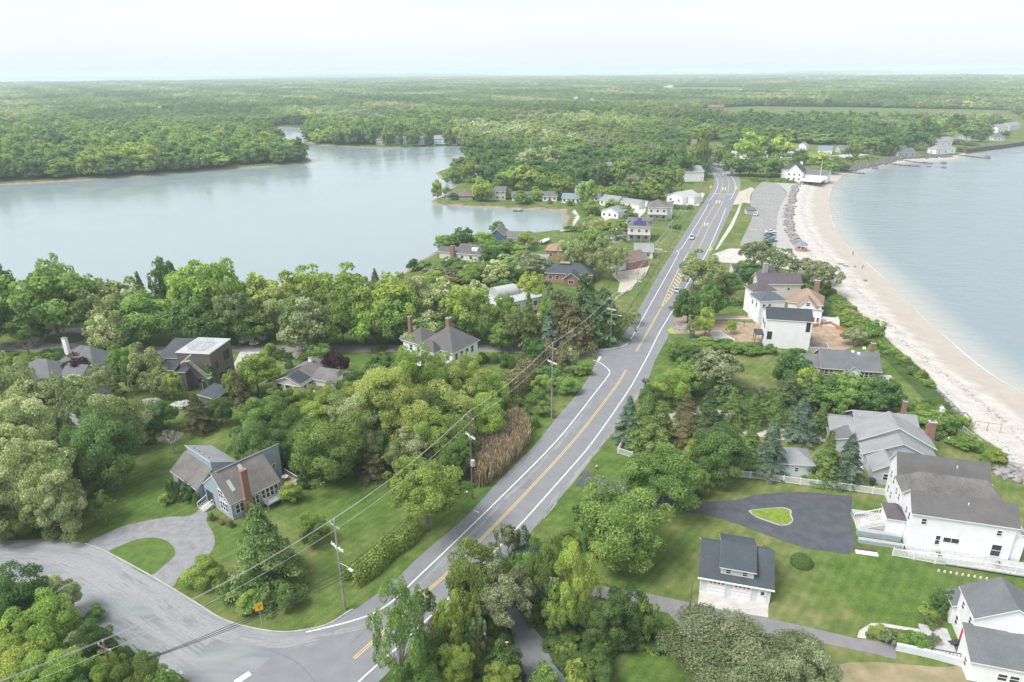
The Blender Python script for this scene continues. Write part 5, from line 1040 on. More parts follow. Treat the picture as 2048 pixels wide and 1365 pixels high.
gen('hip_two_storey', 'two storey cream house with brown grey hip roof behind the solar house', (1297, 414.6), (1335, 415.5), 6.1, 9, 'hip', 3, BEIGE, R_WEATH, 3, ex11, two=True)
gen('grey_roof_house', 'low white house with pale grey roof below the solar house', (1270, 502), (1306, 503), 2.9, 8, 'gx', 2, WHITE, R_LIGHT, 2)
gen('coral_house', 'coral walled house with brown roof beside the utility poles', (1258, 524), (1296, 516), 3, 9, 'gx', 2.2, ORANGE, R_BROWN, 2, lambda h, W, d: h.wing(-5, -.1, 1, 6, 2.6, 'gx', 1.4, WHITE, R_BROWN, .3))
gen('roadside_house', 'white roadside building with pale gabled roof near the crossing', (1334, 391), (1366, 396), 3.3, 14, 'gy', 2.2, WHITE, R_WHITE, 2, lambda h, W, d: h.wing(W+.1, W+4, 4, 12, 2.6, 'sf', .9, WHITE, R_WHITE, .3))
gen('white_bungalow', 'white bungalow with pale grey roof at the lane end', (1199, 399), (1232, 403.5), 3, 9, 'gx', 2, WHITE, R_LIGHT, 3, lambda h, W, d: h.wing(W+.1, W+12, 3, 9, 2.7, 'gx', 1.5, WHITE, R_LIGHT, .3))
gen('garden_cottage', 'small white cottage with hedged garden by the cove lane', (1203, 421), (1236, 425), 3.2, 9, 'gy', 1.8, WHITE, R_LIGHT, 3)
COT = 'cottages along the cove'
gen('cove_cottage', 'weathered grey cottage at the tip of the point', (892, 390), (918, 390), 2.6, 9, 'hip', 1.6, GREYS, R_WEATH, 2, group=COT)
gen('cove_cottage', 'red brick cottage with mauve roof on the point', (919, 391), (945, 391), 2.8, 9, 'hip', 2, BRICK, R_BROWN, 2, group=COT, extra=lambda h, W, d: h.rail([(0, -2), (W, -2)], .3, 1))
gen('cove_cottage', 'cream two storey cottage with blue grey roof on the point', (989, 382.5), (1011, 382.5), 5, 8, 'gx', 2, BEIGE, R_MID, 2, two=True, group=COT, extra=lambda h, W, d: h.wing(-4, -.1, 0, 5, 2.5, 'sf', .5, BEIGE, R_MID, .3))
gen('cove_cottage', 'pale grey cottage behind a dark green bush', (1024, 393), (1066, 393), 2.6, 8, 'gx', 2, PALE, R_MID, 4, group=COT)
gen('cove_cottage', 'white cottage with grey gable roof and little porch', (1085, 393), (1114, 393), 2.7, 9, 'gx', 2, WHITE, R_MID, 3, group=COT)
gen('cove_cottage', 'white cottage with bluish roof nearest the cove beach', (1124, 396), (1160, 397), 2.8, 9, 'gx', 1.8, WHITE, R_BLUE, 4, group=COT)
gen('cove_cottage', 'half hidden white cottage above the cove beach', (1181, 393), (1197, 394), 2.6, 8, 'gx', 1.8, WHITE, R_MID, 2, group=COT)
gen('wood_house', 'grey roofed house in trees above the marsh point', (950, 341), (981, 341), 4, 12, 'gx', 3, GREYS, R_WEATH, 2)
gen('wood_house', 'small slate roofed house deep in the wood', (1106, 316), (1127, 316), 4, 9, 'gx', 3, PALE, R_SLATE, 2)
gen('wood_house', 'white two storey house with pale roof in the wood', (1188, 336), (1208, 338), 6, 14, 'gy', 3, WHITE, R_LIGHT, 2, two=True)
gen('wood_house', 'white house with hooded dormer behind a round tree', (1150, 373), (1178, 374), 4.5, 9, 'gx', 2.2, WHITE, R_LIGHT, 2)
gen('wood_house', 'tall white house among trees left of the road bend', (1349, 338), (1366, 345), 6, 14, 'gy', 3, WHITE, R_LIGHT, 2, two=True)
SH = 'houses on the wooded north shore'
for (a, b_, y, l, wm, rm) in ((751, 768, 280, 'pale gabled house under trees on the north shore', BEIGE, R_LIGHT), (791, 812, 279, 'grey house with two gables on the north shore', GREYS, R_MID), (837, 852, 279, 'small white house on the north shore', WHITE, R_MID), (868, 892, 278, 'long low house on the north shore', PALE, R_LIGHT), (912, 930, 277, 'dim grey house at the shore end near the point', GREYS, R_MID)):
    gen('shore_house', l, (a, y), (b_, y), 5, 10, 'gx', 3, wm, rm, 3, group=SH)
gen('motel', 'long low motel with white flat roof behind trees', (1432, 303), (1492, 311), 3.2, 14, 'flat', 0, WHITE, R_WHITE, 6, cat='motel')
gen('motel_block', 'long thin motel wing with white roof edge behind bushes', (1492, 305), (1592, 306), 4, 12, 'flat', 0, PALE, R_WHITE, 9, cat='motel')
gen('brown_block', 'orange brown gabled building at the road end', (1386, 287), (1402, 287), 7, 12, 'gx', 3, ORANGE, R_BROWN, 1, cat='building')
def exr(h, W, d):
    h.wing(-6, W*.35, d+.3, d+14, 5.5, 'hip', 3.5, WHITE, R_SLATE, .4); h.wing(W+.1, W+14, 6, 18, 4, 'gx', 2.5, WHITE, R_MID, .4)
    mb = MB(); mb.box(W+.3, W+13, -9, 5.7, 1.7, 2.1); h.part('deck', mb, FASC); mb = MB(); [mb.box(x, x+.4, y, y+.4, -2, 1.7) for x in (W+1, W+5, W+9, W+12) for y in (-8.5, -3, 3)]; h.part('post', mb, WOOD)
    h.rail([(W+.3, -9), (W+13, -9), (W+13, 5.7)], 2.1, 1.1); h.chim(W*.5, d+6, 5, 10.5, 1.5, 1.5, STUCCO)
    mb = MB(); mb.tube((W+10, 4, 2), (W+10, 4, 14), .15, .08); h.part('flagpole', mb, FASC)
gen('beach_restaurant', 'big white gabled beach restaurant with deck on posts', (1574, 343), (1605, 345), 6, 12, 'gy', 4.5, WHITE, R_SLATE, 3, exr, 'restaurant', two=True)
CO = 'houses along the north coast'
for (a, y, b_, yb, z, dep, rt, rm, wm, l) in (
        (1594, 292, 1613, 293, 5, 12, 'gy', R_LIGHT, WHITE, 'white gabled house behind the motel trees'), (1636, 300, 1664, 301, 5, 14, 'gx', R_BLUE, WHITE, 'white house with blue roof above the coast road'),
        (1680, 299, 1704, 299, 4, 14, 'gx', R_WEATH, GREYS, 'brown grey roofed house beside the coast road'), (1796, 306, 1832, 305, 4, 14, 'gx', R_MID, GREYS, 'grey cottage just above the rocks'),
        (1868, 283, 1906, 281, 6, 14, 'gx', R_LIGHT, WHITE, 'large white house with broad pale roof by the groyne'), (1910, 276, 1932, 275, 6, 14, 'gy', R_BROWN, WHITE, 'white house with brown gable near the sea wall'),
        (1942, 275, 1961, 275, 4, 9, 'flat', R_MID, GREYS, 'small dark flat roofed coast house'), (1988, 275, 2010, 275, 4, 10, 'hip', R_MID, PALE, 'small grey hip roofed house by the sea wall'),
        (1873, 299, 1912, 297, 5, 12, 'hip', R_LIGHT, WHITE, 'white house with seaward deck above the beach'), (1997, 256, 2018, 254, 7, 16, 'gx', R_LIGHT, WHITE, 'white house on the far bluff with tall pale roof'), (2020, 252, 2042, 250, 7, 16, 'gx', R_LIGHT, PALE, 'pale house at the far right end of the bluff'),
        (1873, 241, 1903, 241, 6, 14, 'gx', R_WHITE, WHITE, 'white house glimpsed above the coastal wood'), (1586, 228, 1615, 228, 6, 16, 'gx', R_MAUVE, GREYS, 'mauve roofed barn in the green field'), (1640, 227, 1664, 227, 6, 14, 'hip', R_MID, BEIGE, 'pale barn in the green field'),
        (1668, 232, 1691, 232, 5, 14, 'gx', R_DARK, GREYS, 'dark roofed barn at the field edge'), (1415, 197, 1432, 197, 8, 16, 'gx', R_WHITE, WHITE, 'white farmhouse in trees beyond the road end'), (1478, 180, 1498, 180, 7, 30, 'hip', R_WHITE, WHITE, 'pale greenhouse roofed building by the far field'),
        (1273, 179, 1304, 179, 7, 35, 'gx', roofmat('red_roof', (.5, .12, .12)), BRICK, 'red roofed farm building far inland'), (1243, 186, 1266, 186, 6, 25, 'flat', R_WHITE, WHITE, 'white roofed store far inland'), (1310, 172, 1345, 172, 7, 35, 'gx', R_WHITE, WHITE, 'long white roofed shed beside the far field'),
        (1417, 214, 1448, 214, 5, 14, 'gx', R_BROWN, BRICK, 'reddish houses row by the field edge'), (1975, 188, 1990, 188, 8, 14, 'gx', R_WHITE, WHITE, 'lone white house far right in the woods'),
        (268, 210, 282, 210, 9, 15, 'gx', R_WHITE, WHITE, 'white roof standing out in the far left woods'), (440, 219, 446, 219, 9, 8, 'gx', R_LIGHT, WHITE, 'small pale house in the headland woods'), (560, 189, 580, 189, 8, 12, 'gx', R_WHITE, WHITE, 'pale houses cluster roof in distant woods'), (20, 184, 8, 184, 8, 12, 'gx', R_WHITE, WHITE, 'white roof at far left inlet')):
    if a > b_: a, b_ = b_, a
    gen('coast_house' if y > 240 else 'distant_building', l, (a, y), (b_, yb), z*(.78 if y > 240 else 1), dep*(.7 if y > 240 else 1), rt, 3, wm, rm, 3 if y > 240 else 0, group=CO if y > 240 else None)

def FARL(x, y, i):
    q = ORDW[i]
    return f'tiny pale building in the far woods, {q} from the left'
ORDW = ['first', 'second', 'third', 'fourth', 'fifth', 'sixth', 'seventh', 'eighth', 'ninth', 'tenth', 'eleventh', 'twelfth', 'thirteenth', 'fourteenth', 'fifteenth', 'sixteenth', 'seventeenth', 'eighteenth', 'nineteenth', 'twentieth']
ORDW += ['twenty '+o for o in ORDW[:9]]+['thirtieth']+['thirty '+o for o in ORDW[:9]]
rd_ = random.Random(11); FARH = sorted([(rd_.choice([rd_.uniform(30, 1950), rd_.uniform(700, 1500)]), rd_.uniform(166, 232)) for _ in range(34)])
for i, (x, y) in enumerate(FARH):
    if abs(x-1700) < 330 and 205 < y: y = 200
    w_ = max(4, 14/(math.hypot(*G(x, y))/1300))
    gen('distant_building', FARL(x, y, i), (x, y), (x+w_*rd_.uniform(.7, 1.2), y), 9+max(0, 240-y)*.07, 12, rd_.choice(['gx', 'gy', 'hip']), 3, rd_.choice([WHITE, WHITE, GREYS, BEIGE]), rd_.choice([R_LIGHT, R_WHITE, R_MID, R_WEATH]), 0, group='small buildings in the far woods')

CLR = np.array([[*h.world(h.W/2, 4), h.W/2+7] for h in HOUSES])
ROADC = np.array(smooth(GP([(1434, 403), (1450, 370), (1435, 335), (1410, 305), (1398, 285), (1392, 262)]), 4, False))
z, db, ds = gz(pts[:, :2]); ok = z > -.35
ok &= infor(pts[:, :2])
for fp in FIELDS: ok &= sdf(pts[:, :2], fp) > 4
for cx, cy, rr in CLR: ok &= np.hypot(pts[:, 0]-cx, pts[:, 1]-cy) > (rr if math.hypot(cx, cy) < 950 else 9)
for cx, cy in ROADC: ok &= np.hypot(pts[:, 0]-cx, pts[:, 1]-cy) > 13
pxy = np.array([proj(x, y) for x, y in pts[:, :2]]); ok &= ~((pxy[:, 0] > 552) & (pxy[:, 0] < 620) & (pxy[:, 1] > 250) & (pxy[:, 1] < 309))
HT = np.array([[r.location.x, r.location.y] for r, k, p in TREES if math.hypot(*r.location[:2]) > 350])
for cx, cy in HT: ok &= np.hypot(pts[:, 0]-cx, pts[:, 1]-cy) > 7
pts = pts[ok]; z = z[ok]
rr = np.hypot(pts[:, 0], pts[:, 1]); vis = np.abs(pts[:, 0]/pts[:, 1]) < .8
order = np.argsort(rr)
need = max(0, 330-sum(1 for r, k, p in TREES if NAME[k] in ('leafy_tree', 'blossoming_tree', 'open_tree', 'spreading_tree') and math.hypot(*r.location[:2]) < 1e9))
need = min(need, 100)
patchn = rng.random(len(pts))
kinds_f = ['oak', 'dark', 'lime', 'grey', 'locust']
def kindof(i):
    x, y = pts[i, :2]; v = math.sin(x/90+1.3)*math.cos(y/130)+.5*math.sin(x/37+y/51)+.9*(patchn[i]-.5)
    if x < -60 and y < 1000: return 0 if patchn[i] < .62 else 1 if patchn[i] < .8 else 2
    return 1 if v < -.35 else 0 if v < .4 else 3 if v < .65 else 2 if v < .95 else 4
taken = []
for i in order:
    if len(taken) >= need: break
    if not vis[i]: continue
    taken.append(i); k = kindof(i); sc = pts[i, 2]/9.5
    plant(kinds_f[k], pts[i, 0], pts[i, 1], rng.uniform(10.5, 15), rng.uniform(9, 13.5), z=float(z[i]), lod='far')
    TREES[-1][0]['auto'] = 1
SRC = {}
for r, k, p in TREES:
    lo = r.children[0].data
    if k in kinds_f and math.hypot(*r.location[:2]) > 350 and k not in SRC: SRC[k] = r.children[0]
keepm = np.ones(len(pts), bool); keepm[taken] = False
FP = pts[keepm]; FZ = z[keepm]; FI = np.nonzero(keepm)[0]
KI = np.array([kindof(i) for i in FI])
def scatter(name, label, P3, scl, rot, kidx, srcs, m_dummy=None):
    me = bpy.data.meshes.new(name); me.vertices.add(len(P3)); me.vertices.foreach_set('co', P3.astype(np.float32).ravel())
    for nm, ty, arr in (('sc', 'FLOAT_VECTOR', scl), ('ro', 'FLOAT_VECTOR', rot), ('ki', 'INT', kidx)):
        a = me.attributes.new(nm, ty, 'POINT'); a.data.foreach_set('vector' if ty == 'FLOAT_VECTOR' else 'value', (arr.astype(np.float32) if ty == 'FLOAT_VECTOR' else arr.astype(np.int32)).ravel())
    o = link(name, me); tag(o, label, kind='stuff')
    gt = bpy.data.node_groups.new(name, 'GeometryNodeTree'); gt.interface.new_socket('Geometry', in_out='INPUT', socket_type='NodeSocketGeometry'); gt.interface.new_socket('Geometry', in_out='OUTPUT', socket_type='NodeSocketGeometry')
    gi, go = gt.nodes.new('NodeGroupInput'), gt.nodes.new('NodeGroupOutput'); jn = gt.nodes.new('GeometryNodeJoinGeometry'); l = gt.links.new
    def named(nm, dt): n = gt.nodes.new('GeometryNodeInputNamedAttribute'); n.data_type = dt; n.inputs[0].default_value = nm; return n.outputs[0]
    mp_ = gt.nodes.new('GeometryNodeMeshToPoints'); l(gi.outputs[0], mp_.inputs[0])
    sc_, ro_, ki_ = named('sc', 'FLOAT_VECTOR'), named('ro', 'FLOAT_VECTOR'), named('ki', 'INT')
    for i, s in enumerate(srcs):
        ip = gt.nodes.new('GeometryNodeInstanceOnPoints'); ob = gt.nodes.new('GeometryNodeObjectInfo'); ob.inputs['As Instance'].default_value = False; ob.inputs['Object'].default_value = s; ob.transform_space = 'ORIGINAL'
        cmp = gt.nodes.new('FunctionNodeCompare'); cmp.data_type = 'INT'; cmp.operation = 'EQUAL'; cmp.inputs[3].default_value = i; l(ki_, cmp.inputs[2])
        l(mp_.outputs[0], ip.inputs['Points']); l(cmp.outputs[0], ip.inputs['Selection']); l(ob.outputs['Geometry'], ip.inputs['Instance'])
        e2 = gt.nodes.new('FunctionNodeEulerToRotation'); l(ro_, e2.inputs[0]); l(e2.outputs[0], ip.inputs['Rotation']); l(sc_, ip.inputs['Scale']); l(ip.outputs[0], jn.inputs[0])
    l(jn.outputs[0], go.inputs[0]); md = o.modifiers.new('scatter', 'NODES'); md.node_group = gt; return o
n = len(FP); sfac = FP[:, 2]/9.5
relief = 1+.25*np.sin(FP[:, 0]/210+.5)*np.cos(FP[:, 1]/170)
wd = rng.uniform(9, 19, n)*sfac; ht = rng.uniform(7.5, 15.5, n)*relief*np.minimum(sfac**.45, 1.8)
nearest = [SRC[k] for k in kinds_f]
scatter('woodland', 'dense green wood of leafy trees stretching to the horizon', np.column_stack([FP[:, :2], FZ-.3]), np.stack([wd, wd, ht], 1), np.stack([np.zeros(n), np.zeros(n), rng.random(n)*6.28], 1), KI, nearest)
print('forest', n, 'trees', len(TREES), 'need', need)

# undergrowth under the near trees and shrubs on the beach bluff
def inpoly(poly, step):
    x0, y0 = poly.min(0); x1, y1 = poly.max(0); gx, gy = np.meshgrid(np.arange(x0, x1, step), np.arange(y0, y1, step)); q = np.stack([gx.ravel(), gy.ravel()], 1)+rng.uniform(-.5, .5, (gx.size, 2))*step
    return q[sdf(q, poly) < -.3]
bl = []
ROADW = np.array(W1)
DRV = [np.array(GP(p)) for p in ([(940, 1165), (985, 1185), (1003, 1227), (1029, 1308), (1044, 1347), (1080, 1500), (1200, 1500), (1117, 1342), (1083, 1276), (1034, 1218), (985, 1150)], [(1080, 1145), (1395, 1205), (1395, 1260), (1380, 1300), (1350, 1300), (1360, 1240), (1278, 1218), (1070, 1176)])]
for i, wp in enumerate(WILDW[:6]):
    q = inpoly(wp, 1.5 if i != 4 else 3.0); q = q[sdf(q, ROADW) > .7]
    for dp in DRV: q = q[sdf(q, dp) > .5]
    for cx, cy, r_ in CLR: q = q[np.hypot(q[:, 0]-cx, q[:, 1]-cy) > r_-5]
    if i in (4, 5): q = q[rng.random(len(q)) < .3]
    elif i == 2: q = q[rng.random(len(q)) < .6]
    bl.append(q)
q = np.concatenate(bl); zq = gz(q)[0]; q = q[zq > -1.3]; zq = zq[zq > -1.3]; n = len(q)
bush = {}
for k in ('bush', 'darkbush', 'limebush'):
    for r, kk, p in TREES:
        if kk == k and r.children[0].data.name.startswith('crown'):
            bush.setdefault(k, r.children[0]) if len(r.children[0].data.polygons) < 8000 else None
bs_ = [bush[k] for k in ('bush', 'darkbush', 'limebush')]
ww = rng.uniform(1.2, 2.8, n)
scatter('undergrowth', 'tangled undergrowth and ivy beneath the roadside trees', np.column_stack([q, zq-.15]), np.stack([ww, ww, rng.uniform(.5, 1.5, n)], 1), np.stack([np.zeros(n), np.zeros(n), rng.random(n)*6.28], 1), rng.choice(3, n, p=[.4, .4, .2]), bs_)
BL = np.array(GP([(1640, 548), (1655, 566), (1672, 592), (1696, 606), (1719, 634), (1756, 669), (1788, 701), (1850, 752), (1872, 787), (1850, 770), (1800, 730), (1766, 706), (1735, 696), (1712, 668), (1690, 650), (1672, 640), (1662, 600), (1640, 575)]))
q = inpoly(BL, 1.4); q2 = inpoly(np.array(GP([(1786, 815), (1840, 800), (1900, 818), (1925, 842), (1938, 852), (1880, 845), (1800, 838)])), 1.5); q3 = inpoly(np.array(GP([(1900, 870), (1945, 872), (2000, 910), (2010, 926), (1990, 925), (1950, 893)])), 1.5)
q3 = q3[rng.random(len(q3)) < .6]; q4 = inpoly(np.array(GP([(1640, 318), (1660, 312), (1700, 318), (1740, 315), (1768, 322), (1740, 330), (1700, 336), (1660, 334)])), 4); q5 = inpoly(np.array(GP([(1495, 358), (1590, 362), (1585, 366), (1500, 364)])), 2.5)
q = np.concatenate([q, q2, q3, q4, q5]); zq = gz(q)[0]; n = len(q); ww = rng.uniform(1.5, 3.2, n)
scatter('bluff_shrubs', 'low green shrubs covering the slope above the beach', np.column_stack([q, zq-.15]), np.stack([ww, ww, rng.uniform(.8, 1.7, n)], 1), np.stack([np.zeros(n), np.zeros(n), rng.random(n)*6.28], 1), rng.choice(3, n, p=[.45, .2, .35]), bs_)

# hedges: clipped or loose rows
def hedge(label, pts_, wd, ht, kind='hedge', nm='hedge', dens=420, leaf=.16):
    W = dense(smooth(GP(pts_), 3, False), .5); Cs = []; Ns = []; ts = []
    r = np.random.default_rng(len(label))
    for a, b_ in zip(W, W[1:]):
        L_ = math.dist(a, b_); m = int(dens*L_); u = r.random(m); th = r.random(m)*math.pi
        ex, ey = (b_[0]-a[0])/L_, (b_[1]-a[1])/L_
        cx, cz = np.cos(th), np.sin(th)**.6
        rad = 1+.12*np.sin(a[0]*1.7+th*2)+r.normal(size=m)*.04
        px = a[0]+ex*L_*u-ey*cx*wd/2*rad; py = a[1]+ey*L_*u+ex*cx*wd/2*rad; pz = cz*ht*rad
        low = r.random(m) < .3; pz[low] *= r.random(low.sum())
        Cs.append(np.stack([px, py, pz], 1)); nn = np.stack([-ey*cx, ex*cx, cz], 1)+r.normal(size=(m, 3))*.5; Ns.append(unit(nn)); ts.append(np.clip(.1+.8*r.random(m), 0, 1))
    C = np.concatenate(Cs); V, Q_ = leaves(C, np.concatenate(Ns), leaf, .6, r)
    o = link(nm, np_mesh(nm, V, Q_, [MATS[kind]], None, [('t', 'FACE', np.concatenate(ts))])); return tag(o, label, 'hedge')
hedge('bright loose hedge between the blue house lawn and main road', [(700, 1172), (730, 1148), (775, 1110), (815, 1078), (832, 1062)], 3.2, 2.4, 'lime')
hedge('clipped green hedge in the garden left of the tan roofed house', [(1448, 610), (1480, 611), (1516, 612)], 2.2, 2, 'hedge', dens=250, leaf=.2)
hedge('tall clipped hedge at the private road beside the modern house', [(524, 722), (534, 712), (543, 700)], 2.2, 2, 'lime', dens=250, leaf=.2)
hedge('dark trimmed hedge below the two storey cream house', [(1346, 418), (1385, 419)], 3, 2, 'dark', dens=100, leaf=.35)
hedge('dark trimmed hedge below the solar roof house yard', [(1340, 458), (1362, 458)], 3, 1.8, 'dark', dens=100, leaf=.35)
hedge('dark hedge enclosing the cove side garden', [(1128, 462), (1150, 463), (1175, 464)], 3, 2, 'dark', dens=100, leaf=.35)
hedge('hedge in front of the small white cottage garden', [(1205, 431), (1240, 433)], 2.5, 1.8, 'dark', dens=100, leaf=.35)
hedge('big sloping ivy covered hedge beside the victorian garden', [(1008, 800), (1030, 780), (1060, 752), (1085, 730)], 6, 4.2, 'brown', dens=400, leaf=.2)
hedge('low green hedge around the corner house bed', [(1843, 1212), (1860, 1220), (1895, 1226)], 1.2, .7, 'lime', dens=200, leaf=.12)
hedge('shrub border of the garden facing the mauve roofed house', [(1448, 586), (1475, 578), (1500, 580)], 2, 1, 'bush' if 'bush' in MATS else 'oak', dens=150, leaf=.18)
# reeds
rg = np.random.default_rng(3)
def reeds(poly, n, ht, label):
    pw = np.array(GP(poly)); q = inpoly(pw, .22); q = q[rg.choice(len(q), min(n, len(q)), replace=False)]; m = len(q)
    k = 3; q = np.repeat(q, k, 0)+rg.normal(size=(m*k, 2))*.12; hgt = rg.uniform(.6, 1.0, m*k)*ht; a = rg.random(m*k)*6.28; w_ = .03+.03*rg.random(m*k)
    ln = rg.normal(size=(m*k, 2))*.35; dx, dy = np.cos(a)*w_, np.sin(a)*w_
    z0 = np.zeros(m*k); V = np.stack([np.stack([q[:, 0]-dx, q[:, 1]-dy, z0], 1), np.stack([q[:, 0]+dx, q[:, 1]+dy, z0], 1), np.stack([q[:, 0]+ln[:, 0]+dx*1.6, q[:, 1]+ln[:, 1]+dy*1.6, hgt], 1), np.stack([q[:, 0]+ln[:, 0]-dx*1.2, q[:, 1]+ln[:, 1]-dy*1.2, hgt*.97], 1)], 1).reshape(-1, 3)
    o = link('reeds', np_mesh('reeds', V, np.arange(len(V)).reshape(-1, 4), [MATS['reed']], None, [('t', 'FACE', rg.random(m*k))])); tag(o, label, kind='stuff')
reeds([(950, 975), (945, 900), (960, 880), (1000, 855), (1030, 835), (1056, 850), (1062, 885), (1040, 915), (1000, 955), (965, 980)], 26000, 3.4, 'tall tan reeds beside the main road')

# ------------------------------------------------------------------ utility poles and wires
POLE = mat('pole_wood', (.34, .32, .30), .9, (.22, .2, .185), 1.5, 4); POLED = mat('creosoted_wood', (.2, .165, .14), .9, (.1, .085, .07), 1.2, 4)
INS = mat('insulator', (.7, .7, .68), .4)
def pole(px, yb, yt, ang, lab, arms=(3.6,), lamp=None, box=False, m=POLE, top=True, h=None, group='utility poles along the road', r=.17):
    X, Y = G(px, yb); ht = h or Zat(px, yt, Y); rt = empty('utility_pole', (X, Y, 0), math.radians(ang), lab, 'pole', group)
    mb = MB(); mb.tube((0, 0, -.3), (0, 0, ht), r, r*.65, 8); mb.build('post', m, rt)
    if top:
        mb = MB(); mb.box(-1.0, 1.0, -.07, .07, ht-1.0, ht-.88); mb.build('crossarm', m, rt)
        mb = MB(); [mb.tube((x, 0, ht-.88), (x, 0, ht-.65), .06) for x in (-.95, .95)]; mb.tube((0, 0, ht), (0, 0, ht+.25), .06); mb.build('insulator', INS, rt)
    for d in arms:
        mb = MB(); mb.box(-1.3, 1.3, -.08, .08, ht-d-.08, ht-d+.08); mb.tube((-.8, 0, ht-d), (0, 0, ht-d-.7), .03); mb.tube((.8, 0, ht-d), (0, 0, ht-d-.7), .03); mb.build('crossarm', INS if d > 3 else m, rt)
        mb = MB(); [mb.tube((x, 0, ht-d+.08), (x, 0, ht-d+.35), .07) for x in (-1.2, -.6, .6, 1.2)]; mb.build('insulator', INS, rt)
    if lamp:
        z = ht-lamp; mb = MB(); mb.tube((0, 0, z), (1.6, 0, z+.35), .04); mb.tube((1.6, 0, z+.35), (2.4, 0, z+.3), .04); o = mb.build('lamp_arm', GALV, rt); mb = MB(); mb.box(2.2, 2.9, -.14, .14, z+.2, z+.34); mb.build('lamp_head', INS, o)
    if box:
        mb = MB(); mb.box(.12, .75, -.25, .25, ht-9.6, ht-8.5); mb.build('transformer_box', GALV, rt)
    return X, Y, ht
PL = [pole(240, 1400, 1283, -25, 'brown utility pole rising from the lower left thicket', (), m=POLED),
      pole(690, 1220, 1040, -42, 'weathered utility pole with street lamp at the road corner', (4.2,), lamp=6.6),
      pole(945, 998, 825, -52, 'tall dark based utility pole with grey box beside the reeds', (4.3,), box=True, m=POLED),
      pole(1103, 838, 688, -50, 'grey utility pole in roadside shrubs near the side road junction', (4.0,)),
      pole(1220, 693, 592, -40, 'grey utility pole on the verge beyond the junction with lamp arm', (3.6,), lamp=5),
      pole(1271, 622, 540, -35, 'utility pole on the verge by the white roadside rail', (3.4,)),
      pole(1313, 556, 480, -30, 'utility pole between coral house and road', (3.2,), lamp=4),
      pole(1338, 514, 445, -28, 'utility pole near the solar roof house', (3.0,)),
      pole(1364, 470, 408, -26, 'utility pole opposite the silver car', (3.0,)),
      pole(1399, 414, 352, -22, 'utility pole at the painted crossing', (2.8,)),
      pole(1427, 345, 292, -15, 'utility pole at the road bend before the motel', (2.6,))]
pole(1373, 1272, 1160, 10, 'thin dark pole standing beside the lane near the garage', (), m=POLED, top=False, group=None, r=.12)
pole(1293, 1010, 978, 0, 'short grey post between the two large round trees', (), top=False, h=4.5, group=None, r=.1)
pole(1003, 690, 620, 0, 'thin pale pole in front of the white boxy building', (), top=False, group=None, r=.1)
pole(1245, 420, 388, 0, 'slim street pole by the concrete lane', (), top=False, lamp=.5, group=None, r=.1)
pole(1291, 400, 372, 0, 'slim street lamp pole behind the two storey cream house', (), top=False, lamp=.3, group=None, r=.1)
pole(1480, 427, 396, 0, 'slim pole at the parking lot entrance', (), top=False, group=None, r=.12)
pole(1494, 398, 375, 0, 'slim dark pole between lot and road', (), top=False, group=None, r=.1)
for a, b_, y0, l in ((1083, 365, 330, 'thin pole in trees behind the cove cottages'), (1578, 325, 300, 'thin pole by the beach restaurant'), (1678, 313, 287, 'pole beside the coast road'), (1694, 309, 290, 'lamp pole beside the coast road houses'), (1727, 305, 288, 'farther pole along the coast road'), (1384, 290, 275, 'pole beside the orange brown building')):
    pole(a, b_, y0, 0, l, (), top=False, group=None, r=.14)
WIRE = mat('cable', (.42, .43, .44), .6, spec=.3); WIRED = mat('dark_cable', (.05, .05, .05), .6)
def span(mb, a, b_, sag, r=.03, n=12):
    P = []
    for k in range(n+1):
        t = k/n; p = Vector(a).lerp(Vector(b_), t); p.z -= sag*4*t*(1-t); P.append(tuple(p))
    mb.path(P, r, 4)
e0 = G(-150, 1500); PLX = [(e0[0]-12, e0[1]-16, 12)]+PL
def armpt(i, off, dz):
    X, Y, h = PLX[i]; a = PLX[min(i+1, len(PLX)-1)]; b_ = PLX[max(0, i-1)]; e = Vector((a[0]-b_[0], a[1]-b_[1])).normalized()
    return (X+e.y*off, Y-e.x*off, h-dz)
for off, dz, m, r, l in ((-.95, .65, WIRE, .022, 'upper left bare power cable strung between the road poles'), (0, -.25, WIRE, .022, 'topmost power cable strung over the road poles'), (.95, .65, WIRE, .022, 'upper right power cable strung between the road poles'),
                         (.2, 7.8, WIRED, .035, 'upper black telephone cable low on the road poles'), (.2, 8.5, WIRED, .04, 'middle black telephone cable low on the road poles'), (.2, 9.1, WIRED, .03, 'lowest black telephone cable on the road poles')):
    mb = MB()
    for i in range(len(PLX)-1):
        if dz > 5:
            a, b_ = armpt(i, off, 0), armpt(i+1, off, 0); a = (a[0], a[1], min(a[2]-2, max(a[2]-dz, 4.5))); b_ = (b_[0], b_[1], max(b_[2]-dz, 4.5))
        else: a, b_ = armpt(i, off, dz), armpt(i+1, off, dz)
        span(mb, a, b_, .9 if dz < 5 else .8, r*(1 if i < 5 else 1.2))
    tag(mb.build('power_cable', m), l, 'cable', 'cables along the road poles')
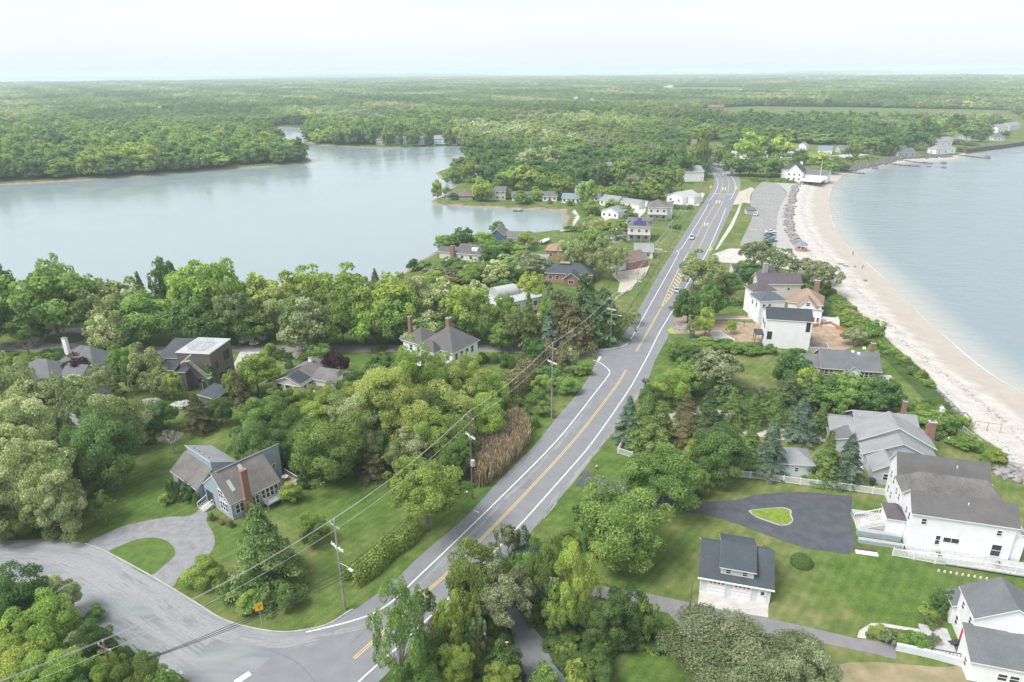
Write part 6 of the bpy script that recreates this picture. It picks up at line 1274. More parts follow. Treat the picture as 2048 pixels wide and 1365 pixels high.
# ------------------------------------------------------------------ fences
def fence(P, lab, h=1.3, m=FASC, step=2.3, pick=.16, nm='picket_fence', solid=False, rails=True):
    W = dense(GP(P), step); rt = empty(nm, (*W[0], gz1(*W[0])), 0, lab, 'fence'); o = Vector(W[0]); pb = MB(); rb = MB()
    for i, w_ in enumerate(W):
        z = gz1(*w_)-gz1(*W[0]); x, y = w_[0]-o.x, w_[1]-o.y; pb.box(x-.07, x+.07, y-.07, y+.07, z-.3, z+h+.12)
        if i < len(W)-1:
            x2, y2 = W[i+1][0]-o.x, W[i+1][1]-o.y; z2 = gz1(*W[i+1])-gz1(*W[0])
            for zz in ((.15, h-.05) if rails else ()): rb.tube((x, y, z+zz), (x2, y2, z2+zz), .05, n=4)
            n = int(math.dist(W[i], W[i+1])/pick) if pick else 0
            for k in range(1, n):
                t = k/n; a, b_ = x+(x2-x)*t, y+(y2-y)*t; rb.box(a-.035, a+.035, b_-.035, b_+.035, z+.1, z+h-.1)
    pb.build('post', m, rt); rb.build('panel', m, rt)
fence([(1252, 875), (1235, 907), (1264, 916)], 'white vinyl fence corner beside the road conifers', 1.2)
fence([(1405, 945), (1500, 957), (1600, 970), (1700, 982), (1790, 995)], 'long white vinyl fence across the lawn behind the court')
fence([(1570, 880), (1640, 887)], 'pale wire fence behind the grey shed', 1.2, GALV, 2.3, .3)
fence([(1785, 1112), (1870, 1128), (1960, 1140), (2060, 1155)], 'white deck fence in front of the large white house', 1.3)
fence([(1232, 600), (1262, 575), (1290, 553), (1300, 530)], 'low white rail beside the main road verge', .8, FASC, 4, 0, 'guard_rail')
fence([(1625, 655), (1660, 650), (1693, 668)], 'orange mesh fence round the dug earth', 1.0, mat('orange_mesh', (.55, .25, .08), .8), 2, .12, 'mesh_fence')
fence([(1960, 890), (1945, 878), (1925, 862)], 'pale wooden rail by the beach path', 1, GALV, 2, .4, 'rail_fence')
fence([(866, 508), (880, 500), (905, 490)], 'grey post fence along the bay lawn', 1, GALV, 2.5, 0, 'post_fence')
fence([(1056, 464), (1090, 462), (1120, 459)], 'thin post fence on the cove lawn edge', 1, GALV, 3, 0, 'post_fence')
fence([(1018, 1258), (1026, 1290), (1033, 1318)], 'dark metal fence at the bend of the lower drive', 1.2, DKM, 1.5, .2, 'metal_fence')
fence([(960, 690), (1000, 693), (1040, 691)], 'low wooden rail beside the private road', .8, mat('rail_wood', (.3, .26, .22), .9), 2.5, 0, 'rail_fence')

# ------------------------------------------------------------------ vehicles
PAINTS = {}
def paint(c):
    if c not in PAINTS:
        m, t, b = base_mat('car_paint'); b.inputs['Base Color'].default_value = (*c, 1); b.inputs['Metallic'].default_value = .3; b.inputs['Roughness'].default_value = .3; b.inputs['Coat Weight'].default_value = .6; PAINTS[c] = m
    return PAINTS[c]
TYRE = mat('tyre', (.03, .03, .03), .9); RIM = mat('rim', (.5, .5, .52), .35, metal=.7); LAMPW = mat('headlight_glass', (.8, .82, .85), .15); LAMPR = mat('tail_light_glass', (.5, .03, .03), .2)
def car(px, py, ang, c, lab, suv=True, group=None, L_=4.6, Wd=1.85):
    x, y = G(px, py); rt = empty('car', (x, y, max(gz1(x, y), 0)+.03), math.radians(ang), lab, 'car', group); hl, hw = L_/2, Wd/2; P = paint(c)
    body = [(-hl, .35), (hl, .35), (hl+.03, .6), (hl-.08, .82), (hl-1.15, .98), (-hl+.1, 1.02), (-hl-.02, .7)] if suv else [(-hl, .3), (hl, .3), (hl, .55), (hl-.15, .72), (hl-1.2, .88), (-hl+.7, .92), (-hl, .8)]
    mb = MB(); mb.extr([(a, z) for a, z in body], -hw, hw, 'y'); mb.v = [(v[0] if True else 0, v[1]*(1 if v[2] < .8 else .93), v[2]) for v in mb.v]
    o = mb.build('body', P, rt); bv = o.modifiers.new('b', 'BEVEL'); bv.width = .07; bv.segments = 2
    zt = 1.68 if suv else 1.4; xs = (hl-1.2, hl-1.95, -hl+.75, -hl+.2) if suv else (hl-1.35, hl-2.1, -hl+1.4, -hl+.7)
    def cab(s, z0, z1, e=0):
        m = MB(); b0, b1 = hw*.9*s, hw*.76*s
        m.add([(xs[0]-e, -b0, z0), (xs[0]-e, b0, z0), (xs[3]+e, b0, z0), (xs[3]+e, -b0, z0), (xs[1], -b1, z1), (xs[1], b1, z1), (xs[2], b1, z1), (xs[2], -b1, z1)], [(0, 1, 2, 3), (7, 6, 5, 4), (0, 4, 5, 1), (1, 5, 6, 2), (2, 6, 7, 3), (3, 7, 4, 0)]); return m
    cab(1, .9, zt-.06).build('window_glass', GLASS, rt)
    m = MB(); b1 = hw*.78; m.box(xs[2]-.05, xs[1]+.05, -b1, b1, zt-.06, zt)
    for s in (-1, 1):
        for a, b_ in ((xs[0], xs[1]), (xs[3], xs[2]), ((xs[0]+xs[3])/2, (xs[1]+xs[2])/2)): m.tube((a, s*hw*.9, .92), (b_, s*hw*.765, zt-.04), .045, n=4)
    m.build('roof', P, rt)
    for a in (-hl+.85, hl-.9):
        for s in (-1, 1):
            m = MB(); m.tube((a, s*(hw-.2), .34), (a, s*(hw+.01), .34), .34, n=14); w_ = m.build('wheel', TYRE, rt); m = MB(); m.tube((a, s*(hw), .34), (a, s*(hw+.025), .34), .2, n=10); m.build('rim', RIM, w_)
    for s in (-1, 1):
        m = MB(); m.box(hl-.1, hl+.03, s*hw*.7-.2, s*hw*.7+.2, .62, .78); m.build('headlight', LAMPW, rt); m = MB(); m.box(-hl-.03, -hl+.06, s*hw*.78-.14, s*hw*.78+.14, .72, .92); m.build('tail_light', LAMPR, rt)
    return rt
SILV, WHT, DRK, BLU, BLK = (.5, .53, .56), (.75, .76, .77), (.08, .09, .1), (.1, .16, .25), (.03, .03, .035)
def rdang(a, b_): A, B = G(*a), G(*b_); return math.degrees(math.atan2(B[1]-A[1], B[0]-A[0]))
car(1383.5, 478, rdang((1390, 463), (1377, 490)), SILV, 'silver van like car driving towards the junction in the road')
car(1354.5, 584, rdang((1345, 600), (1362, 565)), SILV, 'silver blue hatchback driving beside the yellow hatching', False, L_=4.3, Wd=1.78)
car(1511, 431, 70, WHT, 'white car parked at the left edge of the beach lot', group='cars in the beach lot')
for (x, y, a, c, l) in ((1541, 466, 5, WHT, 'white car at the far end of the lot row'), (1539, 472, 5, DRK, 'dark car second in the lot row'), (1538, 478, 5, (.12, .3, .3), 'teal car third in the lot row'), (1543, 484, 8, BLU, 'dark blue car nearest in the lot row')): car(x, y, a, c, l, False, 'cars in the beach lot')
for (x, y, a, c, l) in ((1238, 462, 60, BLK, 'black car at the lane beside the solar house'), (1241, 474, 12, SILV, 'silver car parked across the concrete lane'), (1240, 481, 10, BLU, 'dark blue car nearest on the concrete lane')): car(x, y, a, c, l, True, 'cars on the concrete lane')
car(1352, 405, 5, BLU, 'dark blue car beside the white roadside building', False); car(1354, 400, 5, WHT, 'white car behind the blue one by the roadside building', False)
car(1421, 327, rdang((1424, 335), (1416, 322)), DRK, 'dark car on the road near the motel', True); car(1450, 325, 80, DRK, 'small dark car on the motel forecourt', False)
for i, (x, y) in enumerate(((1648, 312), (1657, 311), (1780, 303))): car(x, y, 10+i*20, WHT, ['white car outside the blue roofed coast house', 'second white car outside the blue roofed coast house', 'white car farther along the coast road'][i], True, 'cars on the coast road')

# ------------------------------------------------------------------ boats
def boat(px, py, ang, L_, lab, c=WHT, z=None, nm='boat', eng=True):
    x, y = G(px, py); z = gz1(x, y)+.3 if z is None else z; rt = empty(nm, (x, y, z), math.radians(ang), lab, 'boat'); mb = MB(); n = 8; w_ = L_*.17; rows = []
    for k in range(n+1):
        t = k/n; b_ = w_*(1-max(0, (t-.45)/.55)**2.2); s = (t-.5)*L_; rows.append([(s, -b_, .55+.2*t*t), (s, -b_*.75, .12), (s, 0, -.05+.1*t**3), (s, b_*.75, .12), (s, b_, .55+.2*t*t)])
    V = [v for r in rows for v in r]; mb.add(V, [(i*5+j, i*5+j+1, i*5+j+6, i*5+j+5) for i in range(n) for j in range(4)]+[(0, 1, 2, 3, 4)]+[tuple(i*5 for i in range(n+1))+tuple(i*5+4 for i in range(n, -1, -1))]); mb.build('hull', paint(c), rt)
    if eng and L_ > 3.5:
        mb = MB(); mb.box(-.4, .5, -.35, .35, .6, 1.1); mb.build('console', paint(WHT), rt); mb = MB(); mb.box(-L_/2-.35, -L_/2, -.18, .18, .2, 1.0); mb.build('outboard_motor', TYRE, rt)
boat(1091, 486, 62, 7.5, 'white motorboat parked on grass beside the orange house', eng=True, z=.7); boat(1037, 417.5, 5, 5, 'small dark boat moored off the cove bank', (.1, .1, .11), WZ-.1); boat(909, 372, 170, 6, 'white boat tied at the marsh point dock', z=WZ-.05)
boat(1136, 464, 20, 4.2, 'pale teal kayak upturned by the cove hedge', (.35, .6, .58), nm='kayak', eng=False); boat(1036, 403, 10, 4, 'pale green canoe before the grey cottage', (.45, .6, .5), nm='canoe', eng=False); boat(1220, 482, 5, 3.6, 'teal kayak lying by the lane', (.2, .5, .5), nm='kayak', eng=False)
mb = MB(); a, b_ = G(903, 374.5), G(935, 376.5)
strip(mb, [a, b_], 2.2, -.9, 0, .2); [mb.tube((a[0]+(b_[0]-a[0])*k/5, a[1]+(b_[1]-a[1])*k/5, -2), (a[0]+(b_[0]-a[0])*k/5, a[1]+(b_[1]-a[1])*k/5, -.2), .15) for k in range(6)]
tag(mb.build('dock', DECKG), 'small grey dock at the marsh point', 'dock')

# ------------------------------------------------------------------ rocks, groynes, sea wall, wrack
ROCK = mat('rock', (.30, .29, .28), .9, (.13, .125, .125), .7, 5, .4); ROCKD = mat('wet_rock', (.16, .155, .15), .85, (.07, .07, .07), .8, 5, .3); RW = mat('rock_wet', (.1, .095, .09), .8)
rk = random.Random(8)
def rock_mesh(mb, x, y, z, r, h=None):
    bm = bmesh.new(); bmesh.ops.create_icosphere(bm, subdivisions=1, radius=1); s = (r*rk.uniform(.7, 1.3), r*rk.uniform(.7, 1.3), (h or r*.7)); a = rk.random()*6.28
    vs = []
    for v in bm.verts:
        k = 1+rk.uniform(-.22, .22); X, Y, Z_ = v.co.x*s[0]*k, v.co.y*s[1]*k, v.co.z*s[2]*k; vs.append((x+X*math.cos(a)-Y*math.sin(a), y+X*math.sin(a)+Y*math.cos(a), z+Z_))
    mb.add(vs, [tuple(v.index for v in f.verts) for f in bm.faces]); bm.free()
def rockline(pts_, n, wd, r, lab, m=ROCK, nm='rocks'):
    W = dense(GP(pts_), 1.0); mb = MB()
    for _ in range(n):
        i = rk.randrange(len(W)); x, y = W[i]; x += rk.uniform(-1, 1)*wd; y += rk.uniform(-1, 1)*wd; rock_mesh(mb, x, y, gz1(x, y)+.1 if n < 300 else max(-1.4, -.3), r*rk.uniform(.5, 1.3))
    tag(mb.build(nm, m), lab, kind='stuff')
rockline([(1593, 372), (1588, 388), (1583, 405), (1578, 422), (1576, 440), (1580, 460), (1588, 478), (1600, 494)], 290, 1.8, 1.05, 'dark boulders lining the gravel bank above the beach')
rockline([(1640, 362), (1620, 366), (1600, 369)], 60, 2, 1.0, 'boulders below the beach restaurant'); rockline([(1660, 334), (1690, 338), (1720, 332), (1750, 326), (1765, 322)], 280, 5, 1.7, 'dark boulders protecting the north shore bluff', ROCKD)
rockline([(1770, 322), (1800, 315), (1850, 314), (1900, 310)], 200, 4, 1.4, 'scattered boulders along the north beach', ROCKD); rockline([(1880, 785), (1915, 823), (1945, 852)], 40, .6, .5, 'small stones along the garden wall top')
def groyne(pts_, lab, h=.7, wd=1.6, m=ROCKD, nm='groyne'):
    W = dense(GP(pts_, WZ), 1.5); mb = MB()
    for x, y in W: rock_mesh(mb, x+rk.uniform(-.4, .4), y+rk.uniform(-.4, .4), WZ+.25, wd*rk.uniform(.6, 1), h*rk.uniform(.6, 1.2))
    tag(mb.build(nm, m), lab, 'groyne')
groyne([(1692, 344), (1705, 346), (1726, 348)], 'short rock groyne nearest the restaurant beach'); groyne([(1768, 326), (1800, 331), (1840, 334)], 'long low rock groyne reaching into the sound'); groyne([(1800, 322), (1830, 325), (1862, 328)], 'low rock groyne behind the longest one'); groyne([(1900, 310), (1940, 314), (1977, 318)], 'rock groyne beside the dark sea wall')
for a, b_, r, l in ((1749, 338, 3.2, 'lone dark boulder in shallow water off the bluff'), (1886, 327, 2.4, 'lone boulder in the sound off the long groyne'), (1888, 336, 2.2, 'lone boulder nearest in the open sound'), (1975, 315, 3, 'lone boulder off the sea wall'), (1857, 334, 1.6, 'small boulder at the end of the groyne')):
    mb = MB(); x, y = G(a, b_, WZ); rock_mesh(mb, x, y, WZ, r, r*.5); tag(mb.build('boulder', ROCKD), l, 'boulder')
mb = MB(); strip(mb, GP([(1929, 307), (1965, 302), (2000, 298), (2048, 291), (2120, 281), (2300, 262)], WZ), 3, WZ, 0, 3.6); tag(mb.build('sea_wall', mat('seawall', (.13, .12, .115), .9, (.07, .068, .065), .4, 4)), 'long dark timber sea wall below the far bluff', 'wall')
mb = MB(); strip(mb, GP([(1873, 779), (1895, 800), (1920, 825), (1938, 846)], -.3), .5, -.6, 0, 1.0); strip(mb, GP([(2004, 908), (2018, 930), (2060, 938), (2140, 960)], -.3), .5, -.6, 0, 1.1); tag(mb.build('bulkhead', CONCL), 'low pale concrete bulkhead at the garden edge', 'wall')
rockline([(2015, 945), (2040, 950), (2080, 965)], 60, 2.2, .7, 'grey stones beside the white house beach wall')
# foam where the swell meets the sand
mb = MB(); W = dense(smooth(GP(SEA[4:18], WZ), 4, False), 1.5); prev = None
for i in range(len(W)-1):
    r_ = .05+.18*abs(math.sin(i*.21)+.5*math.sin(i*.057+1)); 
    if math.sin(i*.13)+.4*math.sin(i*.037) > -.3: strip(mb, [offset(W, .2)[0] if 0 else W[i], W[i+1]], r_, WZ+.03)
tag(mb.build('foam', mat('foam', (.6, .62, .62), .7, (.45, .47, .47), 1.2, 4)), 'thin white line of foam along the water edge', kind='structure')

mb = MB(); strip(mb, smooth(GP([(1791, 1300), (1830, 1308), (1880, 1320), (1936, 1336)]), 4, False), .35, 0, 0, 1.0); tag(mb.build('retaining_wall', PALE), 'curved pale grey retaining wall below the porch planting bed', 'wall')
# ------------------------------------------------------------------ people
SKIN = mat('skin', (.5, .33, .25), .6); 
def person(px, py, lab, shirt, legs, pose='walk', ang=0, z=None):
    x, y = G(px, py, -.6); z = gz1(x, y) if z is None else z; rt = empty('person', (x, y, z), math.radians(ang), lab, 'person')
    if pose == 'walk': J = {'p': (0, 0, .95), 'c': (0, 0, 1.25), 'n': (0, 0, 1.47), 'h': (0, .02, 1.66), 'ls': (-.19, 0, 1.42), 'le': (-.26, -.08, 1.13), 'lh': (-.27, .05, .88), 'rs': (.19, 0, 1.42), 're': (.26, .06, 1.13), 'rh': (.27, .2, .92), 'lk': (-.1, .16, .52), 'lf': (-.1, .12, .06), 'rk': (.1, -.02, .5), 'rf': (.1, -.24, .08), 'lt': (-.1, .28, .03), 'rt': (.1, -.1, .03)}
    elif pose == 'bend': J = {'p': (0, 0, .9), 'c': (0, .2, 1.1), 'n': (0, .42, 1.15), 'h': (0, .58, 1.12), 'ls': (-.19, .38, 1.12), 'le': (-.2, .45, .8), 'lh': (-.18, .5, .5), 'rs': (.19, .38, 1.12), 're': (.2, .45, .8), 'rh': (.18, .52, .48), 'lk': (-.1, .08, .48), 'lf': (-.1, 0, .06), 'rk': (.1, .08, .48), 'rf': (.1, 0, .06), 'lt': (-.1, .16, .03), 'rt': (.1, .16, .03)}
    else: J = {'p': (0, 0, .13), 'c': (0, -.08, .42), 'n': (0, -.1, .66), 'h': (0, -.06, .86), 'ls': (-.19, -.1, .61), 'le': (-.28, .05, .36), 'lh': (-.2, .25, .3), 'rs': (.19, -.1, .61), 're': (.28, .05, .36), 'rh': (.2, .25, .3), 'lk': (-.12, .4, .38), 'lf': (-.12, .72, .08), 'rk': (.12, .4, .38), 'rf': (.12, .72, .08), 'lt': (-.12, .85, .12), 'rt': (.12, .85, .12)}
    R = {'p': .15, 'c': .15, 'n': .065, 'h': .1, 'ls': .07, 'le': .05, 'lh': .035, 'rs': .07, 're': .05, 'rh': .035, 'lk': .065, 'lf': .045, 'rk': .065, 'rf': .045, 'lt': .035, 'rt': .035}
    def skinned(nm, keys, edges, m, k=1.0):
        me = bpy.data.meshes.new(nm); me.from_pydata([J[q] for q in keys], [(keys.index(a), keys.index(b_)) for a, b_ in edges], []); me.materials.append(m); o = link(nm, me, rt)
        o.modifiers.new('skin', 'SKIN'); sv = me.skin_vertices[0].data
        for i, q in enumerate(keys): sv[i].radius = (R[q]*k, R[q]*k*.85); sv[i].use_root = i == 0
        s = o.modifiers.new('sub', 'SUBSURF'); s.levels = s.render_levels = 1; return o
    ks = list(J); skinned('body', ks, [('p', 'c'), ('c', 'n'), ('n', 'h'), ('c', 'ls'), ('ls', 'le'), ('le', 'lh'), ('c', 'rs'), ('rs', 're'), ('re', 'rh'), ('p', 'lk'), ('lk', 'lf'), ('lf', 'lt'), ('p', 'rk'), ('rk', 'rf'), ('rf', 'rt')], SKIN)
    skinned('shirt', ['p', 'c', 'ls', 'le', 'rs', 're'], [('p', 'c'), ('c', 'ls'), ('ls', 'le'), ('c', 'rs'), ('rs', 're')], shirt, 1.18); skinned('trousers', ['p', 'lk', 'lf', 'rk', 'rf'], [('p', 'lk'), ('lk', 'lf'), ('p', 'rk'), ('rk', 'rf')], legs, 1.25)
    mb = MB(); hx, hy, hz = J['h']; rock_mesh(mb, hx, hy-.02, hz+.06, .1, .08); mb.build('hair', DKM, rt)
CL = {n: mat('cloth_'+n, c, .9) for n, c in (('black', (.025, .025, .03)), ('blue', (.08, .12, .2)), ('green', (.1, .2, .15)), ('grey', (.3, .3, .32)), ('red', (.4, .06, .05)))}
person(1706, 507, 'person in black walking along the wet sand', CL['black'], CL['black'], 'walk', 20); person(1725, 534, 'person in black bending down near the water', CL['black'], CL['blue'], 'bend', -60)
person(1728, 561, 'person in grey sitting on the open sand', CL['grey'], CL['blue'], 'sit', -50); person(1732.5, 561, 'person in green sitting beside another on the sand', CL['green'], CL['grey'], 'sit', -50); person(1709, 532, 'person in grey sitting near the beach chairs', CL['grey'], CL['black'], 'sit', -60)
person(1487, 658, 'worker in black standing on the dug up yard', CL['black'], CL['grey'], 'walk', 90, 0)
def lounger(px, py, ang, lab, group, m=FASC, z=None, nm='lounge_chair'):
    x, y = G(px, py, z or 0); rt = empty(nm, (x, y, gz1(x, y)), math.radians(ang), lab, 'chair', group)
    mb = MB(); mb.box(-.32, .32, -.2, 1.3, .3, .38); mb.build('seat', m, rt); mb = MB(); mb.slab([(-.32, -.2, .38), (-.32, -.75, .8), (.32, -.75, .8), (.32, -.2, .38)], .06, 0, 0); mb.build('backrest', m, rt)
    for a in (-.28, .28):
        for b_ in (-.15, 1.2): mb = MB(); mb.box(a-.03, a+.03, b_-.03, b_+.03, 0, .3); mb.build('leg', m, rt)
for i, (x, y) in enumerate(((622, 788), (631, 789.5), (641, 790), (650, 790.5))): lounger(x, y, -40, ['leftmost of the four white loungers on the ranch lawn', 'second from left of the four white lawn loungers', 'third from left of the four white lawn loungers', 'rightmost of the four white loungers on the ranch lawn'][i], 'white loungers on the ranch house lawn')
lounger(1684, 529, 60, 'dark low chair on the open beach', 'chairs on the beach', DKM, -.5, 'beach_chair'); lounger(1694, 532, 60, 'green low chair on the open beach', 'chairs on the beach', CL['green'], -.5, 'beach_chair')
lounger(1918, 1284, 100, 'dark chair nearest the red front door', 'porch chairs', DKM, .3, 'porch_chair')
# ------------------------------------------------------------------ signs and small things
YEL = mat('sign_yellow', (.85, .5, .02), .5); YG = mat('sign_lime', (.62, .8, .02), .5)
def facing(x, y): return math.atan2(-x, y)
def sign(px, py, yt, lab, m, w_=.75, h=.9, diamond=False, arrow=True, ang=None):
    x, y = G(px, py); ht = max(2.0, Zat(px, yt, y)); rt = empty('road_sign', (x, y, 0), facing(x, y) if ang is None else ang, lab, 'sign', 'signs beside the road')
    mb = MB(); mb.tube((0, 0, -.2), (0, 0, ht), .04); mb.build('post', GALV, rt); mb = MB()
    P = [(0, -.75*w_), (.75*w_, 0), (0, .75*w_), (-.75*w_, 0)] if diamond else [(-w_/2, -h/2), (w_/2, -h/2), (w_/2, h/2), (-w_/2, h/2)]; c = ht-(.55 if diamond else h/2-.05)
    mb.extr([(a, c+b_) for a, b_ in P][::-1], -.07, -.045, 'y'); v = mb.v
    o = mb.build('panel', m, rt)
    if arrow:
        mb = MB(); mb.box(-.05, .05, -.085, -.072, c-.3, c+.05); mb.box(-.05, .22, -.085, -.072, c+.05, c+.14); mb.add([(.22, -.08, c-.03), (.22, -.08, c+.22), (.36, -.08, c+.095)], [(0, 1, 2)]); mb.build('arrow', DKM, o)
sign(524, 1250, 1207, 'yellow road sign with bent arrow on the corner lawn', YEL, 1.0, 1.15)
sign(1339, 690, 657, 'yellow diamond road sign near the building site', YG, 1.0, diamond=True, arrow=False); sign(1419, 512, 495, 'yellow green sign at the footpath end', YG, 1.2, diamond=True, arrow=False); sign(1471, 384, 374, 'yellow green crossing sign right of the painted crossing', YG, 1.5, diamond=True, arrow=False); sign(1421, 382, 372, 'yellow crossing sign left of the painted crossing', YEL, 1.5, diamond=True, arrow=False)
def gadget(nm, lab, cat, px, py, parts, ang=0, z=None, group=None):
    x, y = G(px, py); rt = empty(nm, (x, y, gz1(x, y) if z is None else z), math.radians(ang), lab, cat, group)
    for pn, mb, m in parts: mb.build(pn, m, rt)
B = lambda *a: MB().box(*a)
gadget('fire_hydrant', 'small red hydrant with white cap on the verge', 'hydrant', 1193, 938, [('barrel', MB().tube((0, 0, 0), (0, 0, .6), .13, n=10).tube((-.25, 0, .42), (.25, 0, .42), .07), RED), ('cap', MB().tube((0, 0, .6), (0, 0, .78), .15, .05, 10), FASC)])
gadget('mailbox', 'white mailbox beside the blue spruce', 'mailbox', 1238, 866, [('post', B(-.05, .05, -.05, .05, 0, 1.0), FASC), ('box', B(-.12, .12, -.28, .28, 1.0, 1.28), FASC)])
gadget('mailbox', 'grey mailbox on a post at the side street kerb', 'mailbox', 366, 1364, [('post', B(-.05, .05, -.05, .05, 0, 1.1), POLED), ('box', B(-.16, .16, -.3, .3, 1.1, 1.42), GALV)], 50)
gadget('mailbox', 'small white roadside mailbox by the tall pole', 'mailbox', 933, 995, [('post', B(-.05, .05, -.05, .05, 0, .9), POLED), ('box', B(-.12, .12, -.28, .28, .9, 1.15), FASC)], 50)
gadget('picnic_table', 'white picnic table on the seaside lawn', 'table', 1908, 886, [('tabletop', B(-1.1, 1.1, -.4, .4, .72, .78), FASC), ('bench', B(-1.1, 1.1, -.95, -.65, .42, .47), FASC), ('bench', B(-1.1, 1.1, .65, .95, .42, .47), FASC), ('leg', B(-.85, -.75, -.85, .85, 0, .72), FASC), ('leg', B(.75, .85, -.85, .85, 0, .72), FASC)], -25)
gadget('barbecue', 'round black covered barbecue beside the grey gabled house', 'barbecue', 1873, 882, [('lid', MB().tube((0, 0, .6), (0, 0, 1.1), .5, .25, 10), DKM), ('stand', MB().tube((0, 0, 0), (0, 0, .6), .35, .45, 8), DKM)])
gadget('fire_pit', 'round grey fire pit on the victorian garden lawn', 'fire pit', 1029, 745, [('ring', MB().tube((0, 0, 0), (0, 0, .45), .8, .8, 14), CONC), ('bowl', MB().tube((0, 0, .45), (0, 0, .47), .6, .6, 14), DKM)])
gadget('bird_house', 'white bird house on a pole in the seaside garden', 'bird house', 1879, 843, [('pole', MB().tube((0, 0, 0), (0, 0, 2.2), .06), FASC), ('box', B(-.35, .35, -.3, .3, 2.2, 2.9), FASC), ('roof', MB().extr([(-.45, 2.9), (.45, 2.9), (0, 3.3)], -.4, .4, 'y'), FASC)])
gadget('portable_toilet', 'dark blue portable toilet at the building site', 'toilet', 1383, 675, [('cabin', B(-.6, .6, -.6, .6, 0, 2.2), paint(BLU)), ('roof', B(-.65, .65, -.65, .65, 2.2, 2.35), FASC), ('door', B(-.4, .4, -.64, -.6, .1, 2.0), paint((.14, .2, .28)))])
gadget('planter', 'white board and soil bed at the court corner', 'planter', 1733, 1107, [('board', B(-1.5, 1.5, -.45, .35, 0, .14), FASC), ('soil', B(-1.6, 1.3, .6, 1.3, 0, .12), MULCH)], -14)
gadget('rubbish_bin', 'black bin beside the pale grey gabled house', 'bin', 1743, 970, [('bin', MB().tube((0, 0, 0), (0, 0, 1.1), .38, .46, 8), DKM), ('lid', B(-.45, .45, -.45, .45, 1.1, 1.18), DKM)])
gadget('paddle_board', 'bright blue board leaning on the modern house wall', 'board', 360, 780, [('board', MB().extr([(-.75, 0), (.75, 0), (1.0, .4), (1.0, 2.3), (.7, 2.8), (-.7, 2.8), (-1, 2.3), (-1, .4)][::-1], -.06, .06, 'y'), paint((.02, .32, .5))), ('deck_pad', B(-.55, .55, -.1, -.06, .6, 2.2), paint((.1, .15, .2)))])
gadget('spool', 'dark round drum by the lower drive', 'drum', 1043, 1357, [('drum', MB().tube((0, -.3, .5), (0, .3, .5), .5, .5, 12), DKM), ('rim', MB().tube((0, -.34, .5), (0, -.3, .5), .55, .55, 12), DKM)], 20)
gadget('outdoor_table', 'white table and seats on the blue house deck', 'table', 572, 970, [('tabletop', MB().tube((0, 0, .7), (0, 0, .75), .6, .6, 12), FASC), ('leg', MB().tube((0, 0, 0), (0, 0, .7), .06), FASC)], 0, .95)
gadget('construction_skip', 'long low pile of formwork boards on the building site', 'pile', 1460, 640, [('boards', B(-6, 6, -.5, .5, 0, .5), CONCL), ('boards', B(-5, 5, 1.6, 2.2, 0, .4), CONC), ('sheet', B(2, 5.5, .6, 1.4, 0, .5), RED)], -3)
gadget('soil_heap', 'heap of rubble by the building site road edge', 'heap', 1366, 655, [('heap', MB().tube((0, 0, -.1), (0, 0, .9), 3.6, 1.6, 14), mat('rubble', (.3, .28, .26), .95, (.12, .11, .1), 1.5, 5, .6))])
gadget('beach_stairs', 'long wooden beach stair on the shrub slope', 'stairs', 1731, 640, [('flight', MB().slab([(-.6, -6, -.7), (.6, -6, -.7), (.6, 6, 1.0), (-.6, 6, 1.0)], .2, 0, 0), DECK), ('handrail', MB().tube((-.6, -6, .3), (-.6, 6, 2), .06).tube((.6, -6, .3), (.6, 6, 2), .06), DECK)], 42, 0)
gadget('swing_frame', 'wooden frame standing on sand below the garden', 'frame', 1973, 862, [('beam', MB().tube((-2.2, 0, 1.8), (2.2, 0, 1.8), .08), DECK), ('post', MB().tube((-2.2, 0, -.2), (-2.2, 0, 1.8), .08), DECK), ('post', MB().tube((2.2, 0, -.2), (2.2, 0, 1.8), .08), DECK), ('post', MB().tube((0, 0, -.2), (0, 0, 1.8), .08), DECK)], -20)
for i in range(9):
    x = 1877+i*12; gadget('path_light', ['leftmost', 'second', 'third', 'fourth', 'fifth', 'sixth', 'seventh', 'eighth', 'rightmost'][i]+' of nine small white lawn lights before the deck fence', 'light', x, 1143+i*2.0, [('lamp', MB().tube((0, 0, 0), (0, 0, .3), .09), FASC), ('base', MB().tube((0, 0, 0), (0, 0, .08), .2), CONC)], group='small white lights on the lawn')
for i, (x, y) in enumerate(((970, 1282), (1014, 1302))): gadget('lamp_post', ['white topped post among the drive side bushes', 'white topped post beside the lower drive fence'][i], 'post', x, y+20, [('post', MB().tube((0, 0, 0), (0, 0, 2.6), .14), POLED), ('lamp', MB().tube((0, 0, 2.6), (0, 0, 2.85), .2), FASC)])
gadget('storage_shed_roof', 'small slate covered store by the beach lot', 'hut', 1500, 428, [('wall', B(-2.2, 2.2, -2, 2, 0, 2.2), GREYS), ('roof', MB().slab([(-2.5, -2.3, 2.25), (2.5, -2.3, 2.25), (2.5, 2.3, 3), (-2.5, 2.3, 3)], .15, 0, 0), R_MID)])
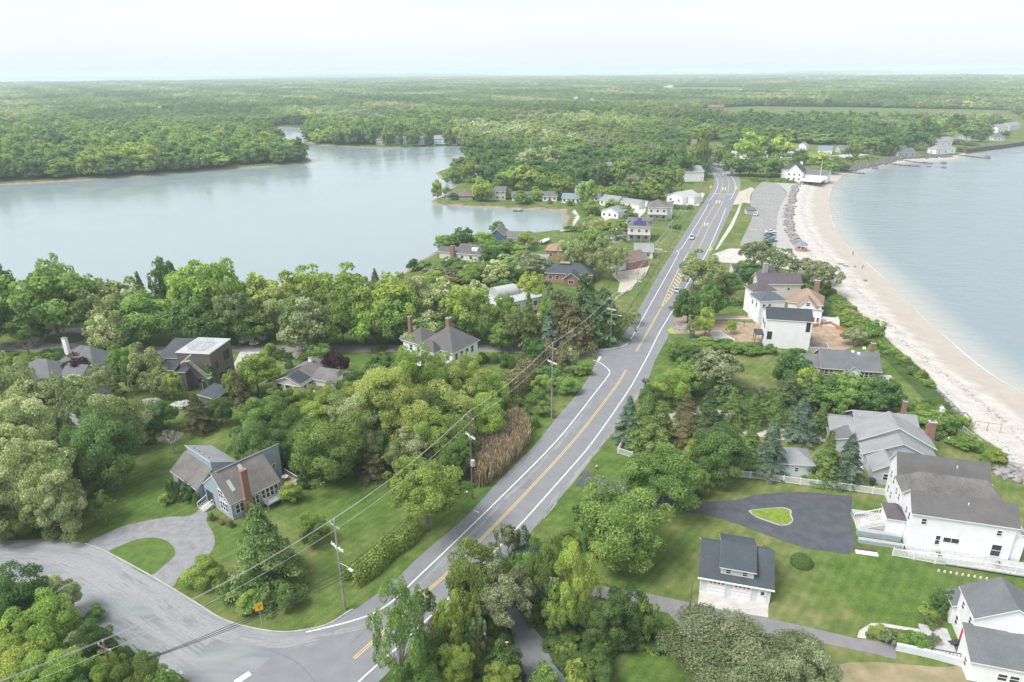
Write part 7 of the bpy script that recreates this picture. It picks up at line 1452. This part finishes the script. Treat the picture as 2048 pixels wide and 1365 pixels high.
# bare trees
def bare(px, yt, yb, w_, lab, m=BARKG):
    X, Y = G(px, yb); h = Zat(px, yt, Y); wd = w_*(Y*cp+H*sp)/F; rt = empty('bare_tree', (X, Y, 0), 0, lab, 'tree'); r = random.Random(int(px)); mb = MB(); tk = MB(); tk.tube((0, 0, -.1), (0, 0, h*.3), .22, .15, 7)
    def br(p, d, l, rad, k):
        q = p+d*l; mb.tube(p, q, rad, rad*.6, 4, 0, False)
        if k: 
            for _ in range(4): br(p+d*l*r.uniform(.5, 1), (d+Vector((r.uniform(-1, 1), r.uniform(-1, 1), r.uniform(-.25, .5)))*.75).normalized(), l*.68, rad*.55, k-1)
    for i in range(7): a = i*.9; br(Vector((0, 0, h*.28)), Vector((math.cos(a), math.sin(a), .75)).normalized(), wd*.26, .1, 3)
    tk.build('trunk', m, rt); mb.build('branches', m, rt)
bare(348, 842, 906, 62, 'bare grey twiggy tree on the back lawn of the blue house'); bare(60, 665, 715, 60, 'bare brownish tree beside the turning circle', BARK); bare(1093, 1090, 1240, 36, 'bare grey tree among the green trees by the lower drive'); bare(1517, 760, 800, 40, 'bare grey shrub like tree on the striped lawn', BARK); bare(1290, 745, 775, 20, 'small bare tree by the driveway right of the road', BARK)

# ------------------------------------------------------------------ hills far across the water
def hill(name, lab, x0, x1, dist, hts, c):
    mb = MB(); n = len(hts); W = []
    m = mat('far_woods', (.06, .1, .05), .95, (.04, .075, .04), .004, 4)
    for k, hh in enumerate(hts):
        px = x0+(x1-x0)*k/(n-1); d = ray(px, 150); X = d[0]/d[1]*dist; W.append((X, dist, hh))
    for (a, b_) in zip(W, W[1:]):
        mb.add([(a[0], a[1], -2), (b_[0], b_[1], -2), (b_[0], b_[1]+250, b_[2]), (a[0], a[1]+250, a[2]), (b_[0]*1.1, b_[1]+2500, -2), (a[0]*1.1, a[1]+2500, -2)], [(0, 1, 2, 3), (3, 2, 4, 5)])
    tag(mb.build(name, m), lab, kind='structure')
hill('hills', 'low hazy wooded island across the far left water', 560, 1000, 12800, [2, 35, 55, 60, 62, 60, 50, 58, 60, 55, 50, 40, 30], None)
hill('headland', 'far hazy headland at the right', 1520, 1828, 11500, [5, 30, 40, 50, 60, 55, 62, 66, 62, 50, 2], None)
hill('far_shore', 'faint far shore at the horizon', -200, 700, 13500, [30, 35, 45, 40, 50, 42, 40, 35, 30], None); hill('far_coast', 'faint far coast at right horizon', 1780, 2400, 13500, [40, 50, 75, 90, 100, 100, 100], None)

# ------------------------------------------------------------------ labels of the trees
LM = [((460, 950), 'the blue house'), ((300, 1080), 'the horseshoe driveway'), ((390, 730), 'the dark modern house'), ((600, 750), 'the low ranch house'), ((895, 690), 'the victorian house'), ((1040, 600), 'the barrel vault'), ((1135, 545), 'the slate hip roof'), ((935, 500), 'the bay chimney house'),
      ((1005, 462), 'the navy gabled house'), ((1280, 445), 'the solar roof house'), ((1275, 518), 'the coral house'), ((1318, 405), 'the cream house'), ((1350, 385), 'the roadside building'), ((1218, 415), 'the white bungalow'), ((1620, 975), 'the long white fence'), ((1475, 1140), 'the garage'), ((1560, 1030), 'the dark court'),
      ((1900, 1050), 'the large white house'), ((1960, 1250), 'the red door house'), ((1740, 850), 'the charcoal ranch'), ((1700, 720), 'the brick ranch'), ((1580, 650), 'the tall white house'), ((1560, 555), 'the mauve roofed house'), ((1190, 715), 'the side road junction'), ((1010, 900), 'the tan reeds'), ((1055, 1300), 'the lower drive'), ((200, 1290), 'the side street bend'),
      ((1601, 492), 'the beach gazebo'), ((1500, 300), 'the motel'), ((1590, 345), 'the beach restaurant'), ((1130, 440), 'the cove beach'), ((880, 350), 'the marsh point'), ((932, 388), 'the brick cottage'), ((1065, 390), 'the grey cove cottage'), ((120, 675), 'the turning circle'), ((1590, 930), 'the grey shed'), ((1250, 910), 'the road fence corner'), ((1435, 660), 'the building site'),
      ((60, 740), 'the rambling grey house'), ((135, 815), 'the gabled annexe'), ((1445, 350), 'the road bend'), ((1700, 305), 'the coast road'), ((1890, 290), 'the groyne houses'), ((965, 337), 'the marsh side house'), ((1198, 330), 'the tall wood house'), ((860, 1030), 'the loose roadside hedge'), ((520, 1230), 'the yellow corner sign'), ((110, 970), 'the far left lawn edge'), ((640, 690), 'the private road'), ((1480, 590), 'the hedged garden'), ((1440, 930), 'the fenced conifer yard'), ((1240, 1050), 'the right verge'), ((790, 800), 'the middle wood'), ((450, 560), 'the bay shore'), ((1500, 760), 'the striped lawn'), ((1150, 640), 'the dark conifer screen')]
LM += [((1100, 340), 'the hidden slate roof'), ((1000, 300), 'the point wood'), ((1300, 330), 'the inland wood'), ((1250, 290), 'the bend wood'), ((300, 345), 'the headland bank'), ((560, 325), 'the headland tip'), ((60, 360), 'the headland end'), ((780, 285), 'the north shore'), ((1700, 280), 'the north coast wood')]
LM.append(((1340, 820), 'the sandy conifer yard')); LM.append(((1700, 790), 'the ranch side thicket'))
lab = {}
for r, k, p in TREES:
    if r.get('auto'): del r['auto']
    q = min(LM, key=lambda l: (l[0][0]-p[0])**2+((l[0][1]-p[1])*1.5)**2); dx, dy = p[0]-q[0][0], (p[1]-q[0][1])*1.5
    rel = ('left of' if dx < 0 else 'right of') if abs(dx) > abs(dy) else ('beyond' if dy < 0 else 'in front of')
    lab.setdefault((LOOK[k][0], rel, q[1]), []).append((p[0], r, k))
ORD = ['leftmost', 'second', 'third', 'fourth', 'fifth', 'sixth', 'seventh', 'eighth', 'ninth', 'tenth']+[f'{k}th' for k in range(11, 60)]
for (lk_, rel, lm), v in lab.items():
    v.sort(key=lambda t: t[0])
    for i, (_, r, k) in enumerate(v):
        s = f'{lk_} {rel} {lm}'.replace('shaped ', '').replace('speckled with', 'with').replace('narrow bright green', 'narrow bright')
        if len(v) > 1:
            n = (['two', 'three', 'four', 'five', 'six', 'seven', 'eight', 'nine', 'ten']+[str(k) for k in range(11, 90)])[len(v)-2]; s = s.replace('in front of', 'before') if len(s.split()) > 12 else s; s += f", {'rightmost' if i == len(v)-1 else ORD[i]} of {n}"+('' if i in (0, len(v)-1) else ' from left')
        r['label'] = s; r['category'] = LOOK[k][1]; r['group'] = NAME[k].replace('_', ' ')+'s among the houses'
# ------------------------------------------------------------------ the air
mb = MB(); mb.box(-14000, 14000, -300, 16500, -9, 110); hz = mb.build('haze', [], None)
hm = bpy.data.materials.new('haze'); hm.use_nodes = True; hm.node_tree.nodes.clear(); pv = N(hm.node_tree, 'ShaderNodeVolumePrincipled'); pv.inputs['Color'].default_value = (.80, .91, .97, 1); pv.inputs['Density'].default_value = .00017; pv.inputs['Anisotropy'].default_value = .0
mo = N(hm.node_tree, 'ShaderNodeOutputMaterial'); hm.node_tree.links.new(pv.outputs[0], mo.inputs['Volume']); hz.data.materials.append(hm); hz['kind'] = 'stuff'; hz['label'] = 'thin pale haze over land and water'

for o in bpy.context.scene.objects:
    if o.parent is None and len(str(o.get('label', '')).split()) > 16: o['label'] = ' '.join(w_ for w_ in o['label'].split() if w_ not in ('leafy', 'dense', 'fresh', 'broad'))
